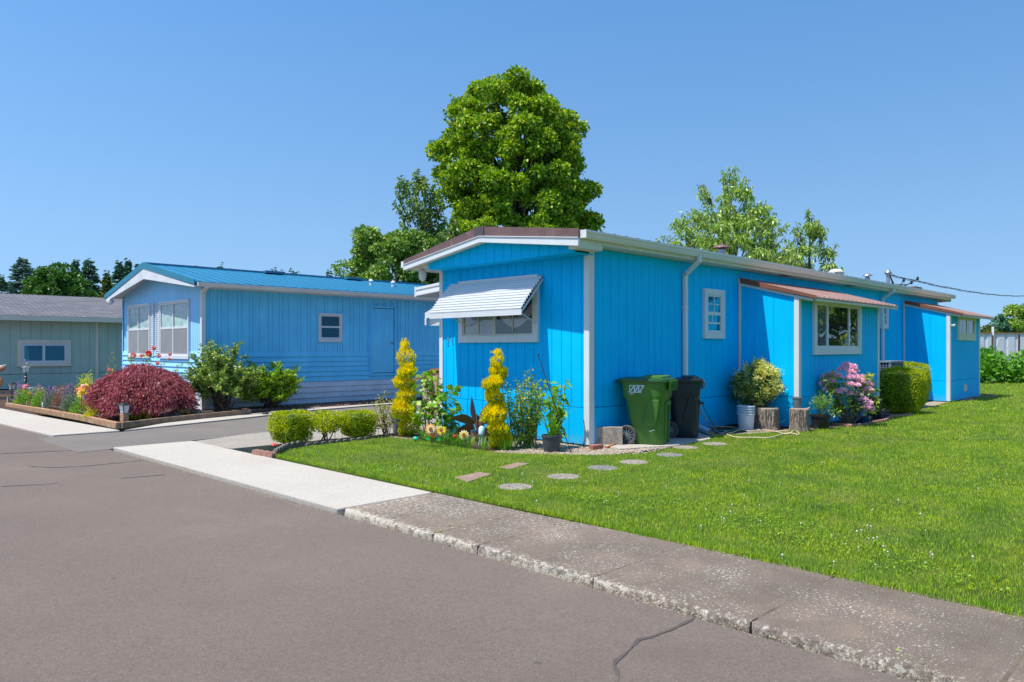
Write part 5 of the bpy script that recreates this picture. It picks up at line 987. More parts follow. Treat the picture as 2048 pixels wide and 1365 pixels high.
# golden spiral topiaries
L_GOLD = leafmat('golden_cypress_tips', [(.62, .56, .006), (.88, .72, .006), (.97, .80, .010), (1.0, .88, .04)], trans=.5, rough=.6)
L_GOLDG = leafmat('green_cypress_inside', [(.22, .32, .012), (.44, .50, .015), (.66, .62, .02)], trans=.25, rough=.6)
def spiral(label, c, h, bul, n=15000):
    """bul = stacked bulges (height, sideways shift, half width, half height), lowest first"""
    T = thing('spiral_topiary', label, 'topiary', (c[0], c[1], 0), 'golden spiral topiaries'); w_ = np.array([b_[2]**2 for b_ in bul]); w_ /= w_.sum(); P = []; Dd = []; Gd = []
    for k, (z, sh, hw, hh) in enumerate(bul):
        m = int(n*w_[k]); q = sph(m); top = k == len(bul)-1; tp = np.where(q[:, 2] > 0, 1-.55*np.abs(q[:, 2])*(1.0 if top else .35), 1); r = rng.uniform(.72, 1.0, m)*(1+.10*np.sin(q[:, 0]*9+k)+.10*np.sin(q[:, 1]*11+2*k)+.08*np.sin(q[:, 2]*10))
        lat = q[:, 0]*hw*r*tp+sh+(q[:, 2]*hw*.25*(-1)**k); dep = q[:, 1]*hw*r*tp+.3*hw*math.cos(2.4*k); P.append(np.stack([c[0]+lat*S2+dep*S2, c[1]-lat*S2+dep*S2, z+q[:, 2]*hh*r], 1))
        o = np.stack([(q[:, 0]+q[:, 1])*S2, (-q[:, 0]+q[:, 1])*S2, q[:, 2]], 1); v = o*.75+rng.normal(0, .22, (m, 3)); v[:, 2] += .95; Dd.append(v); Gd.append((q[:, 2]+rng.normal(0, .35, m)) > (-.25+(.25 if k < 2 else 0)))
    P = np.concatenate(P); Dd = np.concatenate(Dd); Gd = np.concatenate(Gd); L = rng.uniform(.025, .06, len(P)); leafmesh('golden_foliage', P[Gd], Dd[Gd], L[Gd], .015, L_GOLD, T); leafmesh('green_foliage', P[~Gd], Dd[~Gd], L[~Gd], .015, L_GOLDG, T)
    z, sh, hw, hh = bul[-1]; x_, y_ = c[0]+sh*S2, c[1]-sh*S2; m = 260; zz = rng.random(m)**1.6
    tp = np.stack([x_+rng.normal(0, .035, m)*(1-zz), y_+rng.normal(0, .035, m)*(1-zz), z+hh*.7+zz*(h-z-hh*.7-.05)], 1); leafmesh('golden_tip', tp, np.array([[0, 0, 1.6]])+rng.normal(0, .35, (m, 3)), .06, .010, L_GOLD, T)
    mb = MB(); mb.tube([(c[0], c[1], -.02), (c[0]+.01, c[1], h*.5), (x_, y_, h-.08)], [.022, .014, .004], n=7)
    for i in range(60):
        k = i % len(bul); z, sh, hw, hh = bul[k]; a = i*2.4; mb.tube([(c[0], c[1], z-.05), (c[0]+sh*S2+hw*.85*math.cos(a), c[1]-sh*S2+hw*.85*math.sin(a), z+rng.uniform(-.5, .5)*hh)], [.006, .002], n=4)
    mb.build('trunk', BARK, T); return T
def bl(c, rows):
    dd = (c[0]+c[1])*S2; r0 = (c[0]-c[1])*S2; return [(H-(v-697)/1485*dd, (u-1024)/1485*dd-r0, hw/1485*dd, hh/1485*dd) for u, v, hw, hh in rows]
c = G(811, 873); spiral('golden spiral-clipped cypress on the left, near the house number corner', c, 1.68, bl(c, [(818, 853, 21, 24), (808, 822, 24, 22), (813, 792, 19, 18), (809, 768, 20, 16), (815, 745, 17, 18), (811, 716, 17, 32)]))
c = G(993, 899); spiral('golden spiral-clipped cypress on the right, in front of the awning window', c, 1.50, bl(c, [(999, 882, 21, 20), (996, 858, 21, 18), (990, 829, 24, 22), (989, 795, 17, 18), (987, 768, 19, 16), (996, 746, 16, 18), (994, 724, 11, 22)]))
# ============================================================ WHEELED BINS
GREENP = paint('green_bin_plastic', (.055, .16, .022), rough=.42, var=.14, scale=4, bump=.12, bscale=90, fine=.05, dirt=((.16, .17, .10), 3, .68))
DGREENP = paint('dark_green_lid_plastic', (.020, .085, .022), rough=.4, var=.12, scale=4, bump=.1, bscale=90)
DBINP = paint('charcoal_bin_plastic', (.012, .022, .030), rough=.4, var=.25, scale=4, bump=.1, bscale=90)
DECAL = paint('pale_decal', (.55, .62, .66), rough=.6, bump=0)
GREYP = paint('grey_rim_plastic', (.14, .17, .19), rough=.5)
def bin_(label, c, rz, mat, lidmat, rim, hgt=1.05, decal=False, wk=1.0, group='wheeled bins by the wall'):
    T = thing('wheelie_bin', label, 'trash bin', (c[0], c[1], 0), group); k = hgt/1.05
    Mx = Matrix.Translation((c[0], c[1], 0))@Matrix.Rotation(rz, 4, 'Z')@Matrix.Diagonal((k*wk, k*wk, k, 1))
    def bld(mb, n, m_, par=T, **kw): mb.xf(Mx); return mb.build(n, m_, par, **kw)
    # body: narrow foot, stepped shoulder, deep side walls; +x is the front
    rr = []
    for z, hx, hy, cx, p in ((.015, .225, .235, .055, 5), (.03, .235, .245, .055, 5), (.30, .262, .262, .035, 5), (.60, .290, .275, .012, 5), (.665, .296, .28, .008, 5), (.735, .335, .302, 0, 5), (.76, .342, .306, 0, 5), (.955, .356, .315, 0, 5)):
        rr.append(ring(hx, hy, z, 40, p, cx=cx))
    mb = MB(); mb.loft(rr); B = bld(mb, 'body', mat, smooth=True, autos=35)
    # front: grip channel with bar (proud ribs either side; recess shade painted as darker plastic)
    mb = MB()
    for sy in (-1, 1): mb.hexa([(.262, .10*sy-.03, .03), (.305, .10*sy-.03, .03), (.305, .10*sy+.03, .03), (.262, .10*sy+.03, .03)], [(.29, .10*sy-.03, .66), (.332, .10*sy-.03, .66), (.332, .10*sy+.03, .66), (.29, .10*sy+.03, .66)])
    mb.box(.28, -.13, .60, .335, .13, .67); bld(mb, 'front_rib', mat, B, bevel=.008)
    mb = MB(); mb.box(.279, -.07, .04, .290, .07, .43); mb.box(.292, -.07, .47, .306, .07, .60); bld(mb, 'grip_recess_shade', paint(mat.name+'_recess', mixc(tuple(mat.node_tree.nodes['Principled BSDF'].inputs['Base Color'].default_value)[:3], 1) if False else ((.016, .06, .012) if decal else (.008, .010, .012)), rough=.6), B)
    mb = MB(); mb.tube([(.322, -.075, .455), (.322, .075, .455)], .013, n=8); bld(mb, 'grip_bar', rim, B, smooth=True, autos=40)
    for sy in (-1, 1):
      mb = MB(); mb.hexa([(-.02, sy*.272-.012, .30), (.20, sy*.268-.012, .30), (.20, sy*.268+.012, .30), (-.02, sy*.272+.012, .30)], [(.10, sy*.298-.012, .70), (.26, sy*.298-.012, .70), (.26, sy*.298+.012, .70), (.10, sy*.298+.012, .70)])
      bld(mb, 'side_gusset', mat, B, bevel=.01)
    # rim and lid
    mb = MB(); mb.loft([ring(.372, .328, .945, 40, 6), ring(.385, .338, .955, 40, 6), ring(.385, .338, .985, 40, 6), ring(.372, .328, .99, 40, 6)]); bld(mb, 'rim', mat, B, smooth=True, autos=35)
    mb = MB(); mb.loft([ring(.40, .350, .965, 40, 6), ring(.405, .355, .975, 40, 6), ring(.40, .350, 1.008, 40, 6), ring(.35, .30, 1.02, 40, 6), ring(.10, .08, 1.026, 40, 6)]); Ld = bld(mb, 'lid', lidmat, smooth=True, autos=35)
    mb = MB(); mb.loft([ring(.18, .27, 1.012, 32, 6, cx=.14), ring(.175, .265, 1.045, 32, 6, cx=.14), ring(.14, .23, 1.062, 32, 6, cx=.14)]); bld(mb, 'lid_dome', mat if decal else lidmat, Ld, smooth=True, autos=35)
    mb = MB(); mb.hexa([(.375, -.215, .84), (.40, -.215, .84), (.40, .215, .84), (.375, .215, .84)], [(.385, -.25, .985), (.425, -.25, .985), (.425, .25, .985), (.385, .25, .985)])
    for q in range(6): mb.box(.402, -.2+.077*q, .865, .428, -.185+.077*q, .975)
    mb.box(.39, -.225, .835, .415, .225, .850); bld(mb, 'lid_catch', rim if not decal else mat, Ld, bevel=.004)
    mb = MB(); mb.tube([(-.37, -.20, .93), (-.445, -.20, .97), (-.445, .20, .97), (-.37, .20, .93)], .017, n=8); bld(mb, 'handle', lidmat, T, smooth=True, autos=50)
    # axle and spoked wheels
    mb = MB(); mb.tube([(-.245, -.27, .135), (-.245, .27, .135)], .012, n=8); bld(mb, 'axle', BLACKM)
    for sy in (-1, 1):
        y0_, y1_ = (.255*sy, .315*sy); W_ = MB(); n = 32; a_, b_ = min(y0_, y1_), max(y0_, y1_)
        prof = [(.106, a_+.008), (.137, a_), (.150, a_+.01), (.150, b_-.01), (.137, b_), (.106, b_-.008)]
        base = len(W_.v)
        for r_, y_ in prof:
            for q in range(n): t = 2*math.pi*q/n; W_.v.append((-.245+r_*math.cos(t), y_, .150+r_*math.sin(t)))
        m_ = len(prof)
        for i in range(m_):
            for q in range(n): W_.f.append((base+i*n+q, base+((i+1) % m_)*n+q, base+((i+1) % m_)*n+(q+1) % n, base+i*n+(q+1) % n))
        Wo = bld(W_, 'wheel', paint('grey_tyre', (.075, .075, .078), rough=.8, var=.15), smooth=True, autos=35)
        s = MB(); s.tube([(-.245, a_+.01, .150), (-.245, b_-.006, .150)], .024, n=12)
        for q in range(12):
            t = 2*math.pi*q/12+.1; s.bar((-.245+.02*math.cos(t), (a_+b_)/2, .150+.02*math.sin(t)), (-.245+.115*math.cos(t), (a_+b_)/2, .150+.115*math.sin(t)), .014, .03, up=(0, 1, 0))
        bld(s, 'spokes', GREYP, Wo); s = MB(); s.tube([(-.245, (a_+b_)/2-.004, .150), (-.245, (a_+b_)/2+.004, .150)], .108, n=24); bld(s, 'hub_disc', BLACKM, Wo)
    if decal:
        # side emblem: slanted frame with zig-zag strokes and a line of small lettering under it, on the -y side
        y_ = -.318
        def P2(a, b_): return (-.20+a, y_+(.012 if b_ < .80 else 0), b_)
        d_ = MB()
        def quad(p): d_.add([P2(*p_) for p_ in p]+[(x, y+.004, z) for x, y, z in [P2(*p_) for p_ in p]], [(0, 1, 2, 3), (7, 6, 5, 4), (0, 4, 5, 1), (1, 5, 6, 2), (2, 6, 7, 3), (3, 7, 4, 0)])
        quad([(.0, .90), (.235, .90), (.235, .915), (.0, .915)]); quad([(-.02, .80), (.19, .80), (.19, .813), (-.02, .813)])
        quad([(.0, .84), (.012, .84), (.012, .902), (.0, .902)]); quad([(-.02, .80), (.005, .80), (.095, .905), (.07, .905)]); quad([(.07, .81), (.085, .81), (.095, .905), (.075, .905)])
        quad([(.075, .812), (.098, .812), (.16, .905), (.137, .905)]); quad([(.135, .815), (.15, .815), (.16, .905), (.145, .905)]); quad([(.145, .812), (.17, .812), (.235, .905), (.21, .905)]); quad([(.172, .805), (.188, .805), (.188, .86), (.172, .84)])
        for q in range(15): quad([(.0+q*.0125, .772), (.009+q*.0125, .772), (.009+q*.0125, .786), (.0+q*.0125, .786)])
        bld(d_, 'emblem', DECAL, B)
        d_ = MB()
        for q in range(3): d_.add([(.10+q*.03, y_+.035, .22+.01*q), (.125+q*.03, y_+.035, .22+.01*q), (.125+q*.03, y_+.035, .226+.01*q), (.10+q*.03, y_+.035, .226+.01*q)], [(0, 1, 2, 3)])
        bld(d_, 'scratch_marks', DECAL, B)
    return T
f = R_(-70)
bin_('big green wheeled bin with spoked wheels and white side emblem', (9.78, 6.76), f, GREENP, DGREENP, GREENP, hgt=1.07, decal=True)
bin_('dark charcoal wheeled bin standing behind the green one', (10.86, 6.80), R_(-56), DBINP, DBINP, GREYP, hgt=1.03, wk=.84)
mb = MB(); q = [G(1240, 900), G(1350, 893), G(1420, 880), (12.2, 7.1), (9.1, 7.15)]; mb.poly([q[0], q[1], q[2], q[3], q[4]], -.05, .014); tag(mb.build('bin_pad', CONC), kind='structure')
# block, brick, copper strip
BLK = noise_mat('block_stone', [(.3, (.22, .18, .14)), (.6, (.34, .30, .26)), (.8, (.30, .18, .09))], 7, bump=.8, bscale=60)
c = G(1222, 893); M = Matrix.Translation((c[0]+.08, c[1]+.10, 0))@Matrix.Rotation(R_(-52), 4, 'Z')
mb = MB(); mb.box(-.05, -.21, .0, .05, .21, .285, M=M) if False else mb.box(-.21, -.05, 0, .21, .05, .285, M=M); T = mb.build('concrete_block', BLK, origin=(c[0], c[1], 0), bevel=.008); tag(T, 'weathered concrete block leaning on edge beside the green bin wheel', 'block')
BRICK = noise_mat('red_brick', [(.3, (.30, .11, .07)), (.7, (.42, .18, .12))], 9, bump=.6, bscale=70)
c = G(1193, 899); M = Matrix.Translation((c[0]+.03, c[1]+.03, 0))@Matrix.Rotation(R_(-12), 4, 'Z'); mb = MB(); mb.box(-.10, -.05, 0, .10, .05, .062, M=M); tag(mb.build('red_brick', BRICK, origin=(c[0], c[1], 0), bevel=.004), 'single red brick lying at the foot of the white corner trim', 'brick')
a = G(1212, 897); b_ = G(1246, 887); mb = MB(); mb.bar((*a, .01), (*b_, .05), .04, .012); tag(mb.build('rusty_strip', paint('rusty_iron', (.32, .11, .05), rough=.8), origin=(*a, 0)), 'rusty orange metal strip on the gravel in front of the block', 'metal strip')
# pvc pipe
PVC = paint('white_pvc', (.60, .66, .72), rough=.35, var=.06, bump=0)
T = thing('drain_pipe', 'thick white plastic drain pipe lying in the grass beside the dark bin', 'pipe', (*G(1425, 872), 0)); p0 = Vector((*G(1422, 873), .06)); p1 = Vector((*G(1355, 849), .13)); dd = (p1-p0).normalized()
mb = MB(); mb.tube([p0, p1], .052, n=20, cap=False); mb.tube([p1, p0], .046, n=20, cap=False); mb.build('pipe', PVC, T, smooth=True); mb = MB(); mb.tube([p0-dd*.01, p0+dd*.10], .062, n=20, cap=False); mb.tube([p0+dd*.10, p0+dd*.101], [.062, .05], n=20, cap=False); mb.tube([p0+dd*.1, p0-dd*.01], .056, n=20, cap=False); mb.build('coupling', PVC, T, smooth=True)
mb = MB(); mb.tube([p0+dd*.015, p0+dd*.02], .055, n=16); mb.build('pipe_inside', paint('pipe_dirt', (.20, .15, .11)), T)
# tap with hoses
tp_ = Vector(onY(1397, 802, 7.12)); HOSEG = paint('green_hose', (.01, .22, .16), rough=.4, bump=0); HOSET = paint('tan_hose', (.55, .44, .30), rough=.5, bump=0); HOSEC = paint('pale_grey_hose', (.34, .33, .30), rough=.5, bump=0)
T = thing('garden_tap', 'outdoor tap splitter on the wall with black timer beside the dark bin', 'tap', tuple(tp_)); mb = MB(); mb.tube([tp_+Vector((0, .06, .02)), tp_, tp_+Vector((0, -.05, -.03))], .014, n=8); mb.lathe([(.035, 0), (.035, .012)], tuple(tp_+Vector((0, -.01, .03))), n=12); mb.build('spigot', paint('brass', (.45, .25, .15), metal=.7, rough=.4), T)
mb = MB(); mb.bar(tp_+Vector((-.05, -.05, -.04)), tp_+Vector((.06, -.05, -.04)), .05, .04); mb.bar(tp_+Vector((-.06, -.05, -.09)), tp_+Vector((-.06, -.05, .0)), .04, .05); mb.build('splitter', BLACKP, T)
def hose(label, pts, mat, r=.011, base=None):
    P = []; pts = [Vector(p) for p in pts]; n = len(pts)
    for i in range(n-1):
        p0_, p1_, p2_, p3_ = pts[max(i-1, 0)], pts[i], pts[i+1], pts[min(i+2, n-1)]
        for k in range(6):
            t = k/6; P.append(.5*((2*p1_)+(-p0_+p2_)*t+(2*p0_-5*p1_+4*p2_-p3_)*t*t+(-p0_+3*p1_-3*p2_+p3_)*t**3))
    P.append(pts[-1]); mb = MB(); mb.tube(P, r, n=8); return tag(mb.build('garden_hose', mat, origin=tuple(pts[0]), smooth=True), label, 'hose')
g_ = lambda u, v, z=.02: (*G(u, v), z)
hose('teal green hose dropping from the tap and looping onto the grass', [tp_+Vector((.05, -.05, -.06)), onY(1408, 815, 7.0), onY(1421, 840, 6.95), g_(1432, 862, .03), g_(1445, 864), g_(1475, 862)], HOSEG)
hose('pale grey hose dropping from the tap in front of the teal one', [tp_+Vector((.0, -.06, -.06)), onY(1401, 815, 6.95), onY(1411, 838, 6.9), g_(1426, 860, .03), g_(1440, 869), g_(1452, 866, .02)], HOSEC)
hose('long tan hose curving back and forth over the grass by the tree stump', [g_(1425, 857), g_(1440, 856), g_(1465, 857), g_(1485, 863), g_(1500, 865), g_(1530, 863), g_(1552, 866), g_(1575, 871), g_(1590, 863), g_(1598, 872), g_(1575, 869), g_(1540, 878), g_(1510, 878), g_(1470, 877), g_(1452, 870)], HOSET)
hose('short tan hose length lying across the long tan hose', [g_(1450, 866), g_(1462, 868), g_(1475, 864), g_(1490, 862), g_(1520, 862)], HOSET)
# buckets: four nested pails
BUCK = paint('pale_bucket_plastic', (.46, .54, .60), rough=.5, var=.08); BUCKW = paint('paint_smeared_white', (.62, .63, .68), rough=.6, var=.12, scale=12, dirt=((.38, .42, .46), 16, .58))
c = G(1492, 861); T = thing('bucket_stack', 'stack of nested pale plastic buckets with white label beside the larger stump', 'buckets', (*c, 0))
for i in range(4):
    z = .045*i; mb = MB(); mb.lathe([(.125, 0), (.128, .005), (.148, .285), (.160, .288), (.163, .295), (.163, .305), (.156, .315), (.150, .315), (.145, .29), (.122, .02)], (*c, z), n=36, cap=(True, True)); mb.build('bucket', BUCKW if i == 0 else BUCK, T, smooth=True, autos=35)
# stumps
def stumpmat():
    m, b, L = newmat('rough_bark'); g = nd(m, 'ShaderNodeNewGeometry'); mp = nd(m, 'ShaderNodeMapping'); mp.inputs['Scale'].default_value = (1, 1, .35); L.new(g.outputs['Position'], mp.inputs[0]); n = nd(m, 'ShaderNodeTexNoise', Scale=28, Detail=6, Roughness=.7); L.new(mp.outputs[0], n.inputs['Vector'])
    r = ramp(m, [(.35, (.05, .035, .025)), (.5, (.20, .155, .12)), (.68, (.42, .37, .32))]); L.new(n.outputs['Fac'], r.inputs['Fac']); L.new(r.outputs['Color'], b.inputs['Base Color']); b.inputs['Roughness'].default_value = .95; bp = nd(m, 'ShaderNodeBump', Strength=1, Distance=.03); L.new(n.outputs['Fac'], bp.inputs['Height']); L.new(bp.outputs[0], b.inputs['Normal']); return m
STB = stumpmat(); CUT = paint('cut_wood', (.30, .24, .19), rough=.9, var=.25, scale=20, bump=.3)
def stump(label, c, r, h):
    T = thing('tree_stump', label, 'tree stump', (*c, 0), 'tree stumps used as plant stands'); n = 48; rg = []; ph = rng.random(n)*.06
    for z, s_ in ((0, 1.06), (h*.15, 1.0), (h*.5, .97), (h*.85, .98), (h-.01, .97), (h, .93)):
        rg.append([(c[0]+r*s_*(1+.05*math.sin(k*.8)+.04*math.sin(k*2.3+z*9)+ph[k])*math.cos(2*math.pi*k/n), c[1]+r*s_*(1+.05*math.sin(k*.8)+.04*math.sin(k*2.3+z*9)+ph[k])*math.sin(2*math.pi*k/n), z) for k in range(n)])
    mb = MB(); mb.loft(rg); mb.build('bark', STB, T); mb = MB(); mb.loft([[(x, y, h+.001) for x, y, z in rg[-1]], [(c[0]+(x-c[0])*.93, c[1]+(y-c[1])*.93, h+.012) for x, y, z in rg[-1]]]); mb.build('cut_face', CUT, T)
s1 = G(1541, 861); s1 = (s1[0]+.12, s1[1]+.14); stump('wider pale-barked stump standing next to the buckets', s1, .215, .39)
s2 = (13.22, 5.84); stump('narrower stump at the white corner post with a small pot on top', s2, .165, .40)
# pots
def pot(name, label, c, r, h, z=0, mat=BLACKP, soil=True, group=None):
    T = thing(name, label, 'plant pot', (c[0], c[1], z), group); mb = MB(); mb.lathe([(r*.78, 0), (r*.80, .005), (r*.95, h*.86), (r*1.03, h*.87), (r*1.05, h*.99), (r*1.0, h), (r*.93, h), (r*.90, h*.86), (r*.89, h*.84)], (*c, z), n=32); P_ = mb.build('pot', mat, T, smooth=True, autos=35)
    mb = MB(); mb.lathe([(r*.90, h*.84), (r*.5, h*.86), (.001, h*.87)], (*c, z+.004), n=20, cap=(False, False)); mb.build('soil', MULCH, T); return T
def leafy(T, cs, per, sr, L, W, mat, droop=.2, up=.3, nm='foliage'):
    P = []; Dd = []
    for p in cs:
        d = sph(per); P.append(np.array(p)+d*sr*rng.uniform(.3, 1, per)[:, None]); v = d+rng.normal(0, .3, (per, 3)); v[:, 2] += up-droop; Dd.append(v)
    P = np.concatenate(P); return leafmesh(nm, P, np.concatenate(Dd), L*rng.uniform(.6, 1.2, len(P)), W*rng.uniform(.7, 1.2, len(P)), mat, T)
pot('plant_pot', 'small dark grey pot on top of the narrower stump', (s2[0]+.02, s2[1]+.05), .09, .20, z=.41, mat=GREYP)
L_SOFT = leafmat('soft_green_leaves', [(0.095, 0.230, 0.027), (0.189, 0.378, 0.054), (0.324, 0.513, 0.108)], trans=.35)
pc = onY(1641, 850, 5.72)[:2]; T = pot('potted_plant', 'black nursery pot with a small cut-leaved plant right of the narrower stump', pc, .175, .26)
mb = MB(); cs = []
for i in range(11):
    a = rng.random()*6.28; e = (pc[0]+.17*math.cos(a)*rng.uniform(.5, 1), pc[1]+.17*math.sin(a)*rng.uniform(.5, 1), rng.uniform(.38, .60)); limb(mb, (*pc, .2), e, .006, .003, k=3, n=4); cs.append(e)
mb.build('stems', STEM, T); leafy(T, cs, 34, .085, .085, .014, L_SOFT)
# variegated shrub behind the wider stump
L_VAR = leafmat('variegated_leaves', [(.36, .42, .03), (.58, .62, .08), (.74, .74, .22), (.84, .80, .36), (.60, .36, .12)], trans=.3, rough=.4)
L_DKG = leafmat('dark_glossy_leaves', [(.02, .07, .012), (.04, .12, .02), (.08, .17, .03)], trans=.15, rough=.35)
vc = (13.22, 6.62); T = thing('variegated_shrub', 'round cream and yellow-green variegated shrub behind the wider stump', 'shrub', (*vc, 0)); cs = []
for i in range(190):
    d = sph(1)[0]; q = np.array([vc[0], vc[1], .84])+d*np.array([.44, .40, .40])*rng.uniform(.72, 1.03); q[0] -= .04; cs.append(q)
cs = [q for q in cs if q[2] > .42]; cf = [q for q in cs if rng.random() < .86]; cd_ = [q*np.array([1, 1, 1])+np.array([-.07, .10, -.07]) for q in cs if rng.random() < .5]
P = []; Dd = []
for q in cf:
    ax = (q-np.array([vc[0], vc[1], .75])); ax /= np.linalg.norm(ax); ax += np.array([0, 0, .5])
    for w_ in range(40): d = ax*rng.uniform(.0, .9)+rng.normal(0, .75, 3); P.append(q+rng.normal(0, .035, 3)); Dd.append(d)
leafmesh('foliage', np.array(P), np.array(Dd), rng.uniform(.04, .07, len(P)), .020, L_VAR, T); leafy(T, cd_, 34, .07, .06, .02, L_DKG, nm='dark_foliage')
mb = MB()
for q in cs[::4]: limb(mb, (vc[0]+rng.normal(0, .03), vc[1]+rng.normal(0, .03), 0), tuple(q), .012, .003, k=4, n=4)
mb.build('stems', BARK, T)
# rhododendron
PINK = leafmat('pink_rhododendron_petals', [(.84, .42, .66), (.92, .56, .74), (.95, .70, .80), (.95, .74, .66)], trans=.35, rough=.6)
L_RH = leafmat('rhododendron_leaves', [(0.054, 0.149, 0.014), (0.135, 0.270, 0.027), (0.324, 0.405, 0.041), (0.540, 0.567, 0.068)], trans=.2, rough=.35)
rc = onY(1695, 852, 5.55); rc = (rc[0], rc[1]); T = thing('rhododendron', 'rhododendron bush covered with pink-lilac flower clusters under the large window', 'flowering shrub', (*rc, 0))
def cpt(du, z, dep): return np.array([rc[0]+du*S2+dep*S2, rc[1]-du*S2+dep*S2, z])     # du to the right, dep away
heads = [(-.02, 1.16, 0), (.08, 1.12, -.05), (-.10, 1.08, .02), (.14, 1.04, .02), (.02, 1.03, -.10), (-.30, .98, 0), (-.40, .93, .05), (-.22, .95, -.08), (-.36, .86, -.1), (-.02, .93, -.15), (.10, .93, -.12), (.26, .92, 0), (.20, .85, -.12), (.32, .82, 0), (-.46, .80, 0), (-.42, .70, -.05), (-.05, .80, -.18), (.08, .78, -.18), (-.20, .68, -.2), (-.28, .66, -.18), (.40, .66, -.05), (.34, .70, -.1), (.24, .50, -.15), (.33, .44, -.15), (.30, .36, -.15), (.38, .33, -.1), (.16, .60, -.1), (-.44, .45, 0), (.02, .62, -.1), (.44, .78, .05)]
P = []; Dd = []
for (a, z, e) in heads:
    c_ = cpt(a, z, e); n = 150; d = sph(n); d[:, 2] = np.abs(d[:, 2])*.8+.1*d[:, 2]; P.append(c_+d*.062*rng.uniform(.7, 1.15, n)[:, None]); Dd.append(d+rng.normal(0, .5, (n, 3)))
leafmesh('flower_heads', np.concatenate(P), np.concatenate(Dd), .042, .036, PINK, T, fold=.25, wide=.6)
cs = [cpt(rng.uniform(-.48, .52), z, rng.uniform(-.18, .22)) for z in rng.uniform(.25, 1.02, 95)]; cs = [c_ for c_ in cs if abs(((c_[0]-rc[0])-(c_[1]-rc[1]))*S2) < .62-.42*abs(c_[2]-.62)]
cs += [cpt(.50, .62, 0), cpt(.54, .70, .05), cpt(.50, .52, 0), cpt(.48, .75, .05)]
leafy(T, cs, 16, .05, .10, .032, L_RH, droop=.35)
mb = MB()
for q in cs[::3]: limb(mb, (rc[0]+rng.normal(0, .04), rc[1]+rng.normal(0, .04), 0), tuple(q), .016, .005, k=4, n=5)
mb.build('stems', BARK, T)
c = onY(1748, 830, 5.75)[:2]; pot('plant_pot', 'tall black pot behind the right side of the pink flowering bush', c, .16, .45)
BLUEP = paint('blue_glazed', (.01, .07, .16), rough=.3); c = onY(1722, 842, 5.62)[:2]; pot('plant_pot', 'low dark blue pot half hidden under the pink flowering bush', c, .20, .13, mat=BLUEP)
# scalloped brick edging
EDG = noise_mat('terracotta_edging', [(.3, (.26, .13, .10)), (.7, (.40, .22, .17))], 8, bump=.5, bscale=60); EDGG = noise_mat('grey_edging', [(.3, (.10, .09, .08)), (.7, (.17, .155, .14))], 8, bump=.5, bscale=60)
def edging(name, label, pts, step, h, th, mat, group=None, lo=0):
    T = thing(name, label, 'garden edging', (*pts[0], 0), group); P = [Vector((*p, 0)) for p in pts]
    for a, b_ in zip(P[:-1], P[1:]):
        L = (b_-a).length; n = max(1, round(L/step)); s_ = L/n; d = (b_-a).normalized(); nn = Vector((-d.y, d.x, 0))
        for i in range(n):
            c_ = a+d*(s_*(i+.5)); w_ = s_*.49; prof = []
            for k in range(9): t = math.pi*k/8; prof.append((w_*math.cos(t), h*.55+h*.45*math.sin(t)))
            prof = [(w_, -.03)]+prof+[(-w_, -.03)]; mb = MB(); n_ = len(prof); vs = [tuple(c_+d*p[0]-nn*th/2+Vector((0, 0, p[1]))) for p in prof]+[tuple(c_+d*p[0]+nn*th/2+Vector((0, 0, p[1]))) for p in prof]
            mb.add(vs, [tuple(range(n_)), tuple(range(2*n_-1, n_-1, -1))]+[(k+n_, (k+1) % n_+n_, (k+1) % n_, k) for k in range(n_)]); mb.build('edging_block', mat, T)
    return T
edging('brick_edging', 'scalloped reddish brick edging along the white sidewalk left of the clipped boxwood', [G(507, 909), G(548, 915)], .13, .075, .06, EDG)
edging('stone_edging', 'scalloped grey edging under the clipped boxwood nearest the sidewalk', [G(550, 913), G(570, 901), G(603, 894)], .16, .10, .05, EDGG)
edging('stone_edging', 'low dark edging stones running behind the boxwoods to the pot', [G(612, 893), G(700, 884), G(780, 873)], .14, .05, .05, EDGG)
edging('brick_edging', 'wavy red brick edging curving around the pink flowering bush', [G(1665, 851), G(1700, 855), G(1724, 853), (rc[0]+1.4, 5.33), (17.2, 5.55), (18.0, 5.4)], .11, .06, .05, EDG)
edging('brick_edging', 'curved brick edging at the far corner of the last addition', [G(1905, 800), (26.7, 5.6), (27.3, 6.0), (27.4, 6.6)], .2, .05, .09, EDG)
# air conditioner
ACM = paint('blue_grey_ac_metal', (.16, .20, .26), rough=.5, var=.1); x0, y0, x1, y1, h = 19.27, 6.25, 20.2, 7.0, 1.19
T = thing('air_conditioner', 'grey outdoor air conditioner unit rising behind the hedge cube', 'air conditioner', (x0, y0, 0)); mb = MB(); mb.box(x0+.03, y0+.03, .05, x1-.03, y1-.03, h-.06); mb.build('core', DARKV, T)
mb = MB()
for (a, b_) in ((x0, y0), (x1-.05, y0), (x0, y1-.05), (x1-.05, y1-.05)): mb.box(a, b_, .03, a+.05, b_+.05, h-.05)
mb.box(x0, y0, .0, x1, y1, .05); mb.build('frame', ACM, T); mb = MB(); mb.box(x0-.01, y0-.01, h-.05, x1+.01, y1+.01, h); mb.build('top_cover', ACM, T, bevel=.01); mb = MB(); z = .12
while z < h-.1: mb.box(x0+.05, y0+.004, z, x1-.05, y0+.02, z+.012); mb.box(x0+.004, y0+.05, z, x0+.02, y1-.05, z+.012); z += .045
for i in range(12): mb.box(x0+.1+i*.065, y0+.0, .06, x0+.112+i*.065, y0+.016, h-.05)
for i in range(9): mb.box(x0+.0, y0+.1+i*.065, .06, x0+.016, y0+.112+i*.065, h-.05)
mb.build('louvre_grille', ACM, T); mb = MB(); mb.box(x0+.12, y0-.006, h-.30, x0+.30, y0+.0, h-.12); mb.build('rating_plate', GREYP, T)

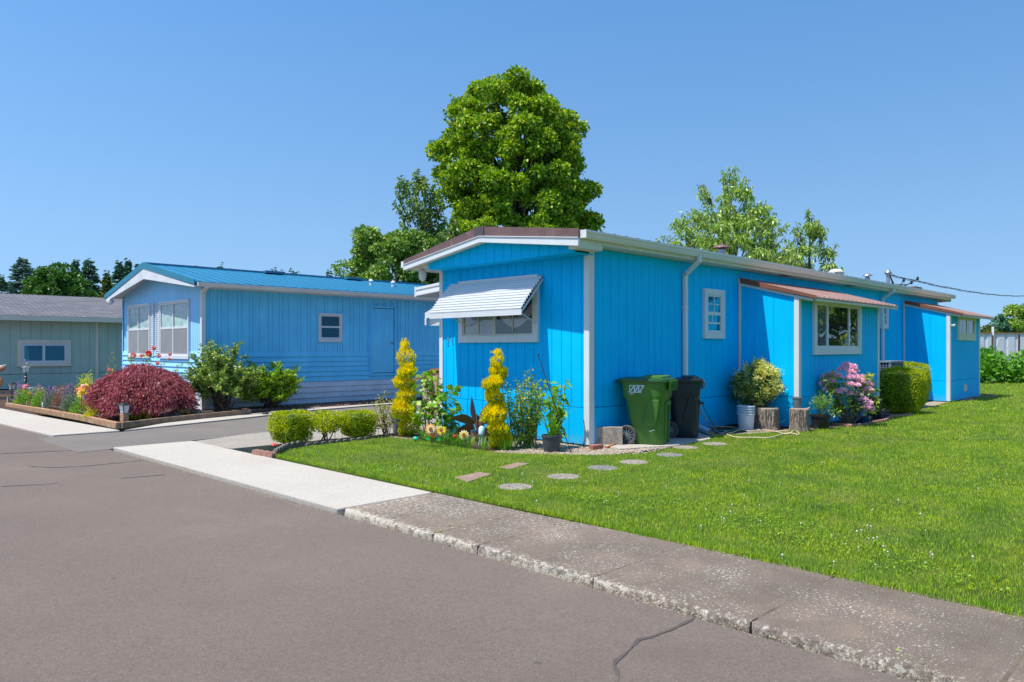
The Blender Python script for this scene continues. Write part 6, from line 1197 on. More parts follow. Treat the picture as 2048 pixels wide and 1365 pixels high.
# ============================================================ FRONT BED BY THE AWNING WINDOW
pc = G(1103, 903); T = pot('potted_plant', 'dark grey pot with long strappy leaves at the lawn edge', pc, .145, .24, mat=paint('slate_pot', (.055, .065, .08), rough=.5))
L_STRAP = leafmat('strap_leaves', [(0.068, 0.203, 0.014), (0.121, 0.297, 0.027), (0.203, 0.405, 0.041)], trans=.3, rough=.35)
def straps(T, c, n, L, W, z0, lean=.35, nm='strap_leaves', mat=L_STRAP):
    V = []; F = []
    for i in range(n):
        a = rng.random()*6.283; d = np.array([math.cos(a), math.sin(a), 0]); ln = L*rng.uniform(.6, 1.1); le = rng.uniform(.05, lean); w = W*rng.uniform(.7, 1.2); s_ = np.array([-d[1], d[0], 0])*w/2; b0 = np.array([c[0], c[1], z0])+d*rng.uniform(0, .05); k0 = len(V)
        for t in (0, .25, .5, .75, 1): q = b0+d*(le*ln*(t+1.2*t**3))+np.array([0, 0, ln*(t-.5*le*t**3)]); ww = (1-t**2)*.95+.05; V += [q-s_*ww, q+s_*ww]
        F += [(k0+2*j, k0+2*j+1, k0+2*j+3, k0+2*j+2) for j in range(4)]
    return npmesh(nm, V, F, mat, T)
straps(T, pc, 34, .50, .022, .18, .45)
L_BROAD = leafmat('broad_yellow_green_leaves', [(0.108, 0.270, 0.014), (0.243, 0.446, 0.027), (0.459, 0.594, 0.081)], trans=.4, rough=.4)
pb = (pc[0]+.22, pc[1]+.12); T = thing('leafy_plant', 'tall plant with arching broad serrated leaves behind the strappy potted plant', 'plant', (*pb, 0)); mb = MB(); P = []; Dd = []
for i in range(9):
    a = rng.random()*6.28; e = Vector((pb[0]+rng.normal(0, .11), pb[1]+rng.normal(0, .11), rng.uniform(.6, 1.12))); b0 = Vector((pb[0]+rng.normal(0, .03), pb[1]+rng.normal(0, .03), 0)); limb(mb, b0, e, .008, .004, k=4, n=5)
    for t in np.linspace(.22, 1, 24): a = rng.random()*6.28; P.append(tuple(b0.lerp(e, t))); Dd.append((math.cos(a), math.sin(a), rng.uniform(-.3, .35)))
mb.build('stems', STEM, T); leafmesh('leaves', np.array(P), np.array(Dd), rng.uniform(.09, .15, len(P)), rng.uniform(.05, .08, len(P)), L_BROAD, T, curl=.35)
def stemplant(name, label, c, h, spread, ns, leaf, L, W, cat='plant', dens=24, low=.2, z0=0, flat=0, curl=.1, stem=STEM, group=None, extra=None):
    T = thing(name, label, cat, (c[0], c[1], z0), group); mb = MB(); P = []; Dd = []; tips = []
    for i in range(ns):
        b0 = Vector((c[0]+rng.normal(0, spread*.18), c[1]+rng.normal(0, spread*.18), z0)); a = rng.random()*6.28; r = spread*math.sqrt(rng.random()); e = Vector((c[0]+r*math.cos(a), c[1]+r*math.sin(a), z0+h*rng.uniform(.62, 1.0)*(1-.25*(r/spread)**2))); limb(mb, b0, e, .006+.004*h, .002, k=4, n=4, wob=.15); tips.append(e)
        for t in low+(1-low)*rng.random(dens): d = sph(1)[0]; d[2] = d[2]*.5+.1-flat; P.append(tuple(b0.lerp(e, t)+Vector(d)*.02)); Dd.append(d)
    mb.build('stems', stem, T); leafmesh('leaves', np.array(P), np.array(Dd), L*rng.uniform(.6, 1.25, len(P)), W*rng.uniform(.7, 1.2, len(P)), leaf, T, curl=curl); return T, tips
L_ROSE = leafmat('rose_leaves', [(0.068, 0.203, 0.016), (0.162, 0.338, 0.027), (0.351, 0.486, 0.054), (0.608, 0.513, 0.081)], trans=.3, rough=.35)
c = (G(1047, 899)[0]+.15, G(1047, 899)[1]+.1); T, tips = stemplant('rose_bush', 'airy thin-stemmed bush with small yellow-tinged leaves between topiary and potted plant', c, 1.22, .42, 40, L_ROSE, .050, .030, cat='shrub', dens=70, low=.12)
for (u0, v0, u1, v1, lab) in ((1103, 790, 1077, 712, 'dark thin garden stake slanting up from the potted plants'), (1022, 885, 1001, 752, 'dark thin stake standing just right of the front golden spiral')):
    p0 = Vector(onX(u0, v0, 8.2)); p1 = Vector(onX(u1, v1, 8.25)); dd = p0-p1; p0 = p1+dd*((p1.z)/(p1.z-p0.z)); mb = MB(); mb.tube([p0, p1], .007, n=5); mb.lathe([(.012, 0), (.016, .012), (.01, .03)], tuple(p1), n=6); tag(mb.build('garden_stake', BLACKM, origin=tuple(p0)), lab, 'stake')
T = thing('iron_ornament', 'small black scrolled iron garden ornament left of the strappy potted plant', 'ornament', (*G(1072, 900), 0)); o = Vector(T.location); mb = MB(); rt = Vector((S2, -S2, 0))
mb.tube([o, o+Vector((0, 0, .25))], .006, n=5); mb.build('stake', BLACKM, T); mb = MB()
for s_ in (-1, 1):
    for zc in (.08, .16): mb.tube([o+rt*(s_*(.035+.03*math.cos(t)))+Vector((0, 0, zc+.03*math.sin(t))) for t in np.linspace(-1, 4.6, 14)], .005, n=5)
mb.build('scroll', BLACKM, T)
# canna with big dark leaves
L_CANNA = leafmat('bronze_canna_leaves', [(.05, .018, .020), (.10, .035, .035), (.13, .10, .03), (.20, .11, .12)], trans=.08, rough=.45, spec=.3)
c = G(953, 893); c = (c[0]+.1, c[1]+.1); T = thing('canna_plant', 'plant with big bronze-purple paddle leaves left of the front golden spiral', 'plant', (*c, 0)); V = []; F = []
for (du, dz, ln, w, th, dep, bend) in ((-.04, .26, .42, .17, 152, -.1, -.10), (-.02, .28, .36, .13, 100, .1, .05), (.06, .24, .40, .19, 62, -.15, .06), (.12, .26, .34, .15, 48, .2, .05), (-.04, .20, .42, .18, 186, -.35, -.16), (.05, .14, .34, .17, -18, -.35, -.14), (-.10, .12, .34, .15, 205, .1, -.12), (.12, .16, .33, .17, 12, .2, -.12), (.0, .10, .32, .18, -70, -.5, -.05), (.08, .14, .30, .16, 110, .35, .0), (-.06, .16, .30, .14, 130, .35, .0), (.02, .08, .30, .17, 230, -.45, -.05), (.14, .08, .28, .15, -40, -.3, -.06)):
    R3 = np.array([S2, -S2, 0]); U3 = np.array([0, 0, 1.]); D3 = np.array([S2, S2, 0]); t_ = R_(th); dz += .07; b0 = np.array([c[0], c[1], dz])+R3*du; d = R3*math.cos(t_)+U3*math.sin(t_)+D3*dep; d /= np.linalg.norm(d); s_ = np.cross(d, D3*.8+U3*.35+R3*rng.normal(0, .3)); s_ /= np.linalg.norm(s_); nm = np.cross(s_, d); k0 = len(V)
    for t in np.linspace(0, 1, 8): q = b0+d*ln*t+U3*bend*t*t; ww = w/2*math.sin(math.pi*min(1, (t*.94+.03))**.8); V += [q-s_*ww+nm*ww*.3, q, q+s_*ww+nm*ww*.3]
    for j in range(7): F += [(k0+3*j, k0+3*j+1, k0+3*j+4, k0+3*j+3), (k0+3*j+1, k0+3*j+2, k0+3*j+5, k0+3*j+4)]
npmesh('leaves', V, F, L_CANNA, T); mb = MB()
for i in range(5): mb.tube([(c[0]+rng.normal(0, .03), c[1]+rng.normal(0, .03), 0), (c[0]+rng.normal(0, .05), c[1]+rng.normal(0, .05), .32)], [.014, .008], n=6)
mb.build('stems', paint('purple_stem', (.12, .03, .04)), T)
# lobed-leaf plants (left of canna)
L_LOBE = leafmat('lobed_leaves', [(0.049, 0.175, 0.008), (0.117, 0.311, 0.012), (0.253, 0.447, 0.019), (0.428, 0.544, 0.058)], trans=.4, rough=.35)
def lobed(label, c, h, spread, n, L):
    T = thing('lobed_leaf_plant', label, 'plant', (*c, 0), 'tall plants with lobed leaves at the house corner'); V = []; F = []; mb = MB()
    for k in range(5): mb.tube([(c[0]+rng.normal(0, .03), c[1]+rng.normal(0, .03), 0), (c[0]+rng.normal(0, spread*.5), c[1]+rng.normal(0, spread*.5), h*rng.uniform(.7, .95))], [.010, .005], n=5)
    for i in range(n):
        z = h*(.22+.78*rng.random()); a = rng.random()*6.283; r = spread*rng.uniform(.2, 1)*(1-.4*(z/h-.5)**2); p = np.array([c[0]+r*math.cos(a), c[1]+r*math.sin(a), z]); nrm = np.array([math.cos(a)*.6, math.sin(a)*.6, .8])+rng.normal(0, .3, 3); nrm /= np.linalg.norm(nrm)
        u_ = np.cross(nrm, [math.sin(a), -math.cos(a), .1]); u_ /= np.linalg.norm(u_); v_ = np.cross(nrm, u_); ln = L*rng.uniform(.6, 1.2); k0 = len(V); V.append(p); m_ = 15
        for j in range(m_): t = 2*math.pi*j/m_; rr = ln*.5*(1.0 if j % 3 == 0 else (.62 if j % 3 == 1 else .66))*(1-.15*math.cos(t)); V.append(p+u_*rr*math.cos(t)+v_*rr*math.sin(t)-nrm*rr*.25)
        F += [(k0, k0+1+j, k0+1+(j+1) % m_) for j in range(m_)]
        if i % 2 == 0: mb.tube([(c[0], c[1], max(.03, z-.12)), tuple(p)], .003, n=3)
    npmesh('leaves', V, F, L_LOBE, T); mb.build('stems', STEM, T)
c = G(849, 882); lobed('lobed-leaf plant immediately right of the rear golden spiral', (c[0]+.12, c[1]+.12), 1.12, .27, 150, .12)
c = G(886, 886); lobed('lobed-leaf plant in front of the house corner trim, left of the bronze-leaved plant', (c[0]+.18, c[1]+.15), .90, .30, 160, .12)
# grassy tufts of bulbs
T = thing('bulb_foliage', 'tufts of thin green bulb leaves along the lawn edge under the sunflower ornaments', 'plants', (*G(870, 888), 0))
V_ = [G(u, v) for u, v in ((845, 884), (858, 887), (870, 889), (884, 891), (897, 893), (908, 895), (922, 897), (936, 899), (965, 903), (1008, 903), (1020, 902))]
for q in V_: straps(T, (q[0]+.06, q[1]+.06), 34, .28, .010, 0, .6, nm='leaf_tuft')
# sunflower ornaments on sticks
YEL = paint('yellow_petal_plastic', (.75, .50, .03), rough=.5, bump=0); ORG = paint('orange_petal_plastic', (.80, .26, .015), rough=.5, bump=0); CRM = paint('cream_petal', (.72, .60, .32), rough=.6, bump=0); BRN = paint('seed_brown', (.20, .07, .02), rough=.8); GRP = paint('green_plastic_leaf', (.02, .32, .06), rough=.4, bump=0)
def sunflower(label, u, v, r, mats, dep=0, name='sunflower_ornament', base_v=895, tilt=.2, leaf=True):
    x, y = G(u, base_v); d = (x+y)*S2; x, y, z = D(u, v, d); T = thing(name, label, 'garden ornament', (x, y, 0), 'flower ornaments on sticks in the front bed'); mb = MB(); mb.tube([(x, y, 0), (x, y, z)], .005, n=5); mb.build('stick', STEM, T)
    fw = Vector((-S2*.95, -S2*.95, tilt)).normalized(); rt = fw.cross(Vector((0, 0, 1))).normalized(); up = rt.cross(fw)
    for li, (mt, rr, off) in enumerate(mats):
        mb = MB(); c0 = Vector((x, y, z))+fw*(.01*li)
        for k in range(12):
            t = 2*math.pi*k/12+li*.26; a = rt*math.cos(t)+up*math.sin(t); s_ = fw.cross(a); mb.add([c0+a*rr*.25-s_*rr*.10, c0+a*rr*.65-s_*rr*.2+fw*.008, c0+a*rr, c0+a*rr*.65+s_*rr*.2+fw*.008, c0+a*rr*.25+s_*rr*.10], [(0, 1, 2, 3, 4)])
        mb.build('petals', mt, T)
    mb = MB(); c0 = Vector((x, y, z))+fw*.02; mb.tube([c0, c0+fw*.012], r*.34, n=12); mb.build('centre', BRN, T)
    if leaf: mb = MB(); c0 = Vector((x, y, z-.13)); mb.add([c0, c0+rt*.05+up*.03, c0+rt*.09, c0+rt*.05-up*.03], [(0, 1, 2, 3)]); mb.build('leaf', GRP, T)
    return T
sunflower('large orange and cream sunflower ornament, leftmost of the flower ornaments', 862, 860, .085, [(ORG, .10, 0), (CRM, .075, 0)])
sunflower('smaller orange flower ornament directly below the large orange one', 866, 869, .05, [(ORG, .06, 0)], leaf=False)
sunflower('yellow sunflower ornament with a green leaf right of the orange ones', 883, 862, .07, [(YEL, .08, 0)])
sunflower('pale yellow sunflower ornament in front of the bronze-leaved plant', 928, 871, .07, [(CRM, .085, 0), (YEL, .05, 0)])
def stickthing(name, label, u, vb, vt, r, mat, prof, cat='garden ornament', sm=BLACKM, group=None):
    x, y = G(u, vb); d = (x+y)*S2; z = hz(vt, d); T = thing(name, label, cat, (x, y, 0), group); mb = MB(); mb.tube([(x, y, 0), (x, y, z)], .004, n=5); mb.build('stick', sm, T); mb = MB(); mb.lathe([(a*r, b_*r) for a, b_ in prof], (x, y, z), n=14); mb.build('top', mat, T, smooth=True, autos=40); return T
GLT = glassmat('green_glass', (.05, .8, .45), .1); REDP = paint('red_plastic', (.60, .03, .02), rough=.4, bump=0); PURP = paint('purple_plastic', (.13, .03, .30), rough=.5, bump=0); TEALO = paint('teal_plastic', (.03, .42, .36), rough=.4, bump=0)
stickthing('mushroom_ornament', 'shiny green dome ornament at the foot of the rear golden spiral', 831, 884, 878, .045, paint('shiny_green', (.01, .42, .20), rough=.25, bump=0), [(1, -.3), (1.1, 0), (.9, .45), (.5, .8), (.1, .95)])
stickthing('tulip_ornament', 'small red tulip ornament on a stick left of the pale sunflower ornament', 910, 894, 874, .03, REDP, [(.3, -.6), (.9, -.2), (1, .5), (.7, 1.0), (.2, .6)])
stickthing('tulip_ornament', 'small purple tulip ornament between the orange and yellow flower ornaments', 876, 890, 872, .025, PURP, [(.3, -.6), (.9, -.2), (1, .5), (.7, 1.0), (.2, .6)])
stickthing('mushroom_ornament', 'little red mushroom ornament at the grey scalloped edging', 548, 908, 891, .045, REDP, [(1, 0), (1.05, .1), (.7, .5), (.1, .62)], sm=EDGG)
stickthing('solar_light', 'tiny yellow-topped stake light between the loose shrub and the squat boxwood', 684, 881, 863, .028, YEL, [(.4, -1), (1, -.3), (1, .1), (.2, .3)])
stickthing('solar_light', 'little grey and red stake ornament on the concrete pad left of the young shrub', 757, 872, 851, .03, GREYP, [(.2, -1), (1, -.6), (1, 0), (1.1, .1), (.3, .5)])
stickthing('solar_light', 'thin dark stake light just right of the loose open shrub', 670, 882, 864, .018, BLACKM, [(.4, -1), (1, -.3), (1, .3), (.2, .5)])
# fairy figurine, pinwheel and pale owl-like ornament
x, y = G(905, 880); T = thing('garden_figurine', 'small teal and white garden figurine behind the bronze leaves', 'figurine', (x, y, 0)); mb = MB(); mb.lathe([(.07, .0), (.06, .15), (.035, .26), (.05, .33), (.02, .40)], (x, y, 0), n=12); mb.build('body', TEALO, T, smooth=True); mb = MB(); mb.lathe([(.01, .40), (.035, .43), (.035, .47), (.01, .50)], (x, y, 0), n=12); mb.build('head', paint('figurine_skin', (.6, .42, .3)), T, smooth=True); mb = MB()
for k in range(7): a = R_(k*50); mb.add([(x, y, .18), (x+.13*math.cos(a)*S2-.04, y-.13*math.cos(a)*S2-.04, .18+.13*math.sin(a)), (x+.13*math.cos(a+.4)*S2-.04, y-.13*math.cos(a+.4)*S2-.04, .18+.13*math.sin(a+.4))], [(0, 1, 2)])
mb.build('wings', WHITE, T)
x, y = G(968, 893); T = thing('jellyfish_ornament', 'pale aqua dangling garden ornament touching the front golden spiral', 'garden ornament', (x, y, 0)); AQ = paint('pale_aqua', (.55, .74, .78), rough=.5, bump=0); mb = MB(); mb.lathe([(.045, .16), (.05, .2), (.045, .28), (.02, .31)], (x-.03, y+.02, 0), n=14); mb.build('cap', AQ, T, smooth=True); mb = MB()
for k in range(5): a = k*1.3; mb.tube([(x-.03+.02*math.cos(a), y+.02+.02*math.sin(a), .17), (x-.03+.05*math.cos(a), y+.02+.05*math.sin(a), .0)], .006, n=4)
mb.build('strands', AQ, T)
# young shrub and pot by the rear spiral
L_YNG = leafmat('young_yellow_green_leaves', [(.18, .26, .02), (.32, .38, .04), (.48, .46, .10), (.34, .22, .10)], trans=.35)
c = G(772, 872); stemplant('young_shrub', 'sparse young shrub with yellowish leaves left of the rear golden spiral', c, .80, .27, 15, L_YNG, .055, .022, cat='shrub', dens=38, low=.25, stem=BARK)
c = G(799, 868); pot('plant_pot', 'dark grey pot squeezed behind the foot of the rear golden spiral', (c[0]+.05, c[1]+.1), .12, .32, mat=GREYP)
# ============================================================ GARDEN IN FRONT OF THE PALE BLUE HOME
TIMB = noise_mat('edging_timber', [(.3, (.30, .17, .10)), (.7, (.46, .27, .16))], 7, bump=.6, bscale=50, specks=[((.60, .44, .30), 6, .60, .12)])
TIMG = noise_mat('greyed_edging_timber', [(.3, (.16, .115, .085)), (.7, (.30, .21, .15))], 7, bump=.6, bscale=50)
def timber(label, pts, mat, h=.10, wd=.09):
    a = pts[0]; T = thing('timber_edging', label, 'garden edging', (*a, 0), 'timber edging of the flower garden')
    for p, q in zip(pts[:-1], pts[1:]):
        mb = MB(); mb.bar((*p, h/2-.01), (*q, h/2-.01), wd, h+.02); mb.build('board', mat, T, bevel=.006)
cr = G(236, 856); timber('reddish timber edging board along the far white sidewalk', [G(14, 814), G(90, 826.5), G(165, 840), cr], TIMB)
timber('greyed timber edging board along the driveway under the red maple', [(cr[0]+.05, cr[1]+.0), G(330, 845), G(405, 837), G(500, 828)], TIMG)
# lanterns
LGL = paint('frosted_lantern_glass', (.62, .64, .66), rough=.3, bump=0)
def lantern(label, u, vb, vt, s=.10, pole=.012, cap=BLACKM, name='solar_lantern'):
    x, y = G(u, vb); d = (x+y)*S2; zt = hz(vt, d); T = thing(name, label, 'garden light', (x, y, 0), 'solar lanterns in the flower garden'); z0 = zt-s*1.5
    mb = MB(); mb.tube([(x, y, 0), (x, y, z0)], pole, n=7); mb.build('pole', BLACKM, T); mb = MB()
    Mz = Matrix.Translation((x, y, 0))@Matrix.Rotation(R_(20), 4, 'Z'); mb.hexa([(-s*.38, -s*.38, z0), (s*.38, -s*.38, z0), (s*.38, s*.38, z0), (-s*.38, s*.38, z0)], [(-s*.5, -s*.5, z0+s), (s*.5, -s*.5, z0+s), (s*.5, s*.5, z0+s), (-s*.5, s*.5, z0+s)]); mb.xf(Mz); mb.build('lantern_glass', LGL, T)
    mb = MB()
    for a, b_ in ((-1, -1), (1, -1), (1, 1), (-1, 1)): mb.bar((a*s*.39, b_*s*.39, z0-.004), (a*s*.51, b_*s*.51, z0+s), .012, .012)
    mb.xf(Mz); mb.build('frame', cap, T); mb = MB(); mb.hexa([(-s*.72, -s*.72, z0+s), (s*.72, -s*.72, z0+s), (s*.72, s*.72, z0+s), (-s*.72, s*.72, z0+s)], [(-s*.25, -s*.25, z0+s*1.35), (s*.25, -s*.25, z0+s*1.35), (s*.25, s*.25, z0+s*1.35), (-s*.25, s*.25, z0+s*1.35)]); mb.box(-s*.4, -s*.4, z0-.012, s*.4, s*.4, z0-.001); mb.xf(Mz); mb.build('cap', cap, T); return T
lantern('black square lantern on a thin pole at the left end of the flower garden', 24, 806, 764, .135)
lantern('grey solar lantern right of the beaded pole', 63, 809, 773, .115, cap=GREYP)
lantern('taller twin-roofed lantern standing in the reddish foliage', 121, 812, 775, .13, cap=GREYP)
lantern('low grey flat-topped lantern among the lavender', 144, 826, 796, .10, cap=GREYP)
lantern('small black lantern against the left side of the red maple', 180, 822, 768, .08)
T = lantern('grey-topped lantern crowning a pole wrapped in coloured beads', 52, 808, 731, .12, pole=.022, cap=GREYP); x, y = T.location.x, T.location.y
for i, cc in enumerate(((.75, .6, .1), (.5, .6, .7), (.75, .55, .6), (.7, .7, .7), (.7, .6, .1), (.8, .7, .5), (.7, .65, .1), (.5, .2, .6))):
    mb = MB(); z = .55+.09*i; a = i*2.1; mb.lathe([(.005, -.02), (.02, 0), (.005, .02)], (x+.03*math.cos(a)-.01, y+.03*math.sin(a)-.01, z), n=8); mb.build('bead', paint('bead_%d' % i, cc, bump=0, rough=.3), T)
mb = MB(); mb.lathe([(.02, .40), (.085, .42), (.075, .50), (.02, .52)], (x, y, 0), n=12); mb.build('pink_collar', paint('pink_plastic', (.75, .2, .25), bump=0), T); mb = MB(); mb.lathe([(.02, .33), (.10, .34), (.08, .40), (.02, .41)], (x, y, 0), n=12); mb.build('red_collar', REDP, T)
# lantern on the wooden corner post
x, y = G(243, 853); x += .05; T = thing('lantern_post', 'square lantern on a short wooden post at the garden corner under the red maple', 'garden light', (x, y, 0)); Mz = Matrix.Translation((x, y, 0))@Matrix.Rotation(R_(18), 4, 'Z')
mb = MB(); mb.box(-.055, -.055, 0, .055, .055, .25); mb.xf(Mz); mb.build('post', TIMB, T, bevel=.005); mb = MB(); mb.hexa([(-.05, -.05, .26), (.05, -.05, .26), (.05, .05, .26), (-.05, .05, .26)], [(-.07, -.07, .40), (.07, -.07, .40), (.07, .07, .40), (-.07, .07, .40)]); mb.xf(Mz); mb.build('lantern_glass', LGL, T)
mb = MB(); mb.hexa([(-.095, -.095, .40), (.095, -.095, .40), (.095, .095, .40), (-.095, .095, .40)], [(-.03, -.03, .45), (.03, -.03, .45), (.03, .03, .45), (-.03, .03, .45)])
for a, b_ in ((-1, -1), (1, -1), (1, 1), (-1, 1)): mb.bar((a*.051, b_*.051, .25), (a*.071, b_*.071, .40), .014, .014)
mb.xf(Mz); mb.build('cap', BLACKM, T)
# short posts and wire
tops = []
for u, vb, vt, m_, w_, lab in ((19, 812, 792, WOODG, .07, 'thick pale wooden post at the left corner of the flower garden'), (57, 818, 804, TIMB, .04, 'thin broken-topped wooden post beside the green mound'), (66, 820, 803, WOODO, .045, 'orange-brown square wooden post in the flower garden edging'), (89, 824, 805, WHITE, .05, 'short white-painted post in the flower garden edging'), (110, 800, 788, WOODG, .03, 'small grey stick post behind the lavender')):
    x, y = G(u, vb); y += .1; d = (x+y)*S2; z = hz(vt, d); M = Matrix.Translation((x, y, 0))@Matrix.Rotation(R_(15), 4, 'Z'); mb = MB(); mb.box(-w_/2, -w_/2, 0, w_/2, w_/2, z, M=M); tag(mb.build('garden_post', m_, origin=(x, y, 0), bevel=.004), lab, 'post', 'short posts around the flower garden'); tops.append(Vector((x, y, z*.72)))
T = thing('edging_wire', 'thin wires strung between the short garden posts', 'wire', tuple(tops[0])); mb = MB()
for k in (1, .45): mb.tube([Vector((p.x, p.y, p.z*k)) for p in (tops[0], tops[1], tops[2], tops[3])]+[Vector((*G(150, 834), .15*k)), Vector((*G(200, 846), .13*k))], .004, n=4)
mb.build('strands', GMETAL, T)
# raised timber trough left
x, y = G(-6, 806); T = thing('raised_bed', 'weathered low timber trough cut by the left edge below the grey-green wall', 'planter', (x, y+1.2, 0)); mb = MB(); mb.bar((x-1.2, y+1.3, .22), (x+.75, y+1.15, .22), .05, .10); mb.bar((x-1.2, y+1.3, .05), (x+.75, y+1.15, .05), .05, .08); mb.build('rail', WOODG, T)
# small plants of the garden
L_MND = leafmat('green_mound_leaves', [(0.117, 0.260, 0.026), (0.234, 0.429, 0.052), (0.390, 0.572, 0.104)], trans=.3); L_LAV = leafmat('lavender_leaves', [(.12, .18, .09), (.20, .27, .14), (.28, .34, .22)], trans=.2); L_PUR = leafmat('lavender_flowers', [(.20, .13, .27), (.28, .20, .36), (.34, .27, .38)], trans=.2)
L_RED = leafmat('red_brown_leaves', [(0.208, 0.078, 0.065), (0.364, 0.156, 0.117), (0.468, 0.260, 0.208), (0.286, 0.260, 0.130)], trans=.25); L_GRY = leafmat('grey_green_leaves', [(.16, .20, .17), (.26, .30, .26), (.34, .30, .36)], trans=.2); L_YG = leafmat('chartreuse_leaves', [(0.416, 0.546, 0.026), (0.676, 0.728, 0.039), (0.858, 0.806, 0.052)], trans=.35)
def mound(name, label, u, vb, wpx, hpx, mat, n=900, L=.045, W=.016, spike=None, cat='plant', up=.6, off=.28, group='low plants of the flower garden'):
    x, y = G(u, vb); x += off*.3; y += off; n = int(n*1.7); d = (x+y)*S2; r = wpx/2/1485*d*1.2; h = hpx/1485*d*1.15; T = thing(name, label, cat, (x, y, 0), group); q = sph(n); q[:, 2] = np.abs(q[:, 2]); lump = 1+.18*np.sin(q[:, 0]*6+x)*np.cos(q[:, 1]*5)
    P = np.array([x, y, .02])+q*np.array([r, r, h])*(rng.uniform(.45, 1.05, n)*lump)[:, None]; dd = q+rng.normal(0, .4, (n, 3)); dd[:, 2] += up; leafmesh('foliage', P, dd, L*rng.uniform(.7, 1.4, n), W*rng.uniform(.8, 1.2, n), mat, T)
    mb = MB()
    for i in range(9): a = i*.7; mb.tube([(x, y, 0), (x+r*.6*math.cos(a), y+r*.6*math.sin(a), h*.7)], [.007, .003], n=4)
    mb.build('stems', STEM, T)
    if spike is not None:
        k = 220; q = sph(k); q[:, 2] = np.abs(q[:, 2]); P = np.array([x, y, .05])+q*np.array([r*.95, r*.95, h*1.12]); leafmesh('flowers', P, np.array([[0, 0, 1.]])+rng.normal(0, .3, (k, 3)), .05, .022, spike, T)['kind'] = 'stuff'
    return T
mound('green_mound', 'leafy green mound next to the left end lantern', 45, 817, 30, 30, L_MND)
mound('green_mound', 'second leafy green mound between the orange post and the white post', 78, 823, 28, 34, L_MND, spike=None)
mound('lavender', 'lavender clump with purple spikes left of the reddish foliage', 101, 826, 26, 34, L_LAV, spike=L_PUR, L=.06, W=.010)
mound('reddish_plant', 'reddish brown foliage plant beneath the twin-roofed lantern', 120, 827, 26, 44, L_RED)
mound('grey_plant', 'grey-purple foliage plant right of the reddish one', 138, 830, 26, 42, L_GRY, L=.05, spike=L_PUR)
mound('green_mound', 'dark green mound in front of the pinwheel flowers', 160, 836, 36, 32, L_MND)
mound('lavender', 'upright grey-green clump hugging the low flat-topped lantern', 133, 834, 16, 34, L_LAV, L=.07, W=.010, n=500)
mound('yellow_shrub', 'chartreuse yellow shrub holding the pinwheel ornaments', 172, 820, 38, 58, L_YG, n=1300, cat='shrub')
mound('strappy_plant', 'pale strappy yellow-green plant at the left foot of the red maple', 191, 844, 28, 22, L_YG, n=260, L=.14, W=.012)
mound('purple_flowers', 'low purple flowers behind the leafy green mounds', 88, 799, 50, 16, L_PUR, n=700, L=.05, W=.03, off=.8)
mound('purple_flowers', 'pale magenta flowering stems behind the left end lantern', 35, 802, 14, 30, leafmat('magenta_petals', [(.45, .22, .45), (.6, .4, .6)]), n=160, L=.05, W=.025, off=.4)
mound('red_foliage', 'low red foliage patch against the dark foot of the grey-green house', 134, 800, 36, 22, L_RED, n=600, off=.9)
mound('pink_flowers', 'flat pinkish flower head behind the grey solar lantern', 74, 800, 18, 24, leafmat('dusty_pink_petals', [(.5, .32, .32), (.6, .42, .40)]), n=240, L=.03, W=.03, off=.5)
mound('small_shrub', 'small yellow-green shrub under the right side of the red maple', 374, 833, 34, 36, leafmat('olive_leaves', [(.12, .20, .02), (.30, .32, .04), (.42, .36, .08)]), n=700, off=.3, group=None)
mound('small_shrub', 'low yellow plant glowing beneath the centre of the red maple', 285, 842, 34, 16, L_YG, n=400, off=.3, group=None)
mound('small_shrub', 'small pinkish-tipped shrub on the grey-green wall left of the red maple', 223, 822, 22, 92, leafmat('pink_tip_leaves', [(.12, .22, .03), (.30, .36, .08), (.50, .30, .22)]), n=420, off=1.8, group=None)
# pinwheels
def pinwheel(label, u, v, vb, r, cols):
    x, y = G(u, vb); y += .12; d = (x+y)*S2; x, y, z = D(u, v, d); T = thing('pinwheel', label, 'pinwheel', (x, y, 0), 'pinwheels in the flower garden'); mb = MB(); mb.tube([(x, y, 0), (x, y, z)], .006, n=5); mb.build('stick', BLACKM, T)
    fw = Vector((-S2, -S2, .15)).normalized(); rt = fw.cross(Vector((0, 0, 1))).normalized(); up = rt.cross(fw); c0 = Vector((x, y, z))
    for k in range(8):
        t = k*math.pi/4; a = rt*math.cos(t)+up*math.sin(t); b_ = rt*math.cos(t+.7)+up*math.sin(t+.7); mb = MB(); mb.add([c0, c0+a*r*.6+fw*.03, c0+a*r, c0+b_*r*.75, c0+b_*r*.3], [(0, 1, 2, 3, 4)]); mb.build('vane', cols[k % len(cols)], T)
    mb = MB(); mb.tube([c0-fw*.01, c0+fw*.03], r*.12, n=8); mb.build('hub', YEL, T)
PNK = paint('coral_pink_plastic', (.80, .28, .22), bump=0); BLU = paint('bright_blue_plastic', (.01, .22, .42), bump=0)
pinwheel('orange and pink pinwheel highest in the chartreuse shrub', 170, 780, 835, .16, [ORG, PNK, YEL]); pinwheel('yellow spinner facing forward left of the orange pinwheel', 163, 789, 837, .11, [YEL, YEL, ORG]); pinwheel('blue and teal small pinwheel below the yellow one', 170, 795, 838, .075, [BLU, TEALO]); pinwheel('small red and orange pinwheel near the grey solar lantern', 60, 789, 815, .07, [ORG, REDP, YEL]); pinwheel('pink pinwheel near the green mounds and the beaded pole', 157, 783, 826, .10, [PNK, ORG])
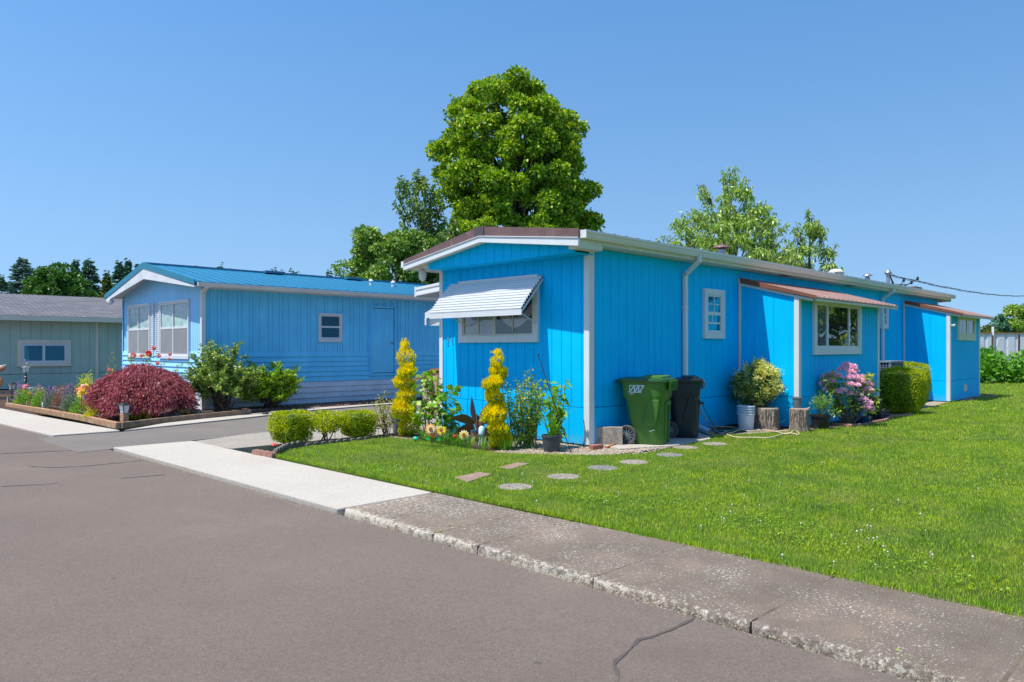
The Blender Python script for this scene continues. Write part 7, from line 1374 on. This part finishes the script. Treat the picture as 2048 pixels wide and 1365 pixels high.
# driftwood hanging ornament at the left edge
x, y = G(-14, 812); d = (x+y)*S2; T = thing('driftwood_ornament', 'brown carved driftwood ornament poking in at the left edge of the photo', 'garden ornament', (x, y, 0)); DW = paint('carved_brown_wood', (.30, .11, .05), rough=.7, var=.4, scale=12)
mb = MB(); mb.tube([(x, y, 0), (x, y, hz(728, d))], .02, n=6); mb.build('pole', BLACKM, T); p = [Vector(D(u, v, d)) for u, v in ((-26, 740), (-10, 737), (3, 739), (12, 735))]; mb = MB(); mb.tube(p, [.05, .07, .06, .02], n=9); mb.build('arm', DW, T, smooth=True); mb = MB(); mb.tube([q+Vector((0, 0, .06)) for q in p], [.03, .04, .035, .015], n=8); mb.build('pale_top', paint('bleached_wood', (.5, .45, .38)), T, smooth=True)
p = [Vector(D(u, v, d)) for u, v in ((-8, 750), (0, 757), (2, 765), (-1, 776))]; mb = MB(); mb.tube(p, [.02, .045, .05, .015], n=9); mb.build('hanging_piece', paint('orange_brown_wood', (.40, .17, .06)), T, smooth=True)
# red laceleaf maple
L_JM = leafmat('red_laceleaf', [(.17, .025, .04), (.30, .05, .07), (.42, .10, .12), (.56, .25, .24)], trans=.3, rough=.45, spec=.35)
mc = G(272, 840); mc = (mc[0]+.22, mc[1]+.26); T = thing('laceleaf_maple', 'weeping dark red laceleaf maple dome in front of the pale blue home', 'tree', (*mc, 0)); P = []; Dd = []
nb = 1150
for i in range(nb):
    a = rng.random()*6.283; q = rng.random()**.55; rr = .97*q*(1+.10*math.sin(a*3+1)+.06*math.sin(a*7)); zt = .95*math.sqrt(max(0, 1-(q*.93)**2.2))+.10+.04*math.sin(a*5); tier = rng.random()
    z = zt*(1-.72*tier**2) if q > .4 else zt*(1-.12*tier); z = max(.12+.24*(.5+.5*(math.cos(a)-math.sin(a))*S2), z); c_ = np.array([mc[0]+rr*math.cos(a), mc[1]+rr*math.sin(a), z]); lump = math.sin(a*9+q*7)*math.cos(q*13+a*4); rr *= 1+.05*lump; c_[2] += .055*lump; n = 62; off = rng.normal(0, 1, (n, 3))*np.array([.062, .062, .030]); out = np.array([math.cos(a), math.sin(a), 0]); off[:, 2] -= ((off*out).sum(1))*.7
    P.append(c_+off); d = out*rng.uniform(.5, 1)+rng.normal(0, .5, (n, 3)); d[:, 2] -= .75; Dd.append(d)
P = np.concatenate(P); P[:, 2] = np.maximum(P[:, 2], .07); leafmesh('foliage', P, np.concatenate(Dd), rng.uniform(.05, .10, len(P)), rng.uniform(.010, .018, len(P)), L_JM, T, curl=.15)
mb = MB(); top = Vector((mc[0]+.05, mc[1], .62)); limb(mb, (mc[0], mc[1], -.02), top, .055, .04, k=5, wob=.25, n=8)
for i in range(26): a = i*2*math.pi/26+rng.random()*.2; r = rng.uniform(.5, 1.02); e = (mc[0]+r*math.cos(a), mc[1]+r*math.sin(a), 1.0*math.sqrt(1-(r/1.2)**2)*.9); limb(mb, top, e, .022, .005, sag=.12, k=4, wob=.12)
mb.build('trunk', BARK, T, smooth=True)
# rose bush behind the maple
rb = (mc[0]+.35, mc[1]+.75); T, tips = stemplant('rose_bush', 'tall rose bush with coral-pink and red blooms poking above the red maple', rb, 1.62, .75, 16, L_ROSE, .06, .04, cat='shrub', dens=34, low=.45)
ROSER = leafmat('red_rose_petals', [(.75, .04, .05), (.85, .12, .10)], trans=.25); ROSEP = leafmat('pink_rose_petals', [(.85, .25, .26), (.90, .42, .38)], trans=.3)
for (u, v, r, m_) in ((267, 711, .085, ROSEP), (297, 708, .10, ROSER), (308, 697, .07, ROSEP), (340, 709, .05, ROSEP), (318, 712, .06, ROSEP), (283, 712, .055, ROSEP), (315, 727, .06, ROSEP), (219, 741, .06, ROSEP), (338, 719, .045, ROSEP)):
    d = 17.1; p = np.array(D(u, v, d)); q = sph(60); r *= .72; leafmesh('rose_bloom', p+q*r*.5*rng.uniform(.5, 1, 60)[:, None], q+rng.normal(0, .4, (60, 3)), r*.8, r*.8, m_, T, fold=.3, wide=.55)
# two big shrubs on the driveway side
L_SHR = leafmat('blueberry_leaves', [(0.078, 0.182, 0.019), (0.169, 0.312, 0.039), (0.338, 0.468, 0.091), (0.546, 0.572, 0.182)], trans=.3, rough=.35, spec=.5)
def bigshrub(label, c, h, spread, ns, mat, L, W, dens, n_tw=3):
    T = thing('leafy_shrub', label, 'shrub', (*c, 0), 'big shrubs along the driveway'); mb = MB(); P = []; Dd = []
    for i in range(ns):
        a = rng.random()*6.28; r = spread*math.sqrt(rng.random()); k = Vector((c[0]+r*.35*math.cos(a), c[1]+r*.3*math.sin(a), h*rng.uniform(.12, .38))); e = Vector((c[0]+r*math.cos(a), c[1]+r*.8*math.sin(a), h*rng.uniform(.35, 1.0)*(1-.35*(r/spread)**2))); b0 = Vector((c[0]+rng.normal(0, .10), c[1]+rng.normal(0, .10), -.02)); limb(mb, b0, k, .010, .008, k=3, n=5); limb(mb, k, e, .008, .003, k=4, n=4, wob=.15)
        for j in range(n_tw):
            t0 = rng.uniform(.2, .95); p0 = k.lerp(e, t0); p1 = p0+Vector(sph(1)[0])*rng.uniform(.12, .28)+Vector((0, 0, .08)); limb(mb, p0, p1, .005, .002, k=2, n=3)
            for t in rng.random(dens): d = sph(1)[0]; d[2] = d[2]*.5+.25; P.append(tuple(p0.lerp(p1, t)+Vector(d)*.02)); Dd.append(d)
        for t in .25+.75*rng.random(dens*2): d = sph(1)[0]; d[2] = d[2]*.5+.25; P.append(tuple(k.lerp(e, t)+Vector(d)*.02)); Dd.append(d)
    mb.build('stems', BARK, T); leafmesh('leaves', np.array(P), np.array(Dd), L*rng.uniform(.6, 1.25, len(P)), W*rng.uniform(.7, 1.2, len(P)), mat, T)
c = G(440, 827); bigshrub('taller open shrub with small leaves at the white corner downspout of the pale blue home', (c[0]+.1, c[1]+.1), 1.80, .98, 62, L_SHR, .070, .038, 34, 5)
c = (8.75, 17.15); bigshrub('lower rounder shrub right of the taller open one against the long blue wall', c, 1.22, .80, 56, leafmat('glossy_yellow_green_leaves', [(0.108, 0.257, 0.014), (0.270, 0.446, 0.027), (0.540, 0.675, 0.068)], trans=.3, rough=.35), .080, .045, 30, 5)
# rocks and the thin hose in the bed
RK = noise_mat('garden_rock', [(.3, (.22, .18, .16)), (.7, (.36, .31, .28))], 5, bump=.8, bscale=40)
for i, (u, v, r, lab) in enumerate(((345, 836, .15, 'larger rounded garden rock right of the maple trunk'), (392, 832, .13, 'garden rock at the foot of the white downspout'), (330, 838, .09, 'small garden rock beside the larger one under the maple'))):
    x, y = G(u, v); x += .1; y += .25; q = sph(90); bm = bmesh.new(); bmesh.ops.create_icosphere(bm, subdivisions=3, radius=r)
    for vv in bm.verts: k = 1+.14*math.sin(vv.co.x*30+i)+.1*math.sin(vv.co.y*40+2*i); vv.co *= k; vv.co.z *= .62
    me = bpy.data.meshes.new('garden_rock'); bm.to_mesh(me); bm.free(); o = link('garden_rock', me, RK, origin=(x, y, .04), smooth=True); tag(o, lab, 'rock', 'rocks in the maple bed')
hose('thin pale hose lying on the mulch below the two big shrubs', [(*G(400, 829), .03), (*G(440, 826), .03), (*G(480, 824), .03), (*G(520, 822), .03), (*G(560, 816), .03), (*G(580, 814.5), .03)], HOSEC, r=.012)
for u, v, lab in ((531, 828.5, 'dark metal drain lid beside the concrete strip, nearer the maple'), (608, 821, 'dark metal drain lid beside the concrete strip, farther right')):
    x, y = G(u, v); mb = MB(); mb.lathe([(.07, 0), (.075, .02), (.06, .035), (.02, .04)], (x, y, .0), n=16); tag(mb.build('manhole_cover', BLACKM, origin=(x, y, 0)), lab, 'manhole cover')
# fuse box / meter hung on the far part of the long blue wall
